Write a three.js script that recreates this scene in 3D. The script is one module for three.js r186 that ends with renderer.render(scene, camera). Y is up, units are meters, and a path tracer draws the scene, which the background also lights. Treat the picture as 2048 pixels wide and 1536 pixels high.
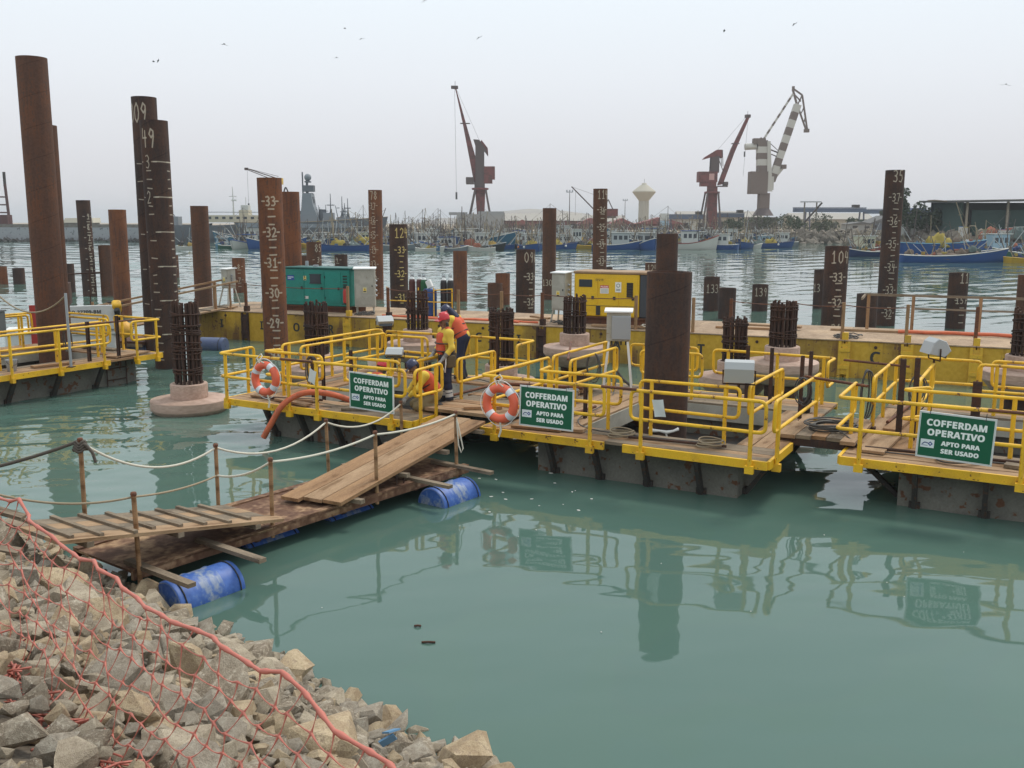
import * as THREE from 'three';
import { mergeGeometries } from 'three/addons/utils/BufferGeometryUtils.js';
import { ConvexGeometry } from 'three/addons/geometries/ConvexGeometry.js';
import { FontLoader } from 'three/addons/loaders/FontLoader.js';
import { TextGeometry } from 'three/addons/geometries/TextGeometry.js';
import { RoundedBoxGeometry } from 'three/addons/geometries/RoundedBoxGeometry.js';

// ---------------------------------------------------------------- camera, sky, sun, exposure, haze
const scene = new THREE.Scene();
const camera = new THREE.PerspectiveCamera(44.02, 4 / 3, 0.1, 6000);
camera.position.set(0, 4.25, 0);
camera.rotation.set(-0.16839, 0, 0.002);
const renderer = new THREE.WebGLRenderer({ antialias: true });
renderer.toneMapping = THREE.LinearToneMapping;
renderer.toneMappingExposure = 1.26;
renderer.outputColorSpace = THREE.SRGBColorSpace;
renderer.shadowMap.enabled = true;
const sunDirection = new THREE.Vector3(0.42, 0.8, -0.38).normalize();
{
  const w = 256, h = 256, data = new Float32Array(w * h * 4);
  const stops = [[-90, .40, .42, .42], [-4, .50, .50, .51], [0, .565, .56, .575], [3, .61, .61, .635], [8, .68, .71, .75], [14, .715, .785, .84], [24, .735, .82, .885], [45, .77, .84, .89], [90, .78, .85, .90]];
  for (let j = 0; j < h; j++) {
    const e = ((j + .5) / h - .5) * 180;
    let k = 0; while (k < stops.length - 2 && e > stops[k + 1][0]) k++;
    const a = stops[k], b = stops[k + 1], t = Math.min(1, Math.max(0, (e - a[0]) / (b[0] - a[0])));
    for (let i = 0; i < w; i++) for (let c = 0; c < 4; c++) data[(j * w + i) * 4 + c] = c < 3 ? a[c + 1] + (b[c + 1] - a[c + 1]) * t : 1;
  }
  const sky = new THREE.DataTexture(data, w, h, THREE.RGBAFormat, THREE.FloatType);
  sky.mapping = THREE.EquirectangularReflectionMapping; sky.magFilter = sky.minFilter = THREE.LinearFilter; sky.needsUpdate = true;
  scene.background = sky; scene.environment = sky;
}
const sun = new THREE.DirectionalLight(new THREE.Color(1, .95, .86), 1.5);
sun.position.copy(sunDirection).multiplyScalar(120).add(new THREE.Vector3(0, 0, -20)); sun.target.position.set(0, 0, -20);
sun.castShadow = true; sun.shadow.radius = 24; sun.shadow.mapSize.set(2048, 2048);
Object.assign(sun.shadow.camera, { left: -60, right: 60, top: 60, bottom: -60, near: 1, far: 400 });
scene.add(sun, sun.target);
scene.fog = new THREE.FogExp2(0xe2e6ea, 0.00036);

// ---------------------------------------------------------------- helpers
const V = (x, y, z) => new THREE.Vector3(x, y, z);
let seedState = 12345;
const seed = (s) => { seedState = s | 0; };
const rnd = () => { seedState = (seedState + 0x6d2b79f5) | 0; let t = Math.imul(seedState ^ (seedState >>> 15), 1 | seedState); t = (t + Math.imul(t ^ (t >>> 7), 61 | t)) ^ t; return ((t ^ (t >>> 14)) >>> 0) / 4294967296; };
const rr = (a, b) => a + (b - a) * rnd();
const pick = (a) => a[Math.floor(rnd() * a.length)];
const clamp = (x, a = 0, b = 1) => Math.min(b, Math.max(a, x));
const smooth = (a, b, x) => { const t = clamp((x - a) / (b - a)); return t * t * (3 - 2 * t); };
const taken = new Map();
function numbered(name) { const n = taken.get(name) || 0; taken.set(name, n + 1); return n ? name + '_' + String(n).padStart(3, '0') : name; }
function tag(o, label, category, group, kind) { o.userData.label = label; if (category) o.userData.category = category; if (group) o.userData.group = group; if (kind) o.userData.kind = kind; return o; }
function thing(name, label, category, [x, y, z] = [0, 0, 0], turn = 0, group) {
  const o = new THREE.Group(); o.name = numbered(name); o.position.set(x, y, z); o.rotation.y = turn; scene.add(o);
  return tag(o, label, category, group);
}
function struct(name, geo, mat) { const m = mesh(name, geo, mat, scene); m.userData.kind = 'structure'; return m; }
function prep(g) { let q = g.index ? g.toNonIndexed() : g; if (!q.attributes.normal) q.computeVertexNormals(); if (!q.attributes.uv) q.setAttribute('uv', new THREE.BufferAttribute(new Float32Array(q.attributes.position.count * 2), 2)); for (const k of Object.keys(q.attributes)) if (!['position', 'normal', 'uv', 'color'].includes(k)) q.deleteAttribute(k); return q; }
function join(geos) { if (!Array.isArray(geos)) return geos; return geos.length === 1 ? geos[0] : mergeGeometries(geos.map(prep)); }
function mesh(name, geos, mat, parent) {
  const m = new THREE.Mesh(join(geos), mat); m.name = parent === scene ? numbered(name) : name; m.castShadow = m.receiveShadow = true; parent.add(m); return m;
}
function copyOf(src, label, [x, y, z], turn = 0, scale = 1, group) {
  const c = src.clone(); c.name = numbered(src.name.replace(/_\d\d\d$/, '')); c.userData = { ...src.userData }; c.position.set(x, y, z); c.rotation.y = turn; c.scale.setScalar(scale); scene.add(c);
  if (label) c.userData.label = label; if (group) c.userData.group = group; return c;
}
// box with uv in metres, the grain along its longest side
function box(w, h, d, x = 0, y = 0, z = 0, rx = 0, ry = 0, rz = 0) {
  const g = prep(new THREE.BoxGeometry(w, h, d)); uvBox(g, w >= d && w >= h ? 0 : d >= h ? 2 : 1);
  if (rx || ry || rz) g.applyMatrix4(new THREE.Matrix4().makeRotationFromEuler(new THREE.Euler(rx, ry, rz)));
  g.translate(x, y, z); return g;
}
function rbox(w, h, d, r, x = 0, y = 0, z = 0, ry = 0) { const g = prep(new RoundedBoxGeometry(w, h, d, 2, r)); uvBox(g, 0); if (ry) g.rotateY(ry); g.translate(x, y, z); return g; }
function uvBox(g, long = 0, off = rnd() * 7) {
  const p = g.attributes.position, n = g.attributes.normal, uv = g.attributes.uv || new THREE.BufferAttribute(new Float32Array(p.count * 2), 2);
  for (let i = 0; i < p.count; i++) {
    const c = [p.getX(i), p.getY(i), p.getZ(i)], a = [Math.abs(n.getX(i)), Math.abs(n.getY(i)), Math.abs(n.getZ(i))];
    const k = a[0] > a[1] && a[0] > a[2] ? 0 : a[1] >= a[2] ? 1 : 2;
    const rest = [0, 1, 2].filter((q) => q !== k); if (rest[1] === long) rest.reverse();
    uv.setXY(i, c[rest[0]] + off, c[rest[1]] + off * .37);
  }
  g.setAttribute('uv', uv); return g;
}
const UP = V(0, 1, 0);
function bar(p, q, r, n = 8, r2 = r) {
  const d = q.clone().sub(p), L = d.length(); const g = prep(new THREE.CylinderGeometry(r2, r, L, n, 1));
  const uv = g.attributes.uv; for (let i = 0; i < uv.count; i++) uv.setXY(i, uv.getX(i) * 6.28 * r, uv.getY(i) * L);
  g.applyQuaternion(new THREE.Quaternion().setFromUnitVectors(UP, d.normalize())); g.translate((p.x + q.x) / 2, (p.y + q.y) / 2, (p.z + q.z) / 2); return g;
}
// rectangular beam from p to q, w wide (sideways), h high
function beam(p, q, w, h, up = UP) {
  const d = q.clone().sub(p), L = d.length(); d.normalize();
  const side = d.clone().cross(up).normalize(), u = side.clone().cross(d).normalize();
  const g = box(L, h, w); g.applyMatrix4(new THREE.Matrix4().makeBasis(d, u, side)); g.translate((p.x + q.x) / 2, (p.y + q.y) / 2, (p.z + q.z) / 2); return g;
}
class Poly extends THREE.Curve { constructor(pts, closed) { super(); this.p = pts; this.c = closed; const l = [0]; const n = pts.length; for (let i = 1; i < n + (closed ? 1 : 0); i++) l.push(l[i - 1] + pts[i % n].distanceTo(pts[i - 1])); this.l = l; }
  getPoint(t, o = new THREE.Vector3()) { const L = this.l[this.l.length - 1] * t; let i = 0; while (i < this.l.length - 2 && this.l[i + 1] < L) i++; const a = this.p[i], b = this.p[(i + 1) % this.p.length]; return o.copy(a).lerp(b, clamp((L - this.l[i]) / Math.max(1e-6, this.l[i + 1] - this.l[i]))); }
  getPointAt(t, o) { return this.getPoint(t, o); } }
// a tube swept exactly through the given points
function sweep(pts, r, n = 8, closed = false) {
  const P = [], N = [], U = [], I = []; const m = pts.length; let nrm = null, acc = 0;
  const rf = typeof r === 'function' ? r : () => r;
  for (let i = 0; i < m + (closed ? 1 : 0); i++) {
    const c = pts[i % m], a = pts[closed ? (i - 1 + m) % m : Math.max(0, i - 1)], b = pts[closed ? (i + 1) % m : Math.min(m - 1, i + 1)];
    const t = b.clone().sub(a).normalize();
    if (!nrm) { nrm = Math.abs(t.y) < .9 ? V(0, 1, 0) : V(1, 0, 0); }
    nrm = nrm.clone().sub(t.clone().multiplyScalar(nrm.dot(t))).normalize(); const bi = t.clone().cross(nrm);
    if (i) acc += c.distanceTo(pts[(i - 1) % m]);
    for (let k = 0; k <= n; k++) { const q = k / n * Math.PI * 2, d = nrm.clone().multiplyScalar(Math.cos(q)).addScaledVector(bi, Math.sin(q)); const R = rf(i / m);
      P.push(c.x + d.x * R, c.y + d.y * R, c.z + d.z * R); N.push(d.x, d.y, d.z); U.push(k / n * 6.28 * R, acc); }
  }
  const rows = m + (closed ? 1 : 0);
  for (let i = 0; i < rows - 1; i++) for (let k = 0; k < n; k++) { const a = i * (n + 1) + k, b = a + n + 1; I.push(a, a + 1, b, b, a + 1, b + 1); }
  if (!closed) for (const [row, flip] of [[0, 1], [rows - 1, 0]]) { const c = pts[row], base = P.length / 3; const t = (row ? pts[m - 1].clone().sub(pts[m - 2]) : pts[0].clone().sub(pts[1])).normalize();
    P.push(c.x, c.y, c.z); N.push(t.x, t.y, t.z); U.push(0, 0);
    for (let k = 0; k <= n; k++) { const j = row * (n + 1) + k; P.push(P[j * 3], P[j * 3 + 1], P[j * 3 + 2]); N.push(t.x, t.y, t.z); U.push(0, 0); }
    for (let k = 0; k < n; k++) flip ? I.push(base, base + 2 + k, base + 1 + k) : I.push(base, base + 1 + k, base + 2 + k); }
  const g = new THREE.BufferGeometry(); g.setAttribute('position', new THREE.Float32BufferAttribute(P, 3)); g.setAttribute('normal', new THREE.Float32BufferAttribute(N, 3)); g.setAttribute('uv', new THREE.Float32BufferAttribute(U, 2)); g.setIndex(I); return prep(g);
}
// rounds the corners of a polyline
function fillet(pts, r, closed = false, n = 4) {
  const out = [], m = pts.length;
  for (let i = 0; i < m; i++) {
    if (!closed && (i === 0 || i === m - 1)) { out.push(pts[i]); continue; }
    const a = pts[(i - 1 + m) % m], b = pts[i], c = pts[(i + 1) % m];
    const u = a.clone().sub(b), v = c.clone().sub(b); const q = Math.min(r, u.length() * .48, v.length() * .48);
    const s = b.clone().addScaledVector(u.normalize(), q), e = b.clone().addScaledVector(v.normalize(), q);
    for (let k = 0; k <= n; k++) { const t = k / n; out.push(s.clone().multiplyScalar((1 - t) * (1 - t)).addScaledVector(b, 2 * t * (1 - t)).addScaledVector(e, t * t)); }
  }
  return out;
}
function sag(p, q, drop, n = 12) { const o = []; for (let i = 0; i <= n; i++) { const t = i / n, c = p.clone().lerp(q, t); c.y -= drop * 4 * t * (1 - t); o.push(c); } return o; }
function lathe(prof, n = 24) { return prep(new THREE.LatheGeometry(prof.map(([x, y]) => new THREE.Vector2(x, y)), n)); }
function slab(pts, y0, y1) { // a flat plate with an outline in x, z
  const s = new THREE.Shape(pts.map(([x, z]) => new THREE.Vector2(x, -z))); const g = prep(new THREE.ExtrudeGeometry(s, { depth: y1 - y0, bevelEnabled: false })); g.rotateX(-Math.PI / 2); g.translate(0, y0, 0); g.computeVertexNormals(); return uvBox(g); }
function moved(g, x, y, z, ry = 0, rx = 0, rz = 0) { const m = new THREE.Matrix4().makeRotationFromEuler(new THREE.Euler(rx, ry, rz, 'YXZ')); g.applyMatrix4(m); g.translate(x, y, z); return g; }

// ---------------------------------------------------------------- noise and textures
const lattice = (() => { const a = new Float32Array(4096); seed(99); for (let i = 0; i < 4096; i++) a[i] = rnd(); return a; })();
const hash2 = (x, y, s) => lattice[(Math.imul(x, 374761) ^ Math.imul(y, 668265) ^ Math.imul(s + 7, 144271)) >>> 3 & 4095];
function vnoise(x, y, s = 0, px = 0, py = 0) { // value noise, periodic when px, py are set
  let xi = Math.floor(x), yi = Math.floor(y); const fx = x - xi, fy = y - yi, u = fx * fx * (3 - 2 * fx), v = fy * fy * (3 - 2 * fy);
  let x1 = xi + 1, y1 = yi + 1; if (px) { xi = ((xi % px) + px) % px; x1 = ((x1 % px) + px) % px; } if (py) { yi = ((yi % py) + py) % py; y1 = ((y1 % py) + py) % py; }
  const a = hash2(xi, yi, s), b = hash2(x1, yi, s), c = hash2(xi, y1, s), d = hash2(x1, y1, s);
  return a + (b - a) * u + (c - a) * v + (a - b - c + d) * u * v;
}
function fbm(x, y, s, px, py, oct = 4) { let t = 0, a = .5, n = 0; for (let o = 0; o < oct; o++) { t += a * vnoise(x, y, s + o * 13, px, py); n += a; a *= .5; x *= 2; y *= 2; px *= 2; py *= 2; } return t / n; }
const mix = (a, b, t) => [a[0] + (b[0] - a[0]) * t, a[1] + (b[1] - a[1]) * t, a[2] + (b[2] - a[2]) * t];
function pixels(w, h, fn) { const c = document.createElement('canvas'); c.width = w; c.height = h; const x = c.getContext('2d'), im = x.createImageData(w, h), d = im.data;
  for (let j = 0; j < h; j++) for (let i = 0; i < w; i++) { const q = fn(i / w, j / h, i, j), k = (j * w + i) * 4; d[k] = clamp(q[0], 0, 255); d[k + 1] = clamp(q[1], 0, 255); d[k + 2] = clamp(q[2], 0, 255); d[k + 3] = 255; }
  x.putImageData(im, 0, 0); return c; }
function asTexture(canvas, rx = 1, ry = 1, color = true) { const t = new THREE.CanvasTexture(canvas); t.wrapS = t.wrapT = THREE.RepeatWrapping; t.repeat.set(rx, ry); if (color) t.colorSpace = THREE.SRGBColorSpace; t.magFilter = THREE.LinearFilter; t.anisotropy = 8; return t; }
function mat(r, g, b, rough = .7, metal = 0, extra = {}) { return new THREE.MeshPhysicalMaterial({ color: new THREE.Color().setRGB(r, g, b), roughness: rough, metalness: metal, ...extra }); }
function texMat(canvas, metres, rough = .8, extra = {}, my = metres) { return new THREE.MeshPhysicalMaterial({ map: asTexture(canvas, 1 / metres, 1 / my), roughness: rough, ...extra }); }
const grain = (i, j, a) => (hash2(i, j, 5) - .5) * a;

const rustCanvas = (s, A, B, C) => pixels(512, 512, (u, v, i, j) => {
  const big = fbm(u * 4, v * 3, s, 4, 3, 4), streak = fbm(u * 40, v * 4, s + 40, 40, 4, 3), fine = fbm(u * 60, v * 60, s + 80, 60, 60, 2);
  const seam = Math.abs(((v * 3 + u) % 1 + 1) % 1 - .5) < .012 ? -14 : 0;
  let c = mix(A, B, smooth(.34, .64, big * .55 + streak * .45) * 1.25); c = mix(c, C, smooth(.58, .72, streak * .55 + fine * .45) * .7);
  const g = grain(i, j, 12) + (fine - .5) * 18 + seam; return [c[0] + g, c[1] + g * .85, c[2] + g * .8]; });
const rustDark = rustCanvas(1, [58, 43, 38], [76, 51, 39], [46, 36, 33]);
const rustBrown = rustCanvas(2, [82, 55, 42], [98, 62, 42], [66, 48, 40]);
const rustOrange = rustCanvas(3, [90, 57, 43], [114, 69, 43], [72, 50, 42]);
const woodCanvas = (s, A, B) => pixels(512, 256, (u, v, i, j) => {
  const g1 = fbm(u * 5, v * 40, s, 5, 40, 4), g2 = fbm(u * 3, v * 3, s + 9, 3, 3, 4), sp = fbm(u * 50, v * 50, s + 31, 50, 50, 2);
  let c = mix(A, B, smooth(.3, .7, g1 * .55 + g2 * .45)); const k = (g1 - .5) * 36 + (sp - .5) * 26 + grain(i, j, 12); const st = smooth(.62, .78, g2) * -26; return [c[0] + k + st, c[1] + k * .95 + st, c[2] + k * .85 + st]; });
const woodDusty = woodCanvas(11, [172, 142, 110], [142, 113, 84]), woodWarm = woodCanvas(12, [162, 126, 90], [130, 98, 68]), woodGrey = woodCanvas(13, [140, 124, 104], [104, 90, 74]);
const paintCanvas = (s, base, dirt, rust, wear) => pixels(512, 512, (u, v, i, j) => {
  const big = fbm(u * 4, v * 4, s, 4, 4, 5), spot = fbm(u * 22, v * 22, s + 50, 22, 22, 4), fine = fbm(u * 90, v * 90, s + 70, 90, 90, 2);
  let c = mix(base, dirt, smooth(.42, .7, big) * .55); c = mix(c, rust, smooth(wear, wear + .06, spot * .7 + big * .3)); const g = (fine - .5) * 16 + grain(i, j, 8); return [c[0] + g, c[1] + g, c[2] + g]; });
const concreteCanvas = pixels(512, 512, (u, v, i, j) => { const a = fbm(u * 5, v * 5, 61, 5, 5, 5), f = fbm(u * 70, v * 70, 62, 70, 70, 2); const c = mix([186, 158, 142], [160, 134, 118], smooth(.35, .68, a)), g = (f - .5) * 30 + grain(i, j, 10); return [c[0] + g, c[1] + g, c[2] + g]; });
const rockCanvas = (s, A, B, C) => pixels(512, 512, (u, v, i, j) => { const a = fbm(u * 3, v * 3, s, 3, 3, 5), b = fbm(u * 14, v * 14, s + 3, 14, 14, 4), f = fbm(u * 80, v * 80, s + 6, 80, 80, 2);
  let c = mix(A, B, smooth(.35, .65, a)); c = mix(c, C, smooth(.6, .75, b) * .6); const g = (b - .5) * 46 + (f - .5) * 40 + grain(i, j, 14); return [c[0] + g, c[1] + g, c[2] + g * .96]; });

const M = {
  yellow: texMat(paintCanvas(21, [232, 182, 34], [200, 152, 42], [112, 72, 40], .685), 1.0, .52),
  yellowWorn: texMat(paintCanvas(22, [214, 170, 48], [176, 138, 60], [104, 74, 48], .66), 1.5, .62),
  rustBar: texMat(rustDark, 1.2, .9), rustPlate: texMat(rustBrown, 2.2, .85), deckPlate: texMat(pixels(512, 512, (u, v, i, j) => { const a = fbm(u * 4, v * 4, 401, 4, 4, 5), f = fbm(u * 40, v * 40, 402, 40, 40, 3); const c = mix([98, 68, 50], [166, 134, 100], smooth(.42, .66, a * .8 + f * .2)), g = (f - .5) * 34 + grain(i, j, 10); return [c[0] + g, c[1] + g, c[2] + g]; }), 2.6, .9), rustPipe: texMat(rustOrange, 1.4, .8),
  greySteel: texMat(paintCanvas(23, [112, 109, 100], [88, 86, 80], [98, 64, 44], .6), 2.4, .75),
  darkSteel: texMat(paintCanvas(24, [62, 58, 54], [46, 44, 42], [74, 54, 42], .6), 1.1, .7),
  wood: texMat(woodDusty, 1.6, .9, {}, .5), woodB: texMat(woodWarm, 1.6, .9, {}, .5), woodC: texMat(woodGrey, 1.6, .92, {}, .5),
  post: texMat(woodWarm, .9, .85, {}, .3),
  concrete: texMat(concreteCanvas, 1.3, .9), rope: mat(.62, .58, .48, .9), ropeDark: mat(.09, .075, .06, .9), ropeBrown: mat(.3, .24, .16, .9),
  black: mat(.03, .03, .03, .55), white: mat(.76, .76, .74, .55), glass: mat(.04, .05, .06, .12),
  cable: mat(.07, .065, .06, .6), orangeHose: texMat(paintCanvas(26, [206, 104, 66], [176, 92, 64], [140, 96, 72], .7), .5, .55),
  red: mat(.5, .05, .04, .5), cabinet: texMat(paintCanvas(27, [176, 172, 160], [150, 146, 134], [128, 104, 84], .76), 1.0, .55),
  galvanised: mat(.38, .4, .42, .42, .35), blueDrum: texMat(pixels(512, 512, (u, v, i, j) => { const a = fbm(u * 3, v * 3, 280, 3, 3, 5), f = fbm(u * 30, v * 30, 281, 30, 30, 3); const c = mix([62, 98, 168], [150, 150, 150], smooth(.45, .68, a * .7 + f * .3) * .8), g = (f - .5) * 30; return [c[0] + g, c[1] + g, c[2] + g]; }), 1.1, .5),
};
const woods = [M.wood, M.woodB, M.wood, M.woodC];
// ---------------------------------------------------------------- water
// ripples: a sum of small travelling waves, calm in the sheltered corner between the bank and the cofferdams, livelier to the left and far out
const waves = []; seed(4); for (let i = 0; i < 30; i++) { const L = .3 * Math.pow(1.12, i % 15) * rr(.9, 1.1), a = rr(-.5, .5) + (i % 7 === 0 ? 1.3 : 0); waves.push([Math.sin(a) * 6.283 / L, Math.cos(a) * 6.283 / L, rr(0, 6.28), L]); }
function waterSlope(x, z) {
  const d = Math.hypot(x, z), far = smooth(22, 60, d), left = smooth(-2, -8, x + (z + 14) * .1), patch = smooth(.38, .66, vnoise(x * .11 + 40, z * .2 + 7, 71)), streak = vnoise(x * .05 + 3, z * .16, 77);
  const amp = .006 + .034 * left * (.45 + .55 * patch) + .012 * patch * smooth(9, 15, d) + .0105 * far * (.3 + streak);
  let sx = 0, sz = 0, h = 0; const M = d < 45 ? 1 : 1 + (d - 45) * .012;
  const wob = 1.5 * vnoise(x * .3 / M, z * .3 / M, 88);
  for (const [kx, kz, p, L] of waves) { const q = x * kx / M + z * kz / M + p + wob, w = amp * (L > 1 ? 1 : .8) * .36, k = Math.hypot(kx, kz); sx += w * kx / k * Math.cos(q); sz += w * kz / k * Math.cos(q); h += w * M / k * Math.sin(q); }
  return [sx, sz, h];
}
{
  const xs = [], zs = []; let x = 0, s = .11; while (x < 700) { xs.push(x); x += s; if (x > 15) s *= 1.05; } xs.push(2500); const X = [...xs.slice(1).reverse().map((q) => -q), ...xs];
  let z = -2, t = .11; while (z > -420) { zs.push(z); z -= t; if (z < -34) t *= z < -215 ? 1.03 : 1.006; } zs.push(-700, -3500);
  const nx = X.length, nz = zs.length, P = new Float32Array(nx * nz * 3), N = new Float32Array(nx * nz * 3), U = new Float32Array(nx * nz * 2), I = [];
  for (let j = 0; j < nz; j++) for (let i = 0; i < nx; i++) { const k = j * nx + i; const [sx, sz, h] = waterSlope(X[i], zs[j]); P[k * 3] = X[i]; P[k * 3 + 1] = zs[j] > -330 ? h : 0; P[k * 3 + 2] = zs[j]; const q = 1 / Math.hypot(sx, 1, sz); N[k * 3] = -sx * q; N[k * 3 + 1] = q; N[k * 3 + 2] = -sz * q; U[k * 2] = X[i]; U[k * 2 + 1] = zs[j]; }
  for (let j = 0; j < nz - 1; j++) for (let i = 0; i < nx - 1; i++) { const a = j * nx + i, b = a + nx; I.push(a, a + 1, b, a + 1, b + 1, b); }
  const g = new THREE.BufferGeometry(); g.setAttribute('position', new THREE.BufferAttribute(P, 3)); g.setAttribute('normal', new THREE.BufferAttribute(N, 3)); g.setAttribute('uv', new THREE.BufferAttribute(U, 2)); g.setIndex(I);
  const turbid = pixels(512, 512, (u, v, i, j) => { const a = fbm(u * 3, v * 3, 91, 3, 3, 5); const c = mix([84, 108, 97], [78, 103, 94], smooth(.3, .7, a)); return c; });
  const water = struct('water', g, new THREE.MeshPhysicalMaterial({ map: asTexture(turbid, 1 / 23, 1 / 17), roughness: .03, ior: 1.33 }));
  tag(water, 'still turbid green harbour water with reflections'); water.castShadow = false;
}

// ---------------------------------------------------------------- rock bank in the foreground
// shore frame: s along the waterline (towards the right and the camera), d inland
const shore = (s, d, y = 0) => V(-5.39 + s * .756 - d * .654, y, -11.59 + s * .654 + d * .756);
const bankHeight = (s, d) => { const k = d < 3.6 ? d * .6 : 2.16 + (d - 3.6) * .2; return k + .1 * (vnoise(s * .9, d * .9, 33) - .5); };
{
  const P = [], U = [], I = []; const ns = 90, nd = 40;
  for (let j = 0; j <= nd; j++) for (let i = 0; i <= ns; i++) { const s = -14 + 34 * i / ns, d = -3 + 13 * j / nd, p = shore(s, d, bankHeight(s, d) - .16 - (d < 0 ? .0 : 0)); P.push(p.x, p.y, p.z); U.push(s, d); }
  for (let j = 0; j < nd; j++) for (let i = 0; i < ns; i++) { const a = j * (ns + 1) + i, b = a + ns + 1; I.push(a, a + 1, b, a + 1, b + 1, b); }
  const g = new THREE.BufferGeometry(); g.setAttribute('position', new THREE.Float32BufferAttribute(P, 3)); g.setAttribute('uv', new THREE.Float32BufferAttribute(U, 2)); g.setIndex(I); g.computeVertexNormals();
  const bank = struct('rock_bank', g, texMat(rockCanvas(301, [124, 112, 96], [104, 94, 82], [84, 76, 68]), 1.1, .95)); tag(bank, 'sloping bank of broken pale rubble stones at the water');
  const stoneMats = [[[178, 164, 142], [156, 142, 122], [128, 114, 98]], [[166, 156, 140], [146, 134, 118], [118, 108, 96]], [[182, 162, 132], [160, 138, 110], [128, 108, 88]], [[158, 146, 128], [138, 124, 106], [182, 170, 152]]].map((c, i) => { const q = rockCanvas(310 + i * 9, ...c); return new THREE.MeshPhysicalMaterial({ map: asTexture(q, 1.1, 1.1), bumpMap: asTexture(q, 1.1, 1.1, false), bumpScale: .02, roughness: .93 }); });
  // angular broken blocks: hulls of a few points pushed out towards a box, flat faced
  seed(77); const shapes = [];
  for (let v = 0; v < 26; v++) {
    const pts = [], sx = rr(.7, 1.25), sy = rr(.4, .8), sz = rr(.55, 1.0), n = 11 + Math.floor(rnd() * 8);
    for (let i = 0; i < n; i++) { const q = V(rr(-1, 1), rr(-1, 1), rr(-1, 1)); const m = Math.max(Math.abs(q.x), Math.abs(q.y), Math.abs(q.z)); q.multiplyScalar(.5 / m * rr(.72, 1.02)); for (let e = 0; e < 3; e++) pts.push(V((q.x + rr(-.05, .05)) * sx, (q.y + rr(-.05, .05)) * sy, (q.z + rr(-.05, .05)) * sz)); }
    let g = prep(new ConvexGeometry(pts)); g.computeVertexNormals(); uvBox(g, 0, v * .71); shapes.push(g);
  }
  // near the eye the blocks get chipped edges: a finer hull with small cut corners
  const placed = []; seed(501);
  const tryPlace = (s, d, r) => { for (const [a, b, c] of placed) if (Math.hypot(a - s, b - d) < (c + r) * (c > .3 && r < .2 ? .36 : .4)) return false; placed.push([s, d, r]); return true; };
  for (let k = 0; k < 26000 && placed.length < 1000; k++) { const s = rr(-4.5, 9.8), d = rr(-.12, 4.8), t = rnd(); const near = d > 3.1 ? .6 : d > 2.2 ? .8 : 1; const r = near * (t < .1 ? rr(.34, .46) : t < .5 ? rr(.22, .31) : rr(.15, .22)); if (d > r * .5) tryPlace(s, d, r); }
  for (let k = 0; k < 90000 && placed.length < 5200; k++) { const s = rr(-6, 10.5), d = rr(-.12, 5), r = rr(.07, .16); tryPlace(s, d, r); }
  const cam = V(0, 4.25, 0); const rows = placed.map(([s, d, r], i) => { const p = shore(s, d, bankHeight(s, d)); return { s, d, r, p, i, w: r / p.distanceTo(cam) }; });
  rows.sort((a, b) => b.w - a.w);
  const rest = stoneMats.map(() => []);
  rows.forEach((o, k) => {
    const g = shapes[Math.floor(rnd() * shapes.length)], e = new THREE.Euler(rr(-.5, .5) + .25, rr(0, 6.28), rr(-.5, .5)), mi = Math.floor(rnd() * 4); const wet = o.d < .12;
    const q = new THREE.Quaternion().setFromEuler(e); const sc = V(o.r * rr(.9, 1.25), o.r * rr(.8, 1.15), o.r * rr(.9, 1.2));
    const pos = o.p.clone(); pos.y += -.13 + o.r * .17 + rr(-.02, .06);
    if (k < 300) { const m = new THREE.Mesh(g, stoneMats[mi]); m.name = 'stone'; m.position.copy(pos); m.quaternion.copy(q); m.scale.copy(sc); m.castShadow = m.receiveShadow = true; bank.add(m); }
    else rest[mi].push(g.clone().applyMatrix4(new THREE.Matrix4().compose(pos, q, sc)));
  });
  rest.forEach((r, i) => { if (!r.length) return; const m = mesh('small_stones', r, stoneMats[i], bank); m.userData.kind = 'stuff'; });
}

// ---------------------------------------------------------------- piles
const digitStrokes = { 0: [[[.5, 0], [.15, .2], [.08, .5], [.15, .82], [.5, 1], [.85, .82], [.92, .5], [.85, .2], [.5, 0]]], 1: [[[.25, .25], [.55, 0], [.55, 1]], [[.2, 1], [.9, 1]]], 2: [[[.1, .2], [.4, 0], [.85, .15], [.8, .42], [.1, 1], [.95, .95]]],
  3: [[[.1, .06], [.6, 0], [.85, .2], [.7, .42], [.35, .48], [.75, .55], [.9, .78], [.6, 1], [.08, .95]]], 4: [[[.2, 0], [.1, .5], [.95, .5]], [[.72, .1], [.68, 1]]], 5: [[[.9, 0], [.25, .02], [.2, .42], [.7, .42], [.9, .7], [.6, 1], [.1, .95]]],
  6: [[[.8, .02], [.3, .3], [.1, .7], [.4, 1], [.85, .85], [.8, .58], [.4, .55], [.12, .75]]], 7: [[[.08, .03], [.92, .03], [.45, 1]]], 8: [[[.5, .48], [.15, .25], [.5, 0], [.85, .25], [.5, .48], [.1, .75], [.5, 1], [.9, .75], [.5, .48]]], 9: [[[.85, .3], [.5, .5], [.15, .3], [.45, 0], [.85, .12], [.85, .4], [.6, 1]]] };
function paintDigits(x, text, cx, cy, w, h) { const n = text.length; for (let i = 0; i < n; i++) { const x0 = cx - n * w * .5 + i * w; for (const st of digitStrokes[text[i]] || []) { x.beginPath(); st.forEach(([a, b], k) => { const px = x0 + w * (.1 + a * .74) + rr(-1, 1), py = cy - h / 2 + b * h + rr(-1, 1); k ? x.lineTo(px, py) : x.moveTo(px, py); }); x.stroke(); } } }
const pileRadius = .38, plainPile = new Map();
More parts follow.
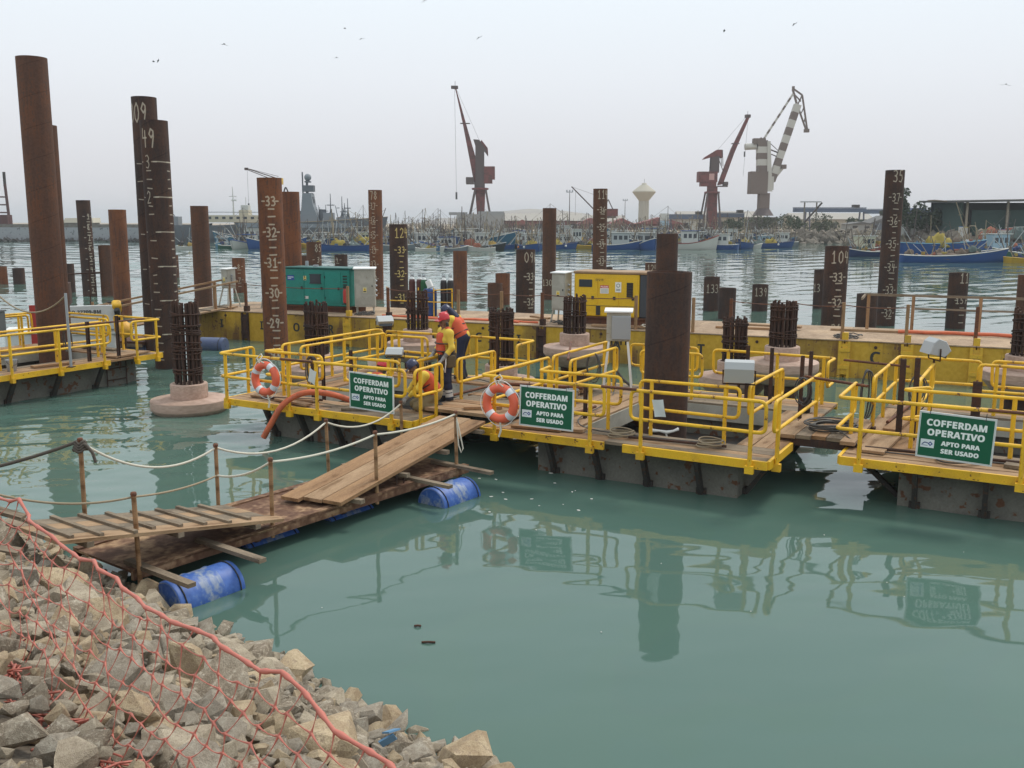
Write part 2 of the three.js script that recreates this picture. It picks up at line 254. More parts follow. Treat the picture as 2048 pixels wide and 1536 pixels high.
// a steel tube pile: open at the top, from below the water to its top; marks are painted levels
function pile(x, z, top, base, marks, label, radius = pileRadius, depth = 1.2) {
  const H = top + depth, prof = [[radius, -depth], [radius, top], [radius - .02, top + .001], [radius - .025, top - .01], [radius - .025, top - 1.2]];
  const g = prep(new THREE.LatheGeometry(prof.map(([a, b]) => new THREE.Vector2(a, b)), 40)); const p = g.attributes.position, uv = g.attributes.uv;
  const tall = marks ? H : 2.39; for (let i = 0; i < uv.count; i++) uv.setXY(i, uv.getX(i) * (marks ? 1 : 1) , (p.getY(i) + depth) / tall + (marks ? 0 : x * .37));
  g.computeVertexNormals();
  { const n = g.attributes.normal; for (let i = 0; i < n.count; i++) { const y = p.getY(i), q = Math.hypot(p.getX(i), p.getZ(i)); if (q > radius - .003 && (Math.abs(n.getY(i)) < .5)) n.setXYZ(i, p.getX(i) / q, 0, p.getZ(i) / q); } }
  let m;
  if (!marks) { m = plainPile.get(base); if (!m) plainPile.set(base, m = new THREE.MeshPhysicalMaterial({ map: asTexture(base), roughness: .82 })); }
  else {
    const W = 384, HH = Math.min(1024, Math.round(W * H / 2.39)); const c = document.createElement('canvas'); c.width = W; c.height = HH; const q = c.getContext('2d'); const th = W; for (let yy = 0; yy < HH; yy += th) q.drawImage(base, 0, 0, 512, 512, 0, yy, W, th);
    const ppm = HH / H, Y = (h) => (top - h) * ppm; q.lineCap = 'round'; q.lineJoin = 'round'; seed(Math.round(x * 100 + z)); const cx = W / 2 + (marks.shift || 0) * W / 2.39;
    q.strokeStyle = marks.colour || 'rgba(206,198,178,.74)';
    const L = marks.first, unit = marks.unit || .95; q.lineWidth = marks.width || 5.5;
    if (marks.title) { q.lineWidth = 6; paintDigits(q, marks.title, cx + 8, Y(top - (marks.titleAt || .42)), 36, 62); }
    q.lineWidth = (marks.width || 7) * .8;
    if (L !== undefined) { let h = top - (marks.start ?? 1.1), v = L, k = 0; const step = unit / 4;
      while (h > .1) { if (k % 4 === 0) { if (!(v < (marks.lastDigit ?? -99))) paintDigits(q, String(Math.max(0, v)), cx + rr(-4, 4), Y(h), 28, 42); q.beginPath(); q.moveTo(cx - 44, Y(h)); q.lineTo(cx - 30, Y(h) + rr(-2, 2)); q.moveTo(cx + 28, Y(h)); q.lineTo(cx + 42, Y(h)); q.stroke(); if (marks.bands) { q.beginPath(); q.moveTo(cx + 20, Y(h)); q.bezierCurveTo(cx + 60, Y(h) - 3, cx + 90, Y(h) + 3, cx + 132, Y(h)); q.stroke(); } v--; }
        else if (rnd() < .9) { const w = rr(11, 22); q.beginPath(); q.moveTo(cx - w * .6, Y(h) + rr(-1, 1)); q.lineTo(cx + w, Y(h) + rr(-2, 2)); q.stroke(); }
        if (marks.side) { q.beginPath(); q.moveTo(cx + 92, Y(h)); q.lineTo(cx + (k % 4 ? 112 : 132), Y(h) + rr(-2, 2)); q.stroke(); }
        h -= step; k++; } }
    if (marks.low) { q.lineWidth = 7; paintDigits(q, marks.low[0], cx, Y(marks.low[1]), 34, 52); }
    q.globalAlpha = .25; for (let i = 0; i < 900; i++) { q.fillStyle = 'rgb(92,66,52)'; q.fillRect(rr(0, W), rr(0, HH), rr(1, 4), rr(1, 7)); }
    m = new THREE.MeshPhysicalMaterial({ map: asTexture(c), roughness: .82 });
  }
  const t = thing('steel_pile', label, 'pile', [x, 0, z], Math.PI + Math.atan2(-x, -z), 'tubular steel piles standing in the harbour'); const tube = mesh('pile_tube', g, m, t);
  t.rotation.x = Math.sin(x * 7.1) * .004; t.rotation.z = Math.cos(z * 5.3) * .004;
  return t;
}
pile(-12.55, -25.8, 8.46, rustBrown, null, 'tallest plain rust brown pile at the far left edge');
pile(-13.66, -28.4, 7.0, rustBrown, null, 'plain rusty pile half hidden behind the tallest left pile');
pile(-24.4, -55, 5.45, rustDark, { first: 9, start: .9, unit: .6, shift: .2, width: 8 }, 'slim distant pile with white ticks between tallest pile and the low pair');
pile(-23.6, -55.6, 2.9, rustBrown, null, 'short plain pile beside the slim ticked pile at left');
pile(-17.96, -43.8, 4.79, rustOrange, null, 'orange rusted plain pile left of the pile painted 09');
pile(-11.62, -30.9, 8.1, rustDark, { title: '009', titleAt: .5, first: 4, start: 1.5, unit: 2.2, shift: -.3, lastDigit: 9, width: 4 }, 'very tall dark pile painted 09 behind the pile painted 49');
pile(-10.15, -27.8, 7.07, rustDark, { title: '49', titleAt: .5, first: 3, start: 1.15, unit: .98, bands: 1, side: 1, shift: -.25, width: 5, lastDigit: 2 }, 'tall pile painted 49 with white level bands and ticks');
pile(-26.2, -74, 1.7, rustBrown, { first: 6, start: .4, unit: .6, shift: .1 }, 'small far pile just right of the pile painted 49');
pile(-13.79, -42.5, 4.94, rustBrown, { first: undefined, side: 1 }, 'plain brown pile behind the sloping wooden gangway');
pile(-16.6, -58, 2.1, rustOrange, { first: 8, start: .5, unit: .8 }, 'short far pile behind the small grey cabinet on legs');
pile(-7.6, -30.4, 5.61, rustOrange, { first: 33, start: .72, unit: .95, low: ['50', .05], width: 9 }, 'rusty pile numbered 33 downwards in front of the yellow barge');
pile(-8.82, -38.4, 5.43, rustOrange, null, 'bright orange rusted pile behind the pile numbered 33');
pile(-10.31, -49.8, 3.23, rustBrown, { title: '85', titleAt: .3, first: 3, start: .9, unit: .6, shift: .2 }, 'mid height ticked pile above the green generator');
pile(-11.6, -53.5, 2.4, rustBrown, null, 'far low pile half hidden left above the green generator');
pile(-10.2, -57, 2.35, rustDark, { first: 4, start: .3, unit: .8, shift: -.25 }, 'short far pile above the right end of green generator');
pile(-7.6, -53.5, 6.0, rustOrange, { title: '78', titleAt: .3, first: 37, start: .85, unit: .8, shift: -.15, width: 6 }, 'tall ticked orange brown pile right of the green generator');
pile(-4.76, -40.1, 4.17, rustDark, { title: '124', titleAt: .35, first: 33, start: 1.05, unit: .98, shift: .1, colour: 'rgba(216,192,120,.9)' }, 'dark pile painted 124 with yellowish numbers behind gas cylinders');
pile(-2.84, -52, 2.72, rustOrange, null, 'plain orange pile right of the black gas cylinders');
pile(-.5, -50, 1.62, rustOrange, null, 'short orange pile, taller of a low pair near the middle');
pile(-.88, -48.6, 1.2, rustBrown, null, 'short dark pile, lower of a low pair near the middle');
pile(.52, -38, 3.2, rustDark, { title: '096', titleAt: .3, first: 33, start: 1.05, unit: 1.0, shift: .22, width: 8 }, 'dark pile painted 096 left of the pile painted 130');
pile(2.05, -53.5, 5.04, rustBrown, { low: ['130', .95], shift: -.1 }, 'tall brown pile painted 130 low down');
pile(4.71, -51.6, 6.03, rustBrown, { title: '114', titleAt: .3, first: 36, start: 1.1, unit: .9, shift: .12, width: 8 }, 'tall pile with white ladder of ticks above the yellow generator');
pile(5.5, -56, 1.68, rustDark, null, 'low far pile peeping over the roof of the yellow generator');
pile(8.3, -57, 1.9, rustBrown, { title: '124', titleAt: .3 }, 'low pile painted 124 behind the thick dark plain pile');
pile(5.48, -33.9, 3.87, rustDark, null, 'thick plain dark pile rising behind the yellow generator');
pile(9.76, -46.6, 1.65, rustDark, { title: '133', titleAt: .55 }, 'low pile painted 133 right of the yellow generator');
pile(9.61, -42.5, 1.39, rustDark, null, 'low plain pile touching the pile painted 133');
pile(12.14, -46.6, 1.29, rustDark, { title: '139', titleAt: .35 }, 'low pile painted 139 above the rebar cages');
pile(15.61, -48.1, 1.94, rustDark, { title: '13', titleAt: .9, shift: -.3 }, 'low pile hidden behind the pile painted 104');
pile(10.76, -31.8, 3.5, rustDark, { title: '104', titleAt: .35, first: 33, start: 1.0, unit: .85, shift: .1, width: 8 }, 'stout dark pile painted 104 behind the barge deck');
pile(15.76, -40, 6.4, rustDark, { title: '35', titleAt: .25, first: 37, start: 1.1, unit: .95, shift: .1, width: 6 }, 'tall dark pile with level numbers at the right');
pile(13.48, -36.1, 1.61, rustDark, null, 'low plain pile at left end of the brown handrail');
pile(18.2, -38.9, 2.27, rustDark, { title: '11', titleAt: .2, first: 157, start: 1.1, unit: 1.2, shift: .2 }, 'low pile painted 157 behind the brown handrail');
pile(19.56, -36.1, 2.33, rustBrown, null, 'brown pile cut by the right edge of the picture');
pile(-35.1, -65.6, 1.2, rustOrange, null, 'far low pile cut by the left edge of the picture');
pile(-33.9, -65.6, 1.1, rustDark, null, 'far low dark pile near the left edge');
pile(-27.0, -58, 1.72, rustDark, null, 'low dark pile behind the moored work boat');
// ---------------------------------------------------------------- cofferdams (site grid: a along the row, b away from the bank)
const GA = .51313, gc = Math.cos(GA), gs = Math.sin(GA);
const site = (a, y, b) => V(a * gc + b * gs, y, a * gs - b * gc);
const deckY = .75, railH = .92, midH = .45;
function railing(parent, L, pts, posts, opts = {}) {
  const h0 = opts.base ?? deckY, top = pts.map(([a, b]) => L(a + rr(-.012, .012), h0 + (opts.h ?? railH) + rr(-.018, .012), b + rr(-.012, .012))), mid = pts.map(([a, b]) => L(a + rr(-.01, .01), h0 + (opts.m ?? midH) + rr(-.018, .012), b + rr(-.01, .01))).reverse();
  const rail = mesh('railing', sweep(fillet([...top, ...mid], .1, true), .029, 8, true), M.yellow, parent);
  for (const [a, b, low = .2] of posts) {
    const g = [bar(L(a, h0 - low, b), L(a, h0 + (opts.h ?? railH) - .01, b), .034, 8)]; const f = L(a, h0 - low + .06, b); g.push(box(.13, .12, .075, f.x, f.y, f.z));
    mesh('post', g, M.yellow, rail);
  }
  return rail;
}
function cofferdam(o) {
  const { a0, a1, b0, b1, hole: [oa0, oa1, ob0, ob1] } = o, ac = (a0 + a1) / 2, bc = (b0 + b1) / 2; const p = site(ac, 0, bc);
  const t = thing('cofferdam_platform', o.label, 'platform', [p.x, 0, p.z], -GA, 'steel cofferdams with yellow railings'); const L = (a, y, b) => V(a - ac, y, bc - b);
  seed(o.seed);
  const plank = (x0, x1, z0, z1, lift = 0) => { const w = x1 - x0, d = z1 - z0; const m = mesh('plank', box(w - .008, .05, d - .008), pick(woods), t); const c = L((x0 + x1) / 2, deckY - .03 + lift + rr(-.006, .006), (z0 + z1) / 2); m.position.copy(c); m.rotation.set(rr(-.004, .004), rr(-.006, .006), rr(-.004, .004)); };
  const alongA = (x0, x1, z0, z1) => { const n = Math.max(2, Math.round((z1 - z0) / .24)); for (let i = 0; i < n; i++) { const q0 = z0 + (z1 - z0) * i / n, q1 = z0 + (z1 - z0) * (i + 1) / n; const cut = rr(.35, .65) * (x1 - x0) + x0; if (x1 - x0 > 3) { plank(x0, cut, q0, q1); plank(cut, x1, q0, q1); } else plank(x0, x1, q0, q1); } };
  const alongB = (x0, x1, z0, z1) => { const n = Math.max(2, Math.round((x1 - x0) / .24)); for (let i = 0; i < n; i++) plank(x0 + (x1 - x0) * i / n, x0 + (x1 - x0) * (i + 1) / n, z0, z1); };
  alongA(a0, a1, b0, ob0); alongA(a0, a1, ob1, b1); alongB(a0, oa0, ob0, ob1); alongB(oa1, a1, ob0, ob1);
  if (o.loose) for (const [x0, x1, z0, z1, turn] of o.loose) { const m = mesh('loose_board', box(x1 - x0, .04, z1 - z0), pick(woods), t); m.position.copy(L((x0 + x1) / 2, deckY + .022 + .012, (z0 + z1) / 2)); m.rotation.y = turn; }
  // yellow edge channels with a rusty lower flange
  const edge = (x0, z0, x1, z1) => { const q = mesh('edge_channel', beam(L(x0, deckY - .07, z0), L(x1, deckY - .07, z1), .05, .13), M.yellow, t); return q; };
  for (const e of o.edges || [[a0 - .02, b0 - .03, a1 + .02, b0 - .03], [a0 - .03, b0, a0 - .03, b1], [a1 + .03, b0, a1 + .03, b1], [a0, b1 + .03, a1, b1 + .03]]) edge(...e);
  // box walls
  const [wa0, wa1, wb0, wb1] = o.wall, yb = -.9, yt = deckY - .075, wh = yt - yb, yc = (yt + yb) / 2, th = .07; const W = (w, d, a, b) => { const c = L(a, yc, b); mesh('wall_panel', box(w, wh, d, c.x, c.y, c.z), M.greySteel, t); };
  W(wa1 - wa0, th, (wa0 + wa1) / 2, wb0 + th / 2); W(wa1 - wa0, th, (wa0 + wa1) / 2, wb1 - th / 2); W(th, wb1 - wb0 - 2 * th - .004, wa0 + th / 2, (wb0 + wb1) / 2); W(th, wb1 - wb0 - 2 * th - .004, wa1 - th / 2, (wb0 + wb1) / 2);
  { const c = L((wa0 + wa1) / 2, .05, (wb0 + wb1) / 2); mesh('floor_plate', box(wa1 - wa0 - .16, .04, wb1 - wb0 - .16, c.x, c.y, c.z), M.darkSteel, t); }
  // hatch coaming round the opening
  for (const [x0, z0, x1, z1] of [[oa0, ob0, oa1, ob0], [oa0, ob1, oa1, ob1], [oa0, ob0, oa0, ob1], [oa1, ob0, oa1, ob1]]) { mesh('coaming', beam(L(x0, deckY - .2, z0), L(x1, deckY - .2, z1), .04, .3), M.cabinet, t); }
  // brackets under the overhang
  for (const a of o.brackets || []) { const up = L(a, deckY - .12, b0 + .05), dn = L(a, .0, wb0 - .03); mesh('bracket', [beam(up, dn, .07, .11), box(.16, .2, .05, dn.x, dn.y, dn.z)], M.darkSteel, t); }
  for (const b of o.sideBrackets || []) { const s = o.sideRight ? 1 : -1; const up = L(s > 0 ? a1 - .05 : a0 + .05, deckY - .12, b), dn = L(s > 0 ? wa1 + .03 : wa0 - .03, 0, b); mesh('bracket', [beam(up, dn, .07, .11, V(0, 0, 1)), box(.05, .2, .16, dn.x, dn.y, dn.z)], M.darkSteel, t); }
  for (const [pts, posts, opts] of o.rails) railing(t, L, pts, posts, opts);
  for (const [a, b, h, w = .06] of o.stakes || []) { const c = L(a, deckY + h / 2 - .1, b); mesh('stake', [box(w, h + .2, .015, c.x, c.y, c.z + .03), box(w, h + .2, .015, c.x, c.y, c.z - .03), box(.012, h + .2, .045, c.x, c.y, c.z)], M.rustBar, t); }
  for (const [x0, z0, x1, z1, y = deckY + railH] of o.pipes || []) mesh('lashed_pipe', bar(L(x0, y, z0), L(x1, y, z1), .024, 8), M.rustPipe, t);
  if (o.extra) o.extra(t, L);
  return t;
}
cofferdam({ label: 'left middle cofferdam platform with workers in its opening', seed: 31, a0: -14.3, a1: -9.72, b0: 13.62, b1: 18.5, hole: [-13.3, -10.3, 14.45, 17.6], wall: [-13.4, -10.2, 14.0, 17.7], brackets: [-13.3, -12.45, -11.6, -10.7, -10.0], sideRight: 1, sideBrackets: [14.6, 16, 17.4],
  rails: [[[[-14.36, 14.5], [-14.36, 13.54], [-9.8, 13.54]], [[-14.2, 13.54], [-14.36, 14.3], [-12.55, 13.54], [-11.85, 13.54], [-10.12, 13.54]]],
    [[[-13.6, 14.55], [-13.75, 14.16], [-12.22, 14.16]], [[-13.25, 14.16], [-12.4, 14.16]]], [[[-11.8, 14.32], [-10.5, 14.32]], [[-11.55, 14.32], [-10.75, 14.32]]],
    [[[-14.22, 15.2], [-14.22, 18.42], [-14.0, 18.42]], [[-14.22, 15.4], [-14.22, 16.8], [-14.22, 18.2]]], [[[-13.52, 15.0], [-13.52, 17.9]], [[-13.52, 15.2], [-13.52, 16.4], [-13.52, 17.6]]],
    [[[-13.9, 18.42], [-11.6, 18.42]], [[-13.5, 18.42], [-11.9, 18.42]]], [[[-13.4, 17.74], [-12.2, 17.74]], [[-13.2, 17.74], [-12.35, 17.74]]], [[[-11.5, 18.4], [-9.8, 18.4], [-9.8, 17.6]], [[-11.3, 18.4], [-9.95, 18.4]]],
    [[[-9.66, 13.62], [-9.66, 14.5]], [[-9.66, 13.8], [-9.66, 14.3]]], [[[-10.26, 14.5], [-10.26, 15.45]], [[-10.26, 14.65], [-10.26, 15.3]]], [[[-9.78, 15.2], [-9.78, 16.65]], [[-9.78, 15.35], [-9.78, 16.5]]]],
  loose: [[-13.9, -12.4, 13.95, 14.2, .12], [-13.2, -12.2, 13.72, 13.9, -.2]], stakes: [[-13.0, 14.75, 1.0, .04], [-12.85, 14.9, 1.05, .04], [-12.2, 15.0, .95, .04], [-10.4, 17.8, 1.3, .05]], pipes: [[-12.7, 13.5, -11.9, 13.5]] });
cofferdam({ label: 'central cofferdam platform around the thick dark pile', seed: 32, a0: -8.4, a1: -3.45, b0: 13.86, b1: 19.2, hole: [-6.95, -4.15, 14.72, 18.0], wall: [-7.5, -3.98, 14.24, 18.2], brackets: [-7.15, -6.3, -5.45, -4.55], sideRight: 1, sideBrackets: [14.6, 16.2, 17.8],
  edges: [[-8.42, 13.83, -6.08, 13.83], [-5.75, 13.83, -3.43, 13.83], [-8.43, 13.86, -8.43, 14.3], [-3.42, 13.86, -3.42, 15.3], [-8.4, 19.23, -3.45, 19.23]],
  rails: [[[[-8.36, 16.3], [-8.36, 13.76], [-6.05, 13.76]], [[-8.1, 13.76], [-6.3, 13.76], [-8.36, 14.2], [-8.36, 16.0]]], [[[-5.6, 13.76], [-3.46, 13.76]], [[-5.42, 13.76], [-3.68, 13.76]]],
    [[[-7.75, 15.2], [-7.75, 14.72], [-6.18, 14.72]], [[-7.55, 14.72], [-6.4, 14.72]]], [[[-5.8, 14.66], [-4.12, 14.66]], [[-5.6, 14.66], [-4.35, 14.66]]],
    [[[-3.36, 13.85], [-3.36, 16.95]], [[-3.36, 14.1], [-3.36, 16.75]]], [[[-4.05, 15.0], [-4.05, 17.15]], [[-4.05, 15.15], [-4.05, 16.95]]],
    [[[-8.34, 16.4], [-8.34, 19.1]], [[-8.34, 16.6], [-8.34, 18.9]]], [[[-7.8, 16.1], [-7.8, 18.35]], [[-7.8, 16.3], [-7.8, 18.2]]],
    [[[-7.8, 19.1], [-6.3, 19.1]], [[-7.5, 19.1], [-6.5, 19.1]]], [[[-5.9, 18.95], [-3.5, 18.95], [-3.5, 18.3]], [[-5.6, 18.95], [-4.6, 18.95], [-3.7, 18.95]]], [[[-7.2, 18.2], [-5.9, 18.2]], [[-7.0, 18.2], [-6.1, 18.2]]]],
  loose: [[-7.9, -7.0, 14.0, 14.3, .1], [-8.2, -7.2, 15.2, 15.45, 1.3]], stakes: [[-4.6, 18.5, 1.1], [-5.1, 18.6, 1.1], [-3.75, 18.0, 1.15], [-3.75, 17.3, 1.15], [-7.15, 15.4, .6, .05]], pipes: [[-6.1, 13.74, -5.5, 13.74], [-9.0, 18.6, -7.9, 16.2], [-3.5, 16.4, -2.4, 15.9]] });
cofferdam({ label: 'right hand cofferdam platform cut by the picture edge', seed: 33, a0: -2.55, a1: 2.4, b0: 14.78, b1: 20.1, hole: [-1.35, 1.45, 15.95, 19.2], wall: [-1.75, 1.7, 14.75, 19.4].map((v, i) => i === 2 ? 15.1 : v), brackets: [-1.5, -.55, .4, 1.3], sideBrackets: [15.6, 17.4],
  edges: [[-2.57, 14.75, 2.42, 14.75], [-2.58, 14.78, -2.58, 16.0], [2.43, 14.78, 2.43, 20.1], [-2.5, 20.13, 2.4, 20.13]],
  rails: [[[[-2.62, 16.15], [-2.62, 14.68], [1.6, 14.68]], [[-2.28, 14.68], [-2.62, 15.9], [-.12, 14.68], [1.3, 14.68]]], [[[-2.46, 16.9], [-2.46, 19.95], [-1.0, 19.98]], [[-2.46, 17.05], [-2.46, 18.2], [-2.46, 19.6]]],
    [[[-1.5, 16.3], [-1.86, 15.85], [-.1, 15.85]], [[-1.7, 15.85], [-.3, 15.85]]], [[[-1.75, 16.9], [-1.75, 19.2]], [[-1.75, 17.1], [-1.75, 18.9]]], [[[-.8, 20.0], [2.3, 20.0]], [[-.6, 20.0], [1.9, 20.0]]], [[[-1.0, 19.35], [1.4, 19.35]], [[-.7, 19.35], [1.2, 19.35]]], [[[.2, 15.85], [1.6, 15.85]], [[.4, 15.85], [1.4, 15.85]]], [[[2.34, 15.0], [2.34, 19.9]], [[2.34, 15.2], [2.34, 17.4], [2.34, 19.6]]]],
  loose: [[-2.35, -1.95, 15.1, 16.6, -.05]], stakes: [[-1.98, 16.6, 1.3, .09], [-1.75, 16.5, 1.35, .08], [-.9, 17.4, .9, .14]], pipes: [[-.6, 14.66, 1.2, 14.66], [-3.3, 18.8, -2.1, 18.5]] });
cofferdam({ label: 'left cofferdam platform cut by the picture edge', seed: 34, a0: -25.6, a1: -20.85, b0: 12.3, b1: 17.6, hole: [-24.6, -21.8, 13.2, 16.7], wall: [-24.8, -21.3, 12.9, 17.1], brackets: [-24, -22.5], sideRight: 1, sideBrackets: [13.4, 14.6, 15.8],
  edges: [[-25.6, 12.27, -20.85, 12.27], [-20.82, 12.3, -20.82, 15.95], [-20.82, 16.7, -20.82, 17.6], [-25.6, 17.63, -20.85, 17.63]],
  rails: [[[[-20.76, 12.95], [-20.76, 15.95]], [[-20.76, 13.25], [-20.76, 14.5], [-20.76, 15.75]]], [[[-20.76, 16.6], [-20.76, 17.55], [-22.6, 17.55]], [[-20.76, 16.75], [-20.76, 17.4], [-22.3, 17.55]]], [[[-21.6, 13.3], [-21.6, 16.4]], [[-21.6, 13.5], [-21.6, 15], [-21.6, 16.2]]], [[[-25.3, 17.5], [-22.8, 17.5]], [[-25, 17.5], [-23, 17.5]]],
    [[[-25.5, 12.4], [-21.2, 12.4]], [[-25, 12.4], [-23.2, 12.4], [-21.4, 12.4]]], [[[-24.7, 16.85], [-22, 16.85]], [[-24.4, 16.85], [-22.3, 16.85]]], [[[-25.5, 13], [-25.5, 17]], [[-25.5, 13.4], [-25.5, 16.6]]], [[[-24.75, 13.4], [-24.75, 16.4]], [[-24.75, 13.6], [-24.75, 16.2]]]],
  loose: [[-21.5, -21.0, 16.2, 17.4, .1], [-23.5, -22.2, 17.1, 17.35, .05]], stakes: [[-21.15, 15.6, 1.0, .07], [-20.98, 16.35, 1.1, .06]], pipes: [[-21.3, 14.2, -21.2, 17.4]],
  extra: (t, L) => { const g = []; const a = L(-21.24, .35, 16.15), b = L(-21.24, .35, 16.75); for (const q of [a, b]) g.push(bar(V(q.x, .6, q.z), V(q.x, -.3, q.z), .018, 6)); for (const y of [.45, .15, -.15]) g.push(bar(V(a.x, y, a.z), V(b.x, y, b.z), .014, 6)); mesh('ladder', g, M.rustBar, t); } });
pile(site(-5.72, 0, 15.65).x, site(-5.72, 0, 15.65).z, 3.42, rustDark, null, 'thick dark rusty pile rising through the central cofferdam', .385, .9);

// plank footways between the platforms
function footway(label, a0, a1, b0, b1, y, along, sd, supports) {
  const ac = (a0 + a1) / 2, bc = (b0 + b1) / 2, p = site(ac, 0, bc), t = thing('plank_footway', label, 'walkway', [p.x, 0, p.z], -GA, 'plank footways between the cofferdams'); seed(sd);
  const w = along === 'b' ? a1 - a0 : b1 - b0, n = Math.round(w / .26); for (let i = 0; i < n; i++) { const m = mesh('plank', along === 'b' ? box(w / n - .01, .06, b1 - b0 + rr(-.25, .1)) : box(a1 - a0 + rr(-.15, .15), .06, w / n - .01), pick(woods), t); const o = -w / 2 + w * (i + .5) / n; m.position.set(along === 'b' ? o : 0, y - .03 + rr(-.006, .006), along === 'b' ? rr(-.06, .06) : -o); m.rotation.y = rr(-.01, .01); }
  for (const [x0, z0, x1, z1] of supports) mesh('bearer', beam(V(x0 - ac, y - .125, bc - z0), V(x1 - ac, y - .125, bc - z1), .12, .12), M.rustBar, t);
  return t;
}
footway('brown plank footway where the standing worker waits', -9.9, -8.15, 14.3, 18.2, .86, 'a', 5, [[-9.65, 14.35, -9.65, 18.1], [-8.5, 14.35, -8.5, 18.1]]);
footway('plank footway with coiled cable between central and right platforms', -3.62, -2.45, 15.35, 17.3, .86, 'b', 6, [[-3.7, 15.5, -2.4, 15.5], [-3.7, 17.0, -2.4, 17.0]]);

// ---------------------------------------------------------------- pile heads: reinforcement cage on a mushroom shaped concrete collar
function cage(t, y0, y1, sd) {
  seed(sd); const bars = 17;
  for (let i = 0; i < bars; i++) { const a = i / bars * 6.283 + rr(-.05, .05), r = .262 + (i % 2) * .022, lean = rr(-.012, .012), x = Math.cos(a) * r, z = Math.sin(a) * r, h = y1 + rr(-.07, .03); const pts = [V(x, y0, z), V(x + lean, (y0 + y1) / 2, z - lean), V(x * (1 + lean * 2), h, z * (1 + lean * 2))]; if (rnd() < .4) pts.push(V(x * .8, h + .02, z * .8)); mesh('reinforcing_bar', sweep(pts, .03, 7), M.rustBar, t); }
  for (let i = 0; i < 9; i++) { const a = i / 9 * 6.283, r = .17; mesh('reinforcing_bar', bar(V(Math.cos(a) * r, y0, Math.sin(a) * r), V(Math.cos(a) * r, y1 - rr(.02, .2), Math.sin(a) * r), .017, 5), M.rustBar, t); }
  let y = y0 + .05; while (y < y1 - .08) { const pts = [], tx = rr(-.05, .05), tz = rr(-.05, .05), r = .315 + rr(-.004, .012); for (let i = 0; i < 26; i++) { const a = i / 26 * 6.283; pts.push(V(Math.cos(a) * r, y + tx * Math.cos(a) + tz * Math.sin(a), Math.sin(a) * r)); } mesh('tie_ring', sweep(pts, .0125, 5, true), M.rustBar, t); y += rnd() < .66 ? rr(.025, .05) : rr(.16, .3); }
}
function pileHead(x, z, y, label, sd, cageTop) { // y: underside of the disc
  const t = thing('pile_head', label, 'pile head', [x, 0, z], sd, 'concrete pile heads with reinforcement cages');
  mesh('flange', lathe([[.02, y - .36], [.5, y - .36], [.62, y - .3], [.84, y - .04], [.86, y], [.86, y + .16], [.845, y + .185], [.42, y + .21], [.02, y + .21]], 48), M.concrete, t);
  mesh('collar', lathe([[.395, y + .2], [.41, y + .22], [.41, y + .52], [.395, y + .54], [.3, y + .54], [.02, y + .5]], 36), M.concrete, t);
  mesh('shaft', lathe([[.38, -1.2], [.38, y - .34]], 28), M.rustBar, t); cage(t, y + .45, cageTop, sd * 7 + 1); return t;
}
pileHead(-7.35, -21.3, .1, 'pink concrete pile head and rebar cage at the left, in open water', 1, 2.5);
pileHead(-5.2, -25.1, .25, 'rebar cage behind the left middle platform, below the green generator', 2, 2.15);
pileHead(-2.66, -26.6, .75, 'rebar cage behind the standing worker, below the gas cylinders', 3, 2.35);
pileHead(-.27, -23.6, .2, 'rebar cage with a lashed grey bar right of the two workers', 4, 2.14);
pileHead(1.72, -26, .72, 'rebar cage on raised pink collar below the yellow generator', 5, 2.27);
pileHead(5.57, -23.6, .3, 'squat rebar cage left of the raised disc at right', 6, 1.92);
pileHead(6.45, -22.5, .82, 'rebar cage standing on raised pink disc behind the central platform', 7, 2.42);
pileHead(11.3, -20.7, .86, 'raised pink concrete disc at the right picture edge', 8, 2.4);

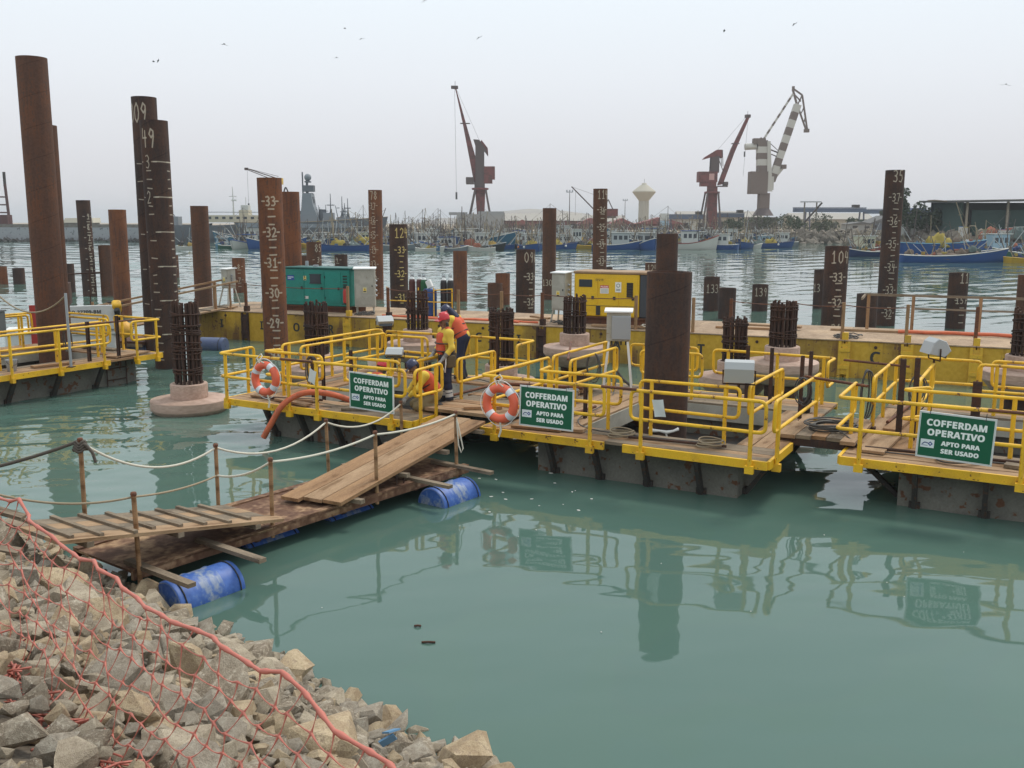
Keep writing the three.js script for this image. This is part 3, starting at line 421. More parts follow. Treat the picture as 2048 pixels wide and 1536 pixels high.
// ---------------------------------------------------------------- floating gangway
{
  const ax = V(.6, 0, -.8), sd = V(.8, 0, .6), C = V(-2.86, 0, -12.95), yaw = Math.atan2(.8, .6); // local x runs out along the pontoon, local z towards the camera side
  const t = thing('floating_pontoon', 'rusty steel pontoon walkway floating on blue drums', 'pontoon', [C.x, 0, C.z], yaw);
  seed(8); const W = 1.3, zc = -.2;
  for (let i = 0; i < 3; i++) mesh('deck_plate', box(1.99, .03, W, -2 + i * 2, .315 + i * .002, zc), M.deckPlate, t);
  for (const s of [-1, 1]) mesh('side_beam', [box(6.0, .1, .05, 0, .27, zc + s * (W / 2 - .025)), box(6.0, .02, .12, 0, .342, zc + s * (W / 2 - .06))], M.deckPlate, t);
  for (const x of [-2.7, -1.2, .3, 1.8, 2.85]) mesh('cross_beam', box(.08, .12, W - .12, x, .235, zc), M.rustBar, t);
  for (const [x, z] of [[-2.9, 1.3], [-1.95, 1.3], [1.75, 1.0], [2.75, 1.0]]) mesh('outrigger', box(.1, .05, 1.25, x, .37, z - .5), M.woodC, t);
  const eyes = [[1.45, .38]]; for (const [x, z] of eyes) mesh('lifting_eye', sweep([V(x - .08, .35, z), V(x - .08, .5, z), V(x - .04, .56, z), V(x + .04, .56, z), V(x + .08, .5, z), V(x + .08, .35, z)], .012, 6), M.rustBar, t);
  const world = (x, y, z) => V(C.x + ax.x * x + sd.x * z, y, C.z + ax.z * x + sd.z * z);
  const drumG = (() => { const prof = [[.02, -.44], [.26, -.44], [.285, -.42], [.285, -.16], [.297, -.145], [.285, -.13], [.285, .13], [.297, .145], [.285, .16], [.285, .42], [.26, .44], [.02, .44]]; const g = lathe(prof, 28); g.rotateZ(Math.PI / 2); return uvBox(g, 0, 0); })();
  const drum = (x, z, y, m, label, extra) => { const p = world(x, y, z); const d = thing('blue_drum', label, 'drum', [p.x, p.y, p.z], yaw, 'plastic drums floating the pontoon'); mesh('drum_shell', drumG, m, d); for (const s of [-.36, .36]) mesh('lashing_strap', [sweep(Array.from({ length: 20 }, (_, i) => V(s, Math.cos(i / 20 * 6.283) * .293, Math.sin(i / 20 * 6.283) * .293)), .009, 5, true)], M.black, d); for (const [by, bz] of [[.12, 0], [-.12, .05]]) mesh('bung', bar(V(.43, by, bz), V(.465, by, bz), .03, 10), M.black, d); return d; };
  drum(-2.45, .9, -.01, M.blueDrum, 'bright blue drum with sandy stains beside the rock bank'); drum(2.22, .7, -.02, M.blueDrum, 'bright blue drum beside the foot of the upper gangway');
  drum(.75, -.1, -.2, M.blueDrum, 'half sunk drum under the pontoon below the gangway'); drum(-.7, -.1, -.2, M.blueDrum, 'half sunk drum under the pontoon near the middle');
  // rope posts
  const postSpots = { p1: [-2.75, -1.0, 1.62], p2: [-2.95, .5, 1.24], p3: [-.83, -.95, 1.2], p4: [-.98, .4, 1.24], p5: [1.6, -1.35, 1.1], p6: [.92, .42, 1.26], p7: [2.77, .38, 1.26], p8: [3.5, -1.5, 1.1] }, tops = {};
  const which = { p1: 'on the far side nearest the bank', p2: 'on the near side nearest the bank', p3: 'on the far side, second from the bank', p4: 'on the near side, second from the bank', p5: 'on the far side, third from the bank', p6: 'on the near side, in front of the gangway', p7: 'on the near side at the outer end', p8: 'on the far side at the outer end' };
  for (const [k, [x, z, h]] of Object.entries(postSpots)) { const p = world(x, .33, z); const q = thing('rope_post', 'wooden rope post ' + which[k], 'post', [p.x, p.y, p.z], 0, 'rope posts along the pontoon'); const lx = rr(-.03, .03), lz = rr(-.03, .03); mesh('shaft', sweep([V(0, k === 'p1' || k === 'p5' || k === 'p8' ? -.6 : -.15, 0), V(lx, h - .33, lz)], .028, 10), M.post, q); mesh('cap', lathe([[.001, .02], [.03, .015], [.036, -.01], [.03, -.03]], 10).translate(lx, h - .33, lz), M.rustPipe, q); tops[k] = world(x, h - .04, z); tops[k].x += lx; tops[k].z += lz; }
  const rope = (label, pts, m, r = .016) => tag(mesh('rope', sweep(pts, r, 7), m, scene), label, 'rope');
  const mid3 = tops.p3.clone(); mid3.y -= .4;
  rope('white rope on the far side of the gangway posts', [...sag(tops.p8, tops.p5, .22), ...sag(tops.p5, tops.p3, .26).slice(1), ...sag(tops.p3, tops.p1, .3, 18).slice(1)], M.rope);
  rope('white rope on the near side of the gangway posts', [...sag(tops.p7, tops.p6, .06), ...sag(tops.p6, tops.p4, .07).slice(1), ...sag(tops.p4, mid3, .08).slice(1)], M.rope);
  rope('brown rope from the second far post to the bank', [...sag(mid3, tops.p2, .05), ...sag(tops.p2, V(-5.6, 1.5, -9.6), .12).slice(1)], M.ropeBrown, .013);
  rope('black cable drooping left from the knotted post', sag(tops.p1.clone().add(V(0, .02, 0)), V(-8.4, 1.25, -10.6), .2), M.ropeDark, .022);
  { const q = tops.p1; const g = []; for (let i = 0; i < 4; i++) g.push(sweep(Array.from({ length: 16 }, (_, k) => V(q.x + Math.cos(k / 16 * 6.283) * (.05 + i * .012), q.y - .03 * i + .02 * Math.sin(k * 1.3), q.z + Math.sin(k / 16 * 6.283) * (.05 + i * .01))), .018, 5, true)); g.push(sweep([q.clone(), q.clone().add(V(.1, -.03, .05)), q.clone().add(V(.17, -.12, .06)), q.clone().add(V(.2, -.24, .06))], .02, 6)); tag(mesh('rope_knot', g, M.ropeDark, scene), 'black cable knotted round the top of a rope post', 'cable'); }
  { const q = tops.p7; tag(mesh('rope_tail', [sweep([q.clone(), q.clone().add(V(.05, -.2, .05)), q.clone().add(V(.12, -.55, .06)), q.clone().add(V(.09, -.62, .06)), q.clone().add(V(.05, -.5, .07)), q.clone().add(V(.02, -.1, .05))], .011, 6)], M.rope, scene), 'loose white rope end hanging from the outer post', 'rope'); }

  // upper gangway: three long boards up to the footway
  const lo = V(-2.78, .42, -12.85), hi = V(-.88, .83, -16.35), dir = hi.clone().sub(lo).normalize(), side = dir.clone().cross(UP).normalize();
  const gw = thing('board_gangway', 'sloping gangway of three long planks up to the platforms', 'gangway', [lo.x, lo.y, lo.z]); seed(14);
  [-.33, 0, .33].forEach((o, i) => mesh('plank', beam(side.clone().multiplyScalar(o).addScaledVector(dir, [-.12, -.02, .0][i]), hi.clone().sub(lo).addScaledVector(side, o).addScaledVector(dir, rr(-.05, .12)).add(V(0, .004 * i, 0)), .315, .05), [M.woodB, M.wood, M.woodB][i], gw));
  for (const k of [.08, .36, .64, .92]) { const c = hi.clone().sub(lo).multiplyScalar(k).add(V(0, -.06, 0)); mesh('batten', beam(c.clone().addScaledVector(side, -.62), c.clone().addScaledVector(side, .62), .09, .06), M.woodC, gw); }
  // lower ramp with cleats from the bank
  const p0 = V(-5.12, .98, -9.7), p1 = V(-3.42, .47, -12.05), d2 = p1.clone().sub(p0), L2 = d2.length(); d2.normalize(); const s2 = d2.clone().cross(UP).normalize();
  const rp = thing('cleated_ramp', 'plank ramp with cross cleats from rocks to the pontoon', 'ramp', [p0.x, p0.y, p0.z]); seed(15);
  for (let i = 0; i < 4; i++) { const o = -.4 + i * .27; mesh('plank', beam(s2.clone().multiplyScalar(o), p1.clone().sub(p0).addScaledVector(s2, o).addScaledVector(d2, rr(-.06, .08)), .264, .04), [M.woodC, M.wood, M.woodC, M.wood][i], rp); }
  for (let i = 0; i < 8; i++) { const c = d2.clone().multiplyScalar(.2 + i * (L2 - .3) / 8); c.y += .038; mesh('cleat', beam(c.clone().addScaledVector(s2, -.52 + rr(-.03, .05)), c.clone().addScaledVector(s2, .5 + rr(-.06, .05)).addScaledVector(d2, rr(-.04, .04)), .05, .035), M.woodC, rp); }
  for (const k of [.12, .5, .88]) { const c = d2.clone().multiplyScalar(L2 * k); c.y -= .05; mesh('bearer', beam(c.clone().addScaledVector(s2, -.5), c.clone().addScaledVector(s2, .55), .08, .06), M.woodC, rp); }
  // a board propped on the bank at the left
  tag(mesh('loose_plank', beam(V(-6.4, 1.62, -9.5), V(-5.1, 1.2, -9.55), .13, .04), M.woodC, scene), 'single loose plank sticking in over the water at left edge', 'plank');
  tag(mesh('scrap_board', beam(V(-6.0, 1.22, -9.0), V(-4.9, 1.0, -9.05), .15, .04), M.woodC, scene), 'scrap board lying on the rocks behind the orange net', 'plank');
}
// ---------------------------------------------------------------- work barge (s along its side, t across it)
const BE = .40666, bC = Math.cos(BE), bS = Math.sin(BE), bargeTop = 1.05;
const onBarge = (s, y, t) => V(-11.5 + s * bC + t * bS, y, -35.16 + s * bS - t * bC);
const hullPaint = texMat(pixels(1024, 512, (u, v, i, j) => { const a = fbm(u * 5, v * 3, 411, 5, 3, 5), st = fbm(u * 60, v * 3, 412, 60, 3, 3), f = fbm(u * 70, v * 35, 413, 70, 35, 3); let c = mix([196, 154, 46], [150, 118, 48], smooth(.4, .68, a)); c = mix(c, [112, 78, 44], smooth(.6, .74, st * .6 + a * .4) * .75); c = mix(c, [92, 62, 42], smooth(.66, .74, f * .6 + a * .4)); const g = (f - .5) * 26 + grain(i, j, 10); return [c[0] + g, c[1] + g, c[2] + g]; }), 6.2, .75, {}, 3.1), sandy = texMat(rockCanvas(44, [176, 150, 122], [156, 132, 108], [136, 112, 92]), 2.3, .95);
const boldFont = await new FontLoader().loadAsync('fonts/droid/droid_sans_bold.typeface.json');
function letters(text, size, depth = .006) { const g = prep(new TextGeometry(text, { font: boldFont, size, depth, curveSegments: 4, bevelEnabled: false })); g.computeBoundingBox(); const b = g.boundingBox; g.translate(-(b.min.x + b.max.x) / 2, -(b.min.y + b.max.y) / 2, 0); return g; }
{
  const t = thing('work_barge', 'long mustard yellow work barge with stencilled letters', 'barge', [-11.5, 0, -35.16], -BE); seed(21);
  const joints = [-.6, 1.99, 6.35, 7.94, 13.53, 18.0, 22.59, 24.2, 25.89, 31, 36]; const wide = 3.6;
  for (let i = 0; i < joints.length - 1; i++) { const s0 = joints[i], s1 = joints[i + 1]; mesh('hull_section', rbox(s1 - s0 - .02, 2.0, wide, .03, (s0 + s1) / 2, bargeTop - .03 - 1.0, -wide / 2), hullPaint, t); mesh('deck_plate', box(s1 - s0 - .012, .03, wide + .05 + (i % 2) * .006, (s0 + s1) / 2, bargeTop - .013 + (i % 2) * .002, -wide / 2), sandy, t); }
  for (const s of joints.slice(1, -1)) mesh('coupling', [box(.22, .86, .05, s, .52, .027), box(.07, 1.02, .07, s - .12, .5, .037), box(.07, 1.02, .07, s + .12, .5, .037), box(.3, .1, .09, s, .78, .047), box(.3, .1, .09, s, .3, .047), box(.16, .2, .16, s, bargeTop + .1, -.1)], s === 1.99 || s === 7.94 || s === 13.53 ? M.rustBar : M.yellowWorn, t);
  for (const [s, c, y = .58, h = .3] of [[.9, 'I'], [2.7, 'I'], [4.21, 'O'], [5.66, 'R'], [9.6, 'A'], [11.34, 'C'], [12.75, 'I'], [16.0, 'A'], [18.59, 'T'], [23.4, 'C', .6, .34], [26.67, 'D', .6, .34]]) { const m = mesh('stencil_letter', letters(c, h), M.black, t); m.position.set(s, y, .002); }
  for (const s of [1.1, 5.0, 9.9, 11.5, 15.5, 20.2, 23.4, 26.7]) mesh('bolt_head', bar(V(s, .88, 0), V(s, .88, .03), .045, 8), M.rustBar, t);
  // front edge posts with a thin rail
  const posts = [.55, 1.95, 6.3, 7.9, 10.55, 12.1, 13.5, 16.55, 18.3, 19.4, 21.2, 22.5, 24.15, 25.85, 27.6]; for (const s of posts) mesh('edge_post', [box(.09, 1.06, .07, s, bargeTop + .5, -.12)], s % 2 < 1 ? M.post : M.rustPipe, t);
  for (let i = 0; i < posts.length - 1; i++) if (![2, 7, 8].includes(i) && posts[i] < 24) mesh('edge_rail', sweep(sag(V(posts[i], bargeTop + .96, -.16), V(posts[i + 1], bargeTop + .94, -.16), .05, 6), .014, 5), M.rustPipe, t);
  // brown handrail at the right hand end
  mesh('handrail', [beam(V(22.9, 2.13, -2.9), V(30, 2.13, -2.9), .05, .07), beam(V(24.3, 1.75, -2.9), V(30, 1.75, -2.9), .03, .05), beam(V(22.9, 2.12, -2.9), V(22.9, 2.12, -1.2), .05, .07)], M.woodC, t);
  for (const s of [23.0, 24.25, 26.05, 27.9, 29.6]) mesh('handrail_post', box(.09, 1.1, .09, s, 1.58, -2.9), M.post, t);
}
const deckThing = (name, label, cat, s, tt, turn = 0, group, y = bargeTop + .004) => { const p = onBarge(s, y, tt); return thing(name, label, cat, [p.x, p.y, p.z], -BE + turn, group); };
function sticker(parent, w, h, draw, x, y, z, turn = 0, name = 'sticker') { const c = document.createElement('canvas'); c.width = 128; c.height = Math.round(128 * h / w); const q = c.getContext('2d'); draw(q, c.width, c.height); const g = new THREE.BoxGeometry(w, h, .006); const m = mesh(name, g, new THREE.MeshPhysicalMaterial({ map: asTexture(c), roughness: .5 }), parent); m.position.set(x, y, z); m.rotation.y = turn; return m; }
const warnSign = (q, W, H) => { q.fillStyle = '#d9cf9a'; q.fillRect(0, 0, W, H); q.fillStyle = '#e6b800'; q.beginPath(); q.moveTo(W / 2, H * .08); q.lineTo(W * .92, H * .62); q.lineTo(W * .08, H * .62); q.fill(); q.fillStyle = '#222'; q.fillRect(W * .46, H * .22, W * .1, H * .28); q.fillRect(W * .12, H * .7, W * .76, H * .2); };
// green generator
{
  const t = deckThing('generator', 'teal green generator canopy on the yellow barge', 'generator', 4.4, 1.55); const teal = texMat(paintCanvas(51, [34, 138, 124], [40, 122, 110], [92, 84, 70], .78), 1.7, .5), tealDark = mat(.012, .1, .085, .5);
  mesh('skid', [box(2.85, .16, .95, 0, .08, 0), box(2.95, .06, 1.05, 0, .18, 0)], M.rustPlate, t);
  mesh('canopy', [rbox(2.75, 1.32, 1.0, .04, 0, .87, 0)], teal, t);
  mesh('roof', rbox(2.82, .07, 1.06, .03, 0, 1.56, 0), tealDark, t);
  for (const [x, w] of [[-.95, .78], [-.1, .82], [.68, .66]]) { const d = mesh('door', box(w, 1.1, .02, x, .88, .505), teal, t); mesh('handle', box(.06, .1, .03, x + w * .38, .85, .53), M.black, d); mesh('hinge', [box(.02, .08, .03, x - w / 2, 1.25, .52), box(.02, .08, .03, x - w / 2, .5, .52)], M.black, d); }
  mesh('louvre', [...Array.from({ length: 9 }, (_, i) => box(.16, .03, .03, 1.2, .5 + i * .1, .512, .5))], M.darkSteel, t);
  mesh('control_window', [box(.46, .3, .02, -.05, 1.18, .522), box(.5, .03, .03, -.05, 1.34, .53), box(.5, .03, .03, -.05, 1.02, .53)], M.glass, t);
  sticker(t, .3, .18, (q, W, H) => { q.fillStyle = '#2c4f94'; q.fillRect(0, 0, W, H); q.fillStyle = '#dfe4ea'; q.fillRect(10, H * .3, W - 20, 12); q.fillRect(10, H * .6, W * .5, 10); }, -1.12, 1.2, .522);
  sticker(t, .12, .16, warnSign, -.5, 1.2, .522); sticker(t, .16, .1, (q, W, H) => { q.fillStyle = '#d8d8d0'; q.fillRect(0, 0, W, H); }, -.45, .5, .522);
  mesh('exhaust', [bar(V(-.9, 1.58, -.2), V(-.9, 1.78, -.2), .06, 12), bar(V(-.3, 1.58, .1), V(-.3, 1.66, .1), .1, 12)], M.galvanised, t);
  const e = deckThing('fire_extinguisher', 'red fire extinguisher at the end of the green generator', 'extinguisher', 5.72, .86); mesh('bottle', lathe([[.001, .35], [.07, .36], [.085, .4], [.085, .78], [.05, .86], [.02, .9]], 16), M.red, e); mesh('valve', [box(.05, .08, .1, 0, .93, .02)], M.black, e); mesh('bracket', [box(.03, .95, .03, 0, .45, -.1), box(.2, .02, .2, 0, .33, 0)], M.rustBar, e);
}
// yellow generator with a dark end
{
  const t = deckThing('generator', 'yellow generator with dark grey end on the barge', 'generator', 15.8, 1.6); const yel = texMat(paintCanvas(52, [226, 180, 28], [204, 162, 36], [126, 96, 50], .77), 1.9, .45), dark = mat(.05, .055, .065, .5);
  mesh('skid', [box(3.1, .2, 1.0, 0, .1, 0), box(3.3, .06, .9, .1, .22, .1)], M.rustPlate, t);
  mesh('canopy', rbox(2.15, 1.36, 1.1, .05, -.5, .93, 0), yel, t); mesh('end_panel', rbox(1.0, 1.36, 1.08, .05, 1.08, .93, 0), dark, t); mesh('roof', rbox(3.2, .09, 1.16, .04, 0, 1.64, 0), texMat(woodDusty, 2, .7), t);
  for (const [x, w] of [[-1.15, .72], [-.42, .66], [.22, .56]]) { const d = mesh('door', box(w, .98, .02, x, .95, .556), yel, t); mesh('handle', box(.08, .1, .03, x + w * .3, .85, .58), M.black, d); mesh('seam', [box(w, .012, .012, x, .6, .572)], M.black, d); }
  mesh('control_window', rbox(.44, .24, .03, .04, -1.18, 1.3, .57), M.glass, t); mesh('vent', [box(.2, .46, .02, .28, 1.12, .572), ...Array.from({ length: 6 }, (_, i) => box(.2, .02, .03, .28, .92 + i * .08, .585, .5))], M.darkSteel, t); mesh('vent', [box(.14, .3, .02, -.75, .45, .572)], M.black, t);
  const words = (lines, bg, fg) => (q, W, H) => { q.fillStyle = bg; q.fillRect(0, 0, W, H); q.fillStyle = fg; lines.forEach((l, i) => { q.font = 'bold ' + Math.round(H / lines.length * .72) + 'px sans-serif'; q.textAlign = 'center'; q.fillText(l, W / 2, H * (i + .78) / lines.length, W * .92); }); };
  sticker(t, .34, .13, words(['EP219'], '#dcae22', '#3a3420'), -.72, 1.42, .572); sticker(t, .28, .26, (q, W, H) => { q.fillStyle = '#e9e5dc'; q.fillRect(0, 0, W, H); q.fillStyle = '#c02a20'; q.fillRect(0, 0, W, H * .34); q.fillStyle = '#fff'; q.font = 'bold 30px sans-serif'; q.textAlign = 'center'; q.fillText('PELIGRO', W / 2, H * .27, W * .9); q.fillStyle = '#8a8a84'; for (let i = 0; i < 4; i++) q.fillRect(12, H * (.45 + i * .13), W - 24, 6); }, -.55, 1.12, .572);
  sticker(t, .2, .32, (q, W, H) => { q.fillStyle = '#e9e6da'; q.fillRect(0, 0, W, H); q.strokeStyle = '#333'; q.lineWidth = 9; q.beginPath(); q.arc(W / 2, H * .34, W * .26, 0, 6.3); q.stroke(); q.fillStyle = '#333'; q.fillRect(20, H * .68, W - 40, 10); q.fillRect(20, H * .8, W - 40, 10); }, -.1, 1.2, .572);
  sticker(t, .6, .34, (q, W, H) => { q.fillStyle = '#33373d'; q.fillRect(0, 0, W, H); q.fillStyle = '#e8e8e6'; q.fillRect(12, 6, W - 24, 12); q.font = 'bold 26px sans-serif'; q.textAlign = 'center'; q.fillText('Atlas Copco', W / 2, H * .58, W - 20); q.fillRect(12, H * .72, W - 24, 10); }, 1.08, 1.36, .55); sticker(t, .5, .1, words(['QAS 150'], '#33373d', '#d8d8d4'), 1.08, .62, .55);
}
function cabinetBox(label, s, tt, w, h, d, y0, legs, turn = 0) {
  const t = deckThing('electrical_cabinet', label, 'cabinet', s, tt, turn, 'electrical cabinets on the barge');
  mesh('housing', rbox(w, h, d, .012, 0, y0 + h / 2, 0), M.cabinet, t); mesh('rain_hood', box(w + .08, .03, d + .1, 0, y0 + h + .02, 0, .06), M.white, t);
  const dr = mesh('door', box(w * .86, h * .9, .015, 0, y0 + h / 2, d / 2 + .006), M.cabinet, t); mesh('lock', box(.03, .06, .02, w * .36, y0 + h * .55, d / 2 + .02), M.black, dr);
  sticker(t, .13, .18, warnSign, 0, y0 + h * .45, d / 2 + .018); for (let i = 0; i < 4; i++) mesh('socket', bar(V(w / 2, y0 + h * (.3 + i * .13), 0), V(w / 2 + .06, y0 + h * (.28 + i * .13), 0), .035, 8), M.galvanised, t);
  if (legs) for (const sx of [-1, 1]) for (const sz of [-1, 1]) mesh('leg', beam(V(sx * w * .42, y0, sz * d * .4), V(sx * (w * .42 + legs), 0, sz * (d * .4 + legs)), .04, .04, V(0, 0, 1)), M.cabinet, t);
  else mesh('leg', [box(.05, y0, d * .8, -w * .4, y0 / 2, 0), box(.05, y0, d * .8, w * .4, y0 / 2, 0)], M.cabinet, t);
  return t;
}
cabinetBox('small grey cabinet on splayed legs beside the wooden gangway', .3, 1.2, .42, .72, .35, .72, .14, -.3);
cabinetBox('grey cabinet half hidden behind the pile numbered 33', 1.9, 1.6, .36, .66, .35, .7, .1, -.2);
cabinetBox('tall grey cabinet at the right end of the green generator', 6.3, 1.25, .72, 1.34, .5, .24, 0, .5);
cabinetBox('grey cabinet at the left end of the yellow generator', 13.75, 1.2, .5, 1.2, .42, .4, .06, -.2);
// gas cylinders
{
  const cyl = (s, tt, m, label, h = 1.28, r = .115) => { const t = deckThing('gas_cylinder', label, 'gas cylinder', s, tt, 0, 'gas cylinders standing on the barge'); mesh('bottle', lathe([[.001, 0], [r - .01, 0], [r, .02], [r, h - .16], [r * .8, h - .06], [r * .38, h], [r * .38, h + .03]], 20), m, t); mesh('shoulder', lathe([[r * .9, h - .12], [r * .66, h - .02], [r * .42, h + .03], [.001, h + .04]], 18), M.white, t); mesh('valve_guard', [sweep([V(-.05, h + .02, 0), V(-.055, h + .13, 0), V(-.03, h + .17, 0), V(.03, h + .17, 0), V(.055, h + .13, 0), V(.05, h + .02, 0)], .014, 6), bar(V(0, h, 0), V(0, h + .12, 0), .025, 8), bar(V(-.04, h + .08, .02), V(.04, h + .08, .02), .02, 8)], M.galvanised, t); };
  const brown = mat(.09, .03, .025, .5), gr = mat(.015, .1, .035, .45), bl = mat(.02, .06, .2, .4), bk = mat(.025, .022, .024, .45);
  cyl(7.95, 1.7, brown, 'leftmost dark red gas cylinder'); cyl(8.25, 1.7, brown, 'second dark red gas cylinder'); cyl(8.5, 1.55, gr, 'dark green gas cylinder beside the blue drum'); cyl(9.25, 1.6, bk, 'left one of two black gas cylinders'); cyl(9.5, 1.62, bk, 'right one of two black gas cylinders');
  const d = deckThing('blue_barrel', 'dark blue barrel behind the rebar cage on barge', 'barrel', 8.82, 1.4); mesh('barrel_body', lathe([[.001, 0], [.22, 0], [.235, .03], [.235, .3], [.245, .31], [.235, .33], [.235, .62], [.245, .63], [.235, .65], [.235, .88], [.2, .93], [.001, .93]], 24), bl, d); const f = deckThing('white_jug', 'white plastic jug tilted on top of the blue barrel', 'jug', 8.9, 1.35, 0, undefined, bargeTop + .95); const j = mesh('jug_body', rbox(.2, .28, .13, .03, 0, .16, 0), M.white, f); mesh('cap', bar(V(-.04, .29, 0), V(-.04, .34, 0), .025, 10), M.black, j); f.rotation.z = .45;
  const rk = deckThing('cylinder_rack', 'low yellow pipe rack around the gas cylinders', 'rack', 8.6, 1.15); mesh('frame', [...[-1.35, -.1, .5, 1.2].map((x) => bar(V(x, 0, 0), V(x, .98, 0), .022, 8)), bar(V(-1.35, .5, 0), V(1.2, .5, 0), .018, 8), bar(V(.5, .9, 0), V(1.2, .96, 0), .018, 8)], M.yellow, rk);
}
// hoses, planks and clutter on the barge
{
  const line = (label, s0, s1, tt, m, r, y = bargeTop + .03) => tag(mesh('hose', sweep(Array.from({ length: 30 }, (_, i) => { const k = i / 29; return onBarge(s0 + (s1 - s0) * k, y + .006 * Math.sin(k * 40), tt + .12 * Math.sin(k * 9 + s0)); }), r, 7), m, scene), label, 'hose');
  line('red hose along the barge deck behind the workers', 7.4, 12.6, .45, M.orangeHose, .04); line('second red hose lying beside the workers on deck', 8.4, 13.2, .65, M.orangeHose, .035); line('long red pipe along the right end of barge deck', 23.9, 31, 2.3, M.orangeHose, .055, bargeTop + .07);
  seed(61); const timber = (s, tt, L, turn, label, y = .04) => { const p = onBarge(s, bargeTop + y, tt); const m = mesh('timber', box(L, .06, .2, 0, 0, 0), pick(woods), scene); m.position.copy(p); m.rotation.y = -BE + turn; tag(m, label, 'timber', 'timbers lying on the barge deck'); };
  timber(12.6, 1.2, 1.1, .3, 'short timber beside the pile painted 096'); timber(12.9, 1.5, .9, -.5, 'timber propped across another near pile 096', .1); timber(16.4, .35, 2.6, .04, 'long brown plank in front of the yellow generator', .06); timber(19.6, 1.6, 1.8, .1, 'grey timber left of the pile painted 104'); timber(20.4, 2.0, 1.6, -.1, 'grey timber stacked behind another near pile 104', .1); timber(23, 2.4, 2.0, .05, 'thin timber by the foot of the handrail');
  for (const [s, tt, n, r, label] of [[17.1, .45, 5, .3, 'tangled white cables in front of the generator end'], [14.0, .5, 5, .22, 'black cable heap under the grey cabinet'], [22.6, .5, 4, .3, 'dark cable coil on the barge right of pile 104'], [6.6, .7, 4, .3, 'black cable heap beside the tall grey cabinet']]) { const g = []; for (let i = 0; i < n; i++) { const c = onBarge(s + rr(-.12, .12), bargeTop + .03 + i * .022, tt + rr(-.1, .1)); const q = r * rr(.7, 1.1); g.push(sweep(Array.from({ length: 18 }, (_, k) => V(c.x + Math.cos(k / 18 * 6.283) * q, c.y + .02 * Math.sin(k * 2 + i), c.z + Math.sin(k / 18 * 6.283) * q * .8)), .016, 5, true)); } tag(mesh('cable_coil', g, label.includes('white') ? M.rope : M.cable, scene), label, 'cable'); }
  // sloping gangway to the left and its float
  const a = onBarge(.6, bargeTop + .08, .9), b = V(-15.3, .42, -30.4), dir = b.clone().sub(a).normalize(), sd = dir.clone().cross(UP).normalize();
  const gw = thing('barge_gangway', 'wooden gangway sloping from the barge to the left', 'gangway', [a.x, a.y, a.z]); for (let i = 0; i < 3; i++) mesh('plank', beam(sd.clone().multiplyScalar(-.32 + i * .32), b.clone().sub(a).addScaledVector(sd, -.32 + i * .32), .31, .05), pick(woods), gw);
  for (let i = 0; i < 9; i++) { const c = b.clone().sub(a).multiplyScalar((i + .6) / 10); c.y += .04; mesh('cleat', beam(c.clone().addScaledVector(sd, -.46), c.clone().addScaledVector(sd, .46), .05, .035), M.woodC, gw); }
  for (const s of [-1, 1]) { mesh('handrail', beam(V(0, .95, 0).addScaledVector(sd, s * .55), b.clone().sub(a).multiplyScalar(.72).addScaledVector(sd, s * .55).add(V(0, .75, 0)), .07, .06), s < 0 ? M.wood : M.post, gw); for (const k of [.05, .38, .7]) { const c = b.clone().sub(a).multiplyScalar(k).addScaledVector(sd, s * .55); mesh('rail_post', box(.06, 1.0, .06, c.x, c.y + .42, c.z), M.post, gw); } }
  const fl = thing('gangway_float', 'rusty float under the end of the barge gangway', 'float', [-13.4, 0, -31.6], -.3); mesh('float_deck', box(3.4, .12, 1.3, 0, .36, 0), M.rustPlate, fl); mesh('side_rail', box(3.4, .1, .06, 0, .3, .64), M.woodC, fl);
  const dg = lathe([[.02, -.44], [.26, -.44], [.285, -.42], [.285, .42], [.26, .44], [.02, .44]], 24); dg.rotateZ(Math.PI / 2); for (const [x, z, l] of [[-10.1, -31.9, 'grey blue drum floating at the barge corner'], [-12.2, -31.0, 'grey blue drum under the rusty float']]) { const d = thing('float_drum', l, 'drum', [x, .12, z], -.2); mesh('drum_shell', uvBox(dg.clone(), 0, 1), texMat(paintCanvas(29, [84, 96, 128], [96, 104, 124], [130, 130, 130], .66), .8, .5), d); mesh('lashing_strap', sweep(Array.from({ length: 18 }, (_, i) => V(.3, Math.cos(i / 18 * 6.283) * .292, Math.sin(i / 18 * 6.283) * .292)), .01, 5, true), M.black, d); }
}
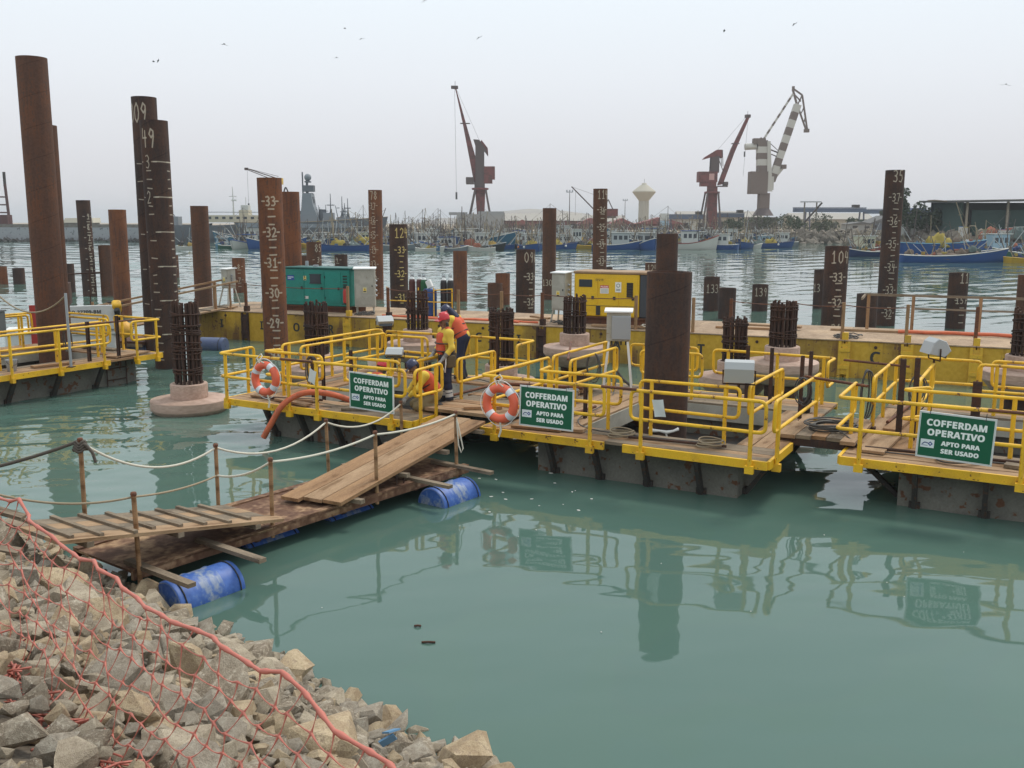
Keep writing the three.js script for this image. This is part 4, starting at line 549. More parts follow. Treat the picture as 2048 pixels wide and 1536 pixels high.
// ---------------------------------------------------------------- signs, life rings, lamps and papers on the platforms
{
  const c = document.createElement('canvas'); c.width = 1024; c.height = 700; const q = c.getContext('2d'); q.fillStyle = '#e8ece6'; q.fillRect(0, 0, 1024, 700); q.fillStyle = '#0b5a3c'; q.fillRect(16, 16, 992, 668); q.fillStyle = '#eef0ea'; q.textAlign = 'center';
  q.lineJoin = 'round'; q.strokeStyle = '#eef0ea'; const wide = (txt, x, y, size, w) => { q.font = 'bold ' + size + 'px sans-serif'; const m = q.measureText(txt).width; q.save(); q.translate(x, y); q.scale(w / m, 1); q.lineWidth = 7; q.strokeText(txt, 0, 0); q.fillText(txt, 0, 0); q.restore(); };
  wide('COFFERDAM', 512, 200, 136, 830); wide('OPERATIVO', 512, 352, 136, 790); wide('APTO PARA', 590, 490, 92, 520); wide('SER USADO', 590, 610, 92, 520);
  q.fillStyle = '#dfe3e4'; q.fillRect(44, 420, 190, 130); q.fillStyle = '#3a4d8c'; q.save(); q.translate(180, 486); q.rotate(.785); q.fillRect(-26, -26, 52, 52); q.fillStyle = '#dfe3e4'; q.fillRect(-11, -11, 22, 22); q.restore(); q.fillStyle = '#4a5a80'; q.beginPath(); q.moveTo(56, 500); q.lineTo(100, 462); q.lineTo(146, 470); q.lineTo(146, 486); q.lineTo(104, 480); q.lineTo(74, 506); q.fill(); q.fillStyle = '#7a84a0'; q.fillRect(56, 512, 90, 10);
  const face = new THREE.MeshPhysicalMaterial({ map: asTexture(c), roughness: .45 }), W = .98, H = .66;
  const sign = (a, b, y, tilt, lean, label) => { const p = site(a, y, b), t = thing('notice_sign', label, 'sign', [p.x, p.y, p.z], -GA, 'green cofferdam notices'); t.rotation.z = tilt; t.rotation.x = lean; const g = new THREE.BoxGeometry(W, H, .012); const m = mesh('sign_board', g, face, t); mesh('edge_trim', [box(W + .02, .02, .02, 0, H / 2, -.004), box(W + .02, .02, .02, 0, -H / 2, -.004), box(.02, H, .02, W / 2, 0, -.004), box(.02, H, .02, -W / 2, 0, -.004)], M.white, m); for (const x of [-.36, .36]) mesh('tie_wire', sweep([V(x, H / 2 - .04, .01), V(x, H / 2 + .04, 0), V(x, H / 2 + .06, -.08), V(x, H / 2 - .02, -.05)], .005, 4), M.black, t); return t; };
  sign(-10.5, 13.46, 1.22, -.01, .04, 'green notice sign in front of the worker in a red helmet, left platform'); sign(-7.05, 13.66, 1.24, -.025, -.04, 'green notice sign beside the life ring on the central platform'); sign(-.98, 14.58, 1.24, -.02, .03, 'green notice sign on the right platform railing');
  const orange = mat(.75, .13, .06, .5), band = mat(.68, .68, .7, .5);
  const ring = (a, b, y, roll, label) => { const p = site(a, y, b), t = thing('life_ring', label, 'life ring', [p.x, p.y, p.z], -GA, 'orange life rings on the railings'); t.rotation.z = roll; t.rotation.x = -.06; const R = .265, r = .075;
    const arc = (a0, a1, rr_) => sweep(Array.from({ length: 13 }, (_, i) => { const q = a0 + (a1 - a0) * i / 12; return V(Math.cos(q) * R, Math.sin(q) * R, 0); }), rr_, 12);
    mesh('ring_body', sweep(Array.from({ length: 40 }, (_, i) => V(Math.cos(i / 40 * 6.283) * R, Math.sin(i / 40 * 6.283) * R, 0)), r, 14, true), orange, t);
    for (let k = 0; k < 4; k++) { const q = k * 1.5708 + .785; mesh('reflective_band', arc(q - .17, q + .17, r + .004), band, t); }
    const gl = []; for (let k = 0; k < 4; k++) { const q0 = k * 1.5708 + .785, pts = []; for (let i = 0; i <= 10; i++) { const q = q0 + 1.5708 * i / 10, d = R + r + .012 + .035 * Math.sin(i / 10 * 3.14); pts.push(V(Math.cos(q) * d, Math.sin(q) * d, .0)); } gl.push(sweep(pts, .008, 5)); } mesh('grab_line', gl, M.white, t);
    mesh('hanging_rope', [sweep([V(-.02, R + .02, .05), V(-.1, R + .16, .03), V(-.02, R + .22, -.02), V(.06, R + .17, .04), V(.0, R + .1, .08), V(.09, R + .03, .06)], .014, 6), ], M.rope, t); mesh('rope_tail', sweep([V(.02, -R - .05, .04), V(.03, -R - .18, .03), V(.0, -R - .3, .05)], .018, 6), M.rope, t); return t; };
  ring(-13.02, 13.42, 1.27, .2, 'orange life ring on the left platform front railing'); ring(-7.9, 13.62, 1.24, 0, 'orange life ring beside the sign on the central platform');
  // flood lamps
  const lamp = (p, yaw, pitch, w, h, d, label, m) => { const t = thing('flood_lamp', label, 'lamp', [p.x, p.y, p.z], yaw, 'grey flood lamps on the platforms'); const body = new THREE.Group(); body.name = 'lamp_head'; body.rotation.x = pitch; t.add(body);
    const s = new THREE.Shape([new THREE.Vector2(-d / 2, -h / 2), new THREE.Vector2(d / 2, -h * .35), new THREE.Vector2(d / 2 + .06, h * .1), new THREE.Vector2(d * .2, h / 2), new THREE.Vector2(-d * .3, h / 2), new THREE.Vector2(-d / 2, h * .2)]); const g = prep(new THREE.ExtrudeGeometry(s, { depth: w, bevelEnabled: true, bevelSize: .012, bevelThickness: .012, bevelSegments: 1 })); g.translate(0, 0, -w / 2); g.rotateY(-Math.PI / 2); mesh('housing', g, m, body);
    mesh('lens', box(w * .88, h * .6, .01, 0, -.04, d / 2 + .03, -.25), M.glass, body); mesh('bracket', [sweep([V(-w / 2 - .03, 0, 0), V(-w / 2 - .03, -h * .75, 0), V(w / 2 + .03, -h * .75, 0), V(w / 2 + .03, 0, 0)], .014, 6), bar(V(0, -h * .75, 0), V(0, -h * .75 - .2, 0), .022, 8)], M.rustBar, t); return t; };
  const silver = mat(.42, .43, .43, .45, .2); lamp(site(-13.75, 1.93, 18.2), .35, .1, .36, .2, .2, 'flood lamp at the back left corner of the left platform', silver); lamp(site(-10.8, 1.8, 14.6), -.1, .25, .3, .14, .16, 'flood lamp on inner railing by the worker in a navy helmet', silver); lamp(site(-4.2, 1.93, 14.85), 2.9, -.2, .44, .3, .26, 'large flood lamp on the central platform corner', silver); lamp(site(-1.75, 1.98, 19.1), 1.6, .35, .4, .3, .28, 'flood lamp leaning on the right platform railing', silver);
  // galvanised switch box on white legs
  { const p = site(-7.95, deckY, 18.75), t = thing('switch_box', 'grey switch box on white legs at back of the central platform', 'switch box', [p.x, p.y, p.z], -.15); mesh('housing', rbox(.5, .62, .3, .015, 0, 1.32, 0), M.cabinet, t); mesh('front_cover', rbox(.4, .5, .05, .015, .06, 1.3, .17), M.galvanised, t); mesh('rain_hood', box(.6, .03, .42, 0, 1.66, 0, .1), M.white, t); for (const [x, z] of [[-.2, -.12], [.2, -.12], [-.2, .12], [.2, .12]]) mesh('leg', beam(V(x, 1.0, z), V(x * 1.5, 0, z * 1.8), .04, .04, V(0, 0, 1)), M.white, t); for (let i = 0; i < 4; i++) mesh('cable_gland', bar(V(-.14 + i * .1, 1.0, .05), V(-.14 + i * .1, .92, .06), .02, 6), M.black, t); mesh('cable_bundle', sweep([V(-.05, .95, .05), V(-.1, .5, .1), V(.1, .2, .1), V(.3, .05, .15)], .03, 6), M.cable, t); }
  // papers fastened to the railings
  const paper = (a, b, y, roll, label) => { const p = site(a, y, b); const g = new THREE.PlaneGeometry(.2, .28, 4, 4); const q = g.attributes.position; for (let i = 0; i < q.count; i++) q.setZ(i, .03 * Math.sin(q.getX(i) * 14 + q.getY(i) * 6)); g.computeVertexNormals(); const back = g.clone(); back.translate(0, 0, -.004); const m = mesh('paper_sheet', [prep(g), prep(back)], M.white, scene); m.position.copy(p); m.rotation.set(.1, -GA, roll); return tag(m, label, 'paper', 'white papers on the railings'); };
  paper(-11.88, 13.46, 1.4, -.25, 'white paper hanging left of the left platform sign'); paper(-5.1, 13.68, 1.42, .2, 'white paper hanging in front of the thick dark pile');
  // hose over the edge of the left platform
  tag(mesh('suction_hose', sweep(new THREE.CatmullRomCurve3([site(-11.5, .78, 14.35), site(-11.95, .98, 14.0), site(-12.35, 1.0, 13.72), site(-12.62, .8, 13.46), site(-12.82, .45, 13.34), site(-13.0, .14, 13.28)]).getPoints(24), .058, 10), M.orangeHose, scene), 'orange hose hanging over the edge of the left platform', 'hose');
  // cable coils on the footways
  seed(71); const coil = (a, b, y, R, n, m, label) => { const c = site(a, y, b), pts = []; for (let i = 0; i < n * 20; i++) { const q = i / 20 * 6.283, r = R * (.75 + .3 * vnoise(i * .05, n, 3)); pts.push(V(c.x + Math.cos(q) * r + .06 * Math.sin(i * .031), c.y + .015 + i / (n * 20) * .1 + .015 * Math.sin(q * 1.7), c.z + Math.sin(q) * r * .85)); } tag(mesh('cable_coil', sweep(pts, .013, 5), m, scene), label, 'cable'); };
  coil(-2.95, 16.1, .87, .42, 8, M.cable, 'grey cable coil on the footway left of the right platform'); coil(-9.2, 15.95, .87, .34, 7, M.cable, 'cable coil on the footway behind the central life ring'); coil(-4.5, 14.3, .76, .2, 4, M.ropeBrown, 'small rope tangle on the deck before the thick pile'); coil(-6.0, 14.25, .76, .2, 4, M.ropeBrown, 'yellowish rope tangle under the central sign'); coil(-1.0, 15.25, .76, .3, 4, M.cable, 'thin cable tangle under the right sign');
  { const c = site(-5.72, .74, 15.65), on = (q, y, r = .395) => V(c.x + Math.sin(q) * r, y, c.z + Math.cos(q) * r); tag(mesh('white_rag', [sweep([-.75, -.5, -.2, .1, .4, .65].map((q, i) => on(q - .17, .7 + [.03, -.01, 0, -.02, .0, .03][i])), (t) => .022 + .012 * Math.sin(t * 9) ** 2, 7), sweep([on(-.1, .68), on(-.06, .62), on(-.02, .55)], .016, 6)], M.white, scene), 'white rag stuck to the foot of the thick dark pile', 'rag'); }
  const stakes = site(-2.6, .86, 17.0); tag(mesh('hanging_cable', [0, 1, 2].map((i) => sweep(Array.from({ length: 16 }, (_, k) => V(stakes.x + (.06 + i * .03) * Math.cos(k / 16 * 6.283), stakes.y + .5 + .42 * Math.sin(k / 16 * 6.283), stakes.z + .05 * i)), .014, 5, true)), M.cable, scene), 'dark cable loops hanging at the left railing of the right platform', 'cable');
}

// ---------------------------------------------------------------- loose gear on the platforms
{
  seed(640); const place = (o, a, b, y, turn) => { const p = site(a, y, b); o.position.copy(p); o.rotation.y = -GA + turn; return o; };
  const bucket = (a, b, y, label, m) => { const t = thing('bucket', label, 'bucket', [0, 0, 0]); place(t, a, b, y, rr(0, 3)); mesh('pail', lathe([[.001, 0], [.1, 0], [.13, .26], [.136, .27], [.124, .262], [.096, .02], [.001, .02]], 18), m, t); mesh('handle', sweep(Array.from({ length: 9 }, (_, i) => V(Math.cos(i / 8 * 3.1416) * .13, .25 + Math.sin(i / 8 * 3.1416) * -.1 + .0, .05 + Math.sin(i / 8 * 3.1416) * .1)), .006, 4), M.black, t); };
  bucket(-13.9, 17.9, deckY, 'white bucket at the far corner of the left platform', M.white); bucket(-8.0, 16.6, deckY, 'grey bucket on the central platform by inner railing', M.galvanised); bucket(-3.8, 17.9, deckY, 'dark bucket at the back of the central platform', M.black); bucket(.6, 15.3, deckY, 'white bucket behind the right sign', M.white); bucket(-21.3, 13.6, deckY, 'grey bucket on the left edge platform', M.galvanised);
  const rod = (a, b, L, turn, r, m, label, y = deckY + .02) => { const o = mesh('scrap_pipe', bar(V(-L / 2, r, 0), V(L / 2, r, 0), r, 8), m, scene); place(o, a, b, y, turn); tag(o, label, 'pipe', 'scrap pipes on the decks'); };
  rod(-7.4, 15.3, 1.9, 1.5, .03, M.rustPipe, 'rusty pipe lying along the opening of the central platform'); rod(-5.0, 14.25, 1.6, .08, .022, M.rustBar, 'thin bar on the front deck before the thick pile'); rod(-12.9, 14.0, 1.3, .3, .025, M.rustBar, 'rusty bar on the front deck of the left platform'); rod(-10.3, 16.6, 1.8, 1.52, .03, M.rustPipe, 'pipe on the right walkway of the left platform'); rod(-1.2, 15.4, 2.2, .05, .025, M.rustBar, 'thin bar on the front deck of the right platform'); rod(-2.2, 18.6, 2.2, 1.5, .03, M.rustPipe, 'rusty pipe on the left walkway of the right platform'); rod(-22.6, 12.75, 2.4, .05, .03, M.rustPipe, 'rusty pipe on the left edge platform'); rod(-9.0, 17.3, 1.7, .2, .035, M.rustPipe, 'rusty pipe on the footway behind the standing worker', .865);
  const offcut = (a, b, L, w, turn, label, y = deckY) => { const o = mesh('timber_offcut', box(L, .05, w, 0, .03, 0), pick(woods), scene); place(o, a, b, y, turn); tag(o, label, 'timber', 'timber offcuts on the decks'); };
  offcut(-11.2, 13.85, .5, .12, .5, 'small timber block on the left platform front deck'); offcut(-7.1, 14.25, .9, .22, .15, 'board offcut on deck under the central sign'); offcut(-6.7, 18.7, 1.2, .2, .1, 'board at the back of the central platform'); offcut(-2.1, 17.6, 1.4, .24, 1.5, 'board along the left walkway of the right platform'); offcut(.2, 15.2, 1.1, .2, -.15, 'board offcut behind the right sign'); offcut(-8.9, 14.7, .7, .2, .6, 'board offcut at the head of the gangway', .865); offcut(-21.2, 14.6, 1.0, .2, 1.4, 'board on the left edge platform walkway'); offcut(-12.6, 18.1, 1.3, .2, .05, 'board on the back walkway of the left platform');
  const loops = (a, b, y, R, n, label, m = M.cable) => { const c = site(a, y, b), u = V(gc, 0, gs), g = []; for (let i = 0; i < n; i++) { const r = R * rr(.75, 1.1), ph = rr(-.06, .06), zz = rr(-.04, .04); g.push(...Array.from({ length: 22 }, (_, k) => { const q = (k + i * 22) / 22 * 6.283; return c.clone().addScaledVector(u, Math.sin(q) * r * .5 + ph).add(V(0, -r + Math.cos(q) * r, zz)); })); } tag(mesh('cable_loop', sweep(g, .011, 5), m, scene), label, 'cable', 'cable loops hung on the railings'); };
  loops(-12.45, 14.12, 1.66, .3, 3, 'cable loops on inner railing beside the orange hose'); loops(-7.85, 17.2, 1.68, .34, 3, 'cable loops on the rear railing below the switch box'); loops(-3.5, 16.3, 1.66, .26, 3, 'cable loops on the right railing of the central platform'); loops(-1.8, 17.6, 1.66, .3, 3, 'cable loops on the left railing of the right platform'); loops(-20.95, 14.9, 1.66, .28, 3, 'cable loops on the left edge platform railing'); loops(-10.5, 15.1, 1.66, .25, 2, 'rope loops on the railing beside the standing worker', M.ropeBrown);
  const lead = (pts, label, m = M.cable, r = .012) => tag(mesh('power_lead', sweep(new THREE.CatmullRomCurve3(pts.map(([a, y, b]) => site(a, y, b))).getPoints(40), r, 5), m, scene), label, 'cable', 'power leads trailing over the decks');
  lead([[-7.9, 1.6, 18.7], [-7.7, .8, 18.0], [-7.3, .79, 16.5], [-7.1, .79, 15], [-6.6, .8, 14.4], [-5.2, .79, 14.35], [-4.3, .8, 14.4]], 'black lead from the switch box to the thick pile'); lead([[-3.1, .88, 16.2], [-2.7, .9, 15.7], [-2.3, .79, 15.3], [-1.4, .79, 15.2], [-.2, .79, 15.3], [1.2, .8, 15.1]], 'black lead from the coil across the right platform'); lead([[-9.2, .89, 16.0], [-9.9, .79, 16.6], [-10.2, .79, 17.4], [-11.2, .79, 18.0], [-13.2, .79, 18.0]], 'black lead along the back of the left platform'); lead([[-13.0, .8, 14.2], [-12.2, .79, 14.0], [-11.6, .8, 13.9], [-10.4, .79, 14.0]], 'brown lead on the left platform front deck', M.ropeBrown);
}
// ---------------------------------------------------------------- people
// bones: [p, q, radius at p, radius at q, colour]; one smooth surface through all of them
function capsule(x, y, z, b) { const [p, q, ra, rb] = b; const dx = q.x - p.x, dy = q.y - p.y, dz = q.z - p.z, l = dx * dx + dy * dy + dz * dz; let t = l > 1e-9 ? ((x - p.x) * dx + (y - p.y) * dy + (z - p.z) * dz) / l : 0; t = t < 0 ? 0 : t > 1 ? 1 : t; return Math.hypot(x - p.x - dx * t, y - p.y - dy * t, z - p.z - dz * t) - (ra + (rb - ra) * t); }
function field(x, y, z, bones, k) { let d = 1e3; for (const b of bones) { const e = capsule(x, y, z, b); if (e > d + k) continue; const h = Math.max(k - Math.abs(d - e), 0) / k; d = Math.min(d, e) - h * h * k * .25; } return d; }
function skinMesh(bones, cell, k = .03, lift = 0) {
  const lo = V(1e3, 1e3, 1e3), hi = V(-1e3, -1e3, -1e3); for (const [p, q, ra, rb] of bones) for (const [c, r] of [[p, ra], [q, rb]]) { lo.min(V(c.x - r, c.y - r, c.z - r)); hi.max(V(c.x + r, c.y + r, c.z + r)); } const pad = cell * 2.5 + Math.max(0, lift); lo.addScalar(-pad); hi.addScalar(pad);
  const nx = Math.ceil((hi.x - lo.x) / cell) + 1, ny = Math.ceil((hi.y - lo.y) / cell) + 1, nz = Math.ceil((hi.z - lo.z) / cell) + 1, F = new Float32Array(nx * ny * nz), id = (i, j, l) => (l * ny + j) * nx + i;
  for (let l = 0; l < nz; l++) for (let j = 0; j < ny; j++) for (let i = 0; i < nx; i++) F[id(i, j, l)] = field(lo.x + i * cell, lo.y + j * cell, lo.z + l * cell, bones, k) - lift;
  const vert = new Int32Array(nx * ny * nz).fill(-1), P = [], C = [], I = [];
  for (let l = 0; l < nz - 1; l++) for (let j = 0; j < ny - 1; j++) for (let i = 0; i < nx - 1; i++) {
    let n = 0, sx = 0, sy = 0, sz = 0, m = 0; const c = []; for (let q = 0; q < 8; q++) { const v = F[id(i + (q & 1), j + (q >> 1 & 1), l + (q >> 2))]; c.push(v); if (v < 0) m++; } if (m === 0 || m === 8) continue;
    for (const [a, b] of [[0, 1], [2, 3], [4, 5], [6, 7], [0, 2], [1, 3], [4, 6], [5, 7], [0, 4], [1, 5], [2, 6], [3, 7]]) if ((c[a] < 0) !== (c[b] < 0)) { const t = c[a] / (c[a] - c[b]); sx += (a & 1) + ((b & 1) - (a & 1)) * t; sy += (a >> 1 & 1) + ((b >> 1 & 1) - (a >> 1 & 1)) * t; sz += (a >> 2) + ((b >> 2) - (a >> 2)) * t; n++; }
    const x = lo.x + (i + sx / n) * cell, y = lo.y + (j + sy / n) * cell, z = lo.z + (l + sz / n) * cell; vert[id(i, j, l)] = P.length / 3; P.push(x, y, z);
    let best = 1e3, col = [1, 1, 1]; for (const b of bones) { const e = capsule(x, y, z, b); if (e < best) { best = e; col = b[4] || col; } } C.push(...col);
  }
  for (let l = 1; l < nz - 1; l++) for (let j = 1; j < ny - 1; j++) for (let i = 1; i < nx - 1; i++) { const f = F[id(i, j, l)] < 0;
    const quad = (a, b, c, d, flip) => { if (a < 0 || b < 0 || c < 0 || d < 0) return; flip ? I.push(a, c, b, a, d, c) : I.push(a, b, c, a, c, d); };
    if (f !== F[id(i + 1, j, l)] < 0) quad(vert[id(i, j - 1, l - 1)], vert[id(i, j, l - 1)], vert[id(i, j, l)], vert[id(i, j - 1, l)], !f);
    if (f !== F[id(i, j + 1, l)] < 0) quad(vert[id(i - 1, j, l - 1)], vert[id(i - 1, j, l)], vert[id(i, j, l)], vert[id(i, j, l - 1)], !f);
    if (f !== F[id(i, j, l + 1)] < 0) quad(vert[id(i - 1, j - 1, l)], vert[id(i, j - 1, l)], vert[id(i, j, l)], vert[id(i - 1, j, l)], !f); }
  const g = new THREE.BufferGeometry(); g.setAttribute('position', new THREE.Float32BufferAttribute(P, 3)); g.setAttribute('color', new THREE.Float32BufferAttribute(C, 3)); g.setIndex(I); g.computeVertexNormals();
  // outward normals from the field itself
  const N = g.attributes.normal, e = cell * .6; for (let i = 0; i < P.length / 3; i++) { const x = P[i * 3], y = P[i * 3 + 1], z = P[i * 3 + 2]; const a = field(x + e, y, z, bones, k) - field(x - e, y, z, bones, k), b = field(x, y + e, z, bones, k) - field(x, y - e, z, bones, k), c = field(x, y, z + e, bones, k) - field(x, y, z - e, bones, k), q = Math.hypot(a, b, c) || 1; N.setXYZ(i, a / q, b / q, c / q); }
  g.setAttribute('uv', new THREE.Float32BufferAttribute(new Float32Array(P.length / 3 * 2), 2)); return prep(g);
}
const tone = { skin: [.22, .115, .075], yellow: [.72, .5, .06], orange: [.62, .1, .04], navy: [.018, .022, .05], grey: [.2, .19, .17], glove: [.3, .29, .28], boot: [.02, .02, .022], band: [.6, .6, .58], tan: [.24, .19, .1], hair: [.012, .01, .01], eye: [.02, .015, .012] };
const flesh = new THREE.MeshPhysicalMaterial({ vertexColors: true, roughness: .8 });
function hand(wrist, dir, across, curl, col) { // palm and five bent fingers
  const n = dir.clone().cross(across).normalize(), at = (f, a, u) => wrist.clone().addScaledVector(dir, f).addScaledVector(across, a).addScaledVector(n, u); const b = [];
  for (const a of [-.028, 0, .028]) b.push([at(.01, a * .7, 0), at(.085, a, 0), .017, .014, col]);
  [[-.033, .065], [-.011, .078], [.011, .073], [.032, .056]].forEach(([a, len], i) => { const k = at(.088, a, 0), c = curl + i * .06, m = k.clone().addScaledVector(dir, Math.cos(c) * len * .5).addScaledVector(n, Math.sin(c) * len * .5), t = m.clone().addScaledVector(dir, Math.cos(c * 2.1) * len * .5).addScaledVector(n, Math.sin(c * 2.1) * len * .5); b.push([k, m, .0095, .009, col], [m, t, .009, .0075, col]); });
  const r = at(.025, -.034, 0), m = at(.06, -.062, .015), t = at(.085, -.066, .035); b.push([r, m, .013, .0105, col], [m, t, .0105, .0085, col]); return b;
}
function person(o, label, pos, turn) {
  const t = thing('person', label, 'person', [pos.x, pos.y, pos.z], turn, 'workers in life vests on the platforms'); const j = o.joints, S = o.colours; const P = (k) => V(...j[k]);
  const mid = (a, b, f = .5) => P(a).lerp(P(b), f); const B = [];
  B.push([P('pelvis').add(V(-.07, .02, 0)), P('pelvis').add(V(.07, .02, 0)), .125, .125, S.trousers], [P('pelvis').add(V(0, .06, 0)), mid('pelvis', 'chest', .6), .13, .135, S.shirt], [P('chest').add(V(-.08, 0, 0)), P('chest').add(V(.08, 0, 0)), .13, .13, S.shirt], [P('shoulderA'), P('shoulderB'), .085, .085, S.shirt], [P('neck').add(V(0, -.05, 0)), P('head').add(V(0, -.06, 0)), .058, .055, tone.skin]);
  for (const s of ['A', 'B']) { const cut = mid('elbow' + s, 'wrist' + s, .45);
    B.push([P('shoulder' + s), P('elbow' + s), .072, .052, S.shirt], [P('elbow' + s), cut, .052, .045, S.shirt], [cut, P('wrist' + s), .044, .033, S.forearm]);
    const kn = P('knee' + s), an = P('ankle' + s), hp = P('hip' + s), sh = kn.clone().lerp(an, .85); B.push([hp, kn, .105, .075, S.trousers], [kn, kn.clone().lerp(an, .35), .074, .074, S.trousers], [kn.clone().lerp(an, .35), sh, .074, .06, S.trousers], [sh, an, .058, .058, tone.boot]);
    const toe = an.clone().add(V(...(o.toe || [0, -.05, .16]))); B.push([an.clone().add(V(0, -.04, -.04)), toe, .05, .045, tone.boot], [an.clone().add(V(0, -.03, 0)), an, .055, .056, tone.boot]); }
  // head with brow, nose, jaw and ears, turned by look
  const hq = new THREE.Quaternion().setFromEuler(new THREE.Euler(...(o.look || [0, 0, 0]), 'YXZ')), hc = P('head'), hp = (x, y, z) => V(x, y, z).applyQuaternion(hq).add(hc); const Hd = [[hp(0, .035, -.012), hp(0, .02, .01), .09, .086, tone.skin], [hp(0, -.03, .02), hp(0, -.075, .045), .072, .042, tone.skin], [hp(0, .015, .094), hp(0, -.02, .112), .011, .017, tone.skin], [hp(-.085, 0, 0), hp(-.088, -.03, 0), .016, .012, tone.skin], [hp(.085, 0, 0), hp(.088, -.03, 0), .016, .012, tone.skin], [hp(-.045, .028, .08), hp(.045, .028, .08), .014, .014, tone.skin], [hp(-.033, .008, .087), hp(-.033, .008, .088), .009, .009, tone.eye], [hp(.033, .008, .087), hp(.033, .008, .088), .009, .009, tone.eye], [hp(-.022, -.055, .086), hp(.022, -.055, .086), .007, .007, [.2, .07, .06]], [hp(0, .06, -.02), hp(0, .03, -.04), .09, .08, tone.hair], [hp(0, -.05, -.02), hp(0, -.14, -.02), .055, .058, tone.skin]];
  const parts = [skinMesh(B, .014, .045), skinMesh(Hd, .006, .016)];
  for (const s of ['A', 'B']) { const w = P('wrist' + s), e = P('elbow' + s), d = (o['hand' + s] ? V(...o['hand' + s]) : w.clone().sub(e)).normalize(); const ac = d.clone().cross(V(s === 'A' ? .3 : -.3, 0, 1)).normalize(); parts.push(skinMesh([[e.clone().lerp(w, .8), w, .038, .032, S.hand], ...hand(w, d, ac, .5, S.hand)], .0055, .01)); }
  mesh('body', parts, flesh, t);
  // helmet
  const helm = mesh('helmet', [lathe([[.001, .135], [.05, .13], [.085, .105], [.108, .06], [.116, .015], [.119, -.002], [.112, -.004]], 28), ...[0, .5].map((k) => rbox(.02, .012, .19, .005, 0, .125 - k * .0, -.005)).slice(0, 1), moved(rbox(.17, .012, .1, .005), 0, -.0, .125, 0, .18)], o.helmet, t); helm.position.copy(hp(0, .055, -.005)); helm.quaternion.copy(hq);
  if (o.badge) { const b = mesh('badge', rbox(.035, .035, .008, .003), M.white, helm); b.position.set(0, .065, .112); b.rotation.x = -.35; }
  if (o.earmuffs) { const e = mesh('ear_muffs', [rbox(.04, .085, .06, .018, -.112, -.045, .01), rbox(.04, .085, .06, .018, .112, -.045, .01)], M.black, t); e.position.copy(hp(0, .0, 0)); e.quaternion.copy(hq); }
  if (o.flap) { const f = []; for (let i = 0; i < 3; i++) f.push([hp(-.07 + i * .07, .02, -.075), hp(-.085 + i * .085, -.2, -.1), .05, .055, tone.navy]); mesh('neck_flap', skinMesh(f, .012, .04), flesh, t); }
  if (o.vest) { const v = [], ch = P('chest'), pe = P('pelvis'), lo = pe.clone().lerp(ch, .28); if (o.vest < 2) v.push([ch.clone().add(V(-.085, .02, 0)), lo.clone().add(V(-.06, 0, 0)), .15, .155, tone.orange], [ch.clone().add(V(.085, .02, 0)), lo.clone().add(V(.06, 0, 0)), .15, .155, tone.orange]); v.push([ch.clone().add(V(-.06, .06, .09)), lo.clone().add(V(-.06, .02, .1)), .075, .08, tone.orange], [ch.clone().add(V(.06, .06, .09)), lo.clone().add(V(.06, .02, .1)), .075, .08, tone.orange], [P('neck').add(V(-.07, -.02, -.03)), P('neck').add(V(.07, -.02, -.03)), .075, .075, tone.orange]);
    const vest = mesh('life_vest', skinMesh(v, .014, .05), flesh, t); const strap = (k) => { const c = pe.clone().lerp(ch, k), ax = ch.clone().sub(pe).normalize(), q = new THREE.Quaternion().setFromUnitVectors(UP, ax); return sweep(Array.from({ length: 24 }, (_, i) => V(Math.cos(i / 24 * 6.283) * .222, 0, Math.sin(i / 24 * 6.283) * .185 + .02).applyQuaternion(q).add(c)), .013, 5, true); }; mesh('belt_strap', strap(.35), M.black, vest); mesh('belt_strap', strap(.8), M.black, vest); }
  if (o.bands) { for (const s of ['A', 'B']) for (const f of [.5, .72]) { const a = P('knee' + s), b = P('ankle' + s), c = a.clone().lerp(b, f), d = b.clone().sub(a).normalize(); mesh('reflective_band', bar(c.clone().addScaledVector(d, -.035), c.clone().addScaledVector(d, .035), .078, 16), mat(...tone.band, .4), t); } }
  if (o.harness) { const pe = P('pelvis'); const g = [sweep(Array.from({ length: 22 }, (_, i) => V(pe.x + Math.cos(i / 22 * 6.283) * .2, pe.y + .1, pe.z + Math.sin(i / 22 * 6.283) * .15)), .022, 6, true)]; mesh('tool_belt', g, M.black, t); mesh('tool_pouch', [rbox(.15, .2, .09, .02, pe.x + .15, pe.y - .04, pe.z + .07), rbox(.1, .24, .18, .03, pe.x - .19, pe.y - .08, pe.z), rbox(.1, .24, .18, .03, pe.x + .19, pe.y - .08, pe.z - .03), rbox(.14, .18, .07, .02, pe.x, pe.y - .02, pe.z - .16)], mat(.12, .085, .045, .9), t); mesh('safety_hook', [sweep([V(pe.x + .22, pe.y + .1, pe.z + .08), V(pe.x + .26, pe.y - .1, pe.z + .1), V(pe.x + .22, pe.y - .28, pe.z + .1), V(pe.x + .17, pe.y - .2, pe.z + .12)], .012, 6)], M.white, t); mesh('lanyard', [sweep([V(pe.x - .2, pe.y + .1, pe.z), V(pe.x - .27, pe.y - .2, pe.z + .02), V(pe.x - .22, pe.y - .5, pe.z), V(pe.x - .17, pe.y - .2, pe.z - .05)], .011, 6)], M.cable, t); }
  return t;
}
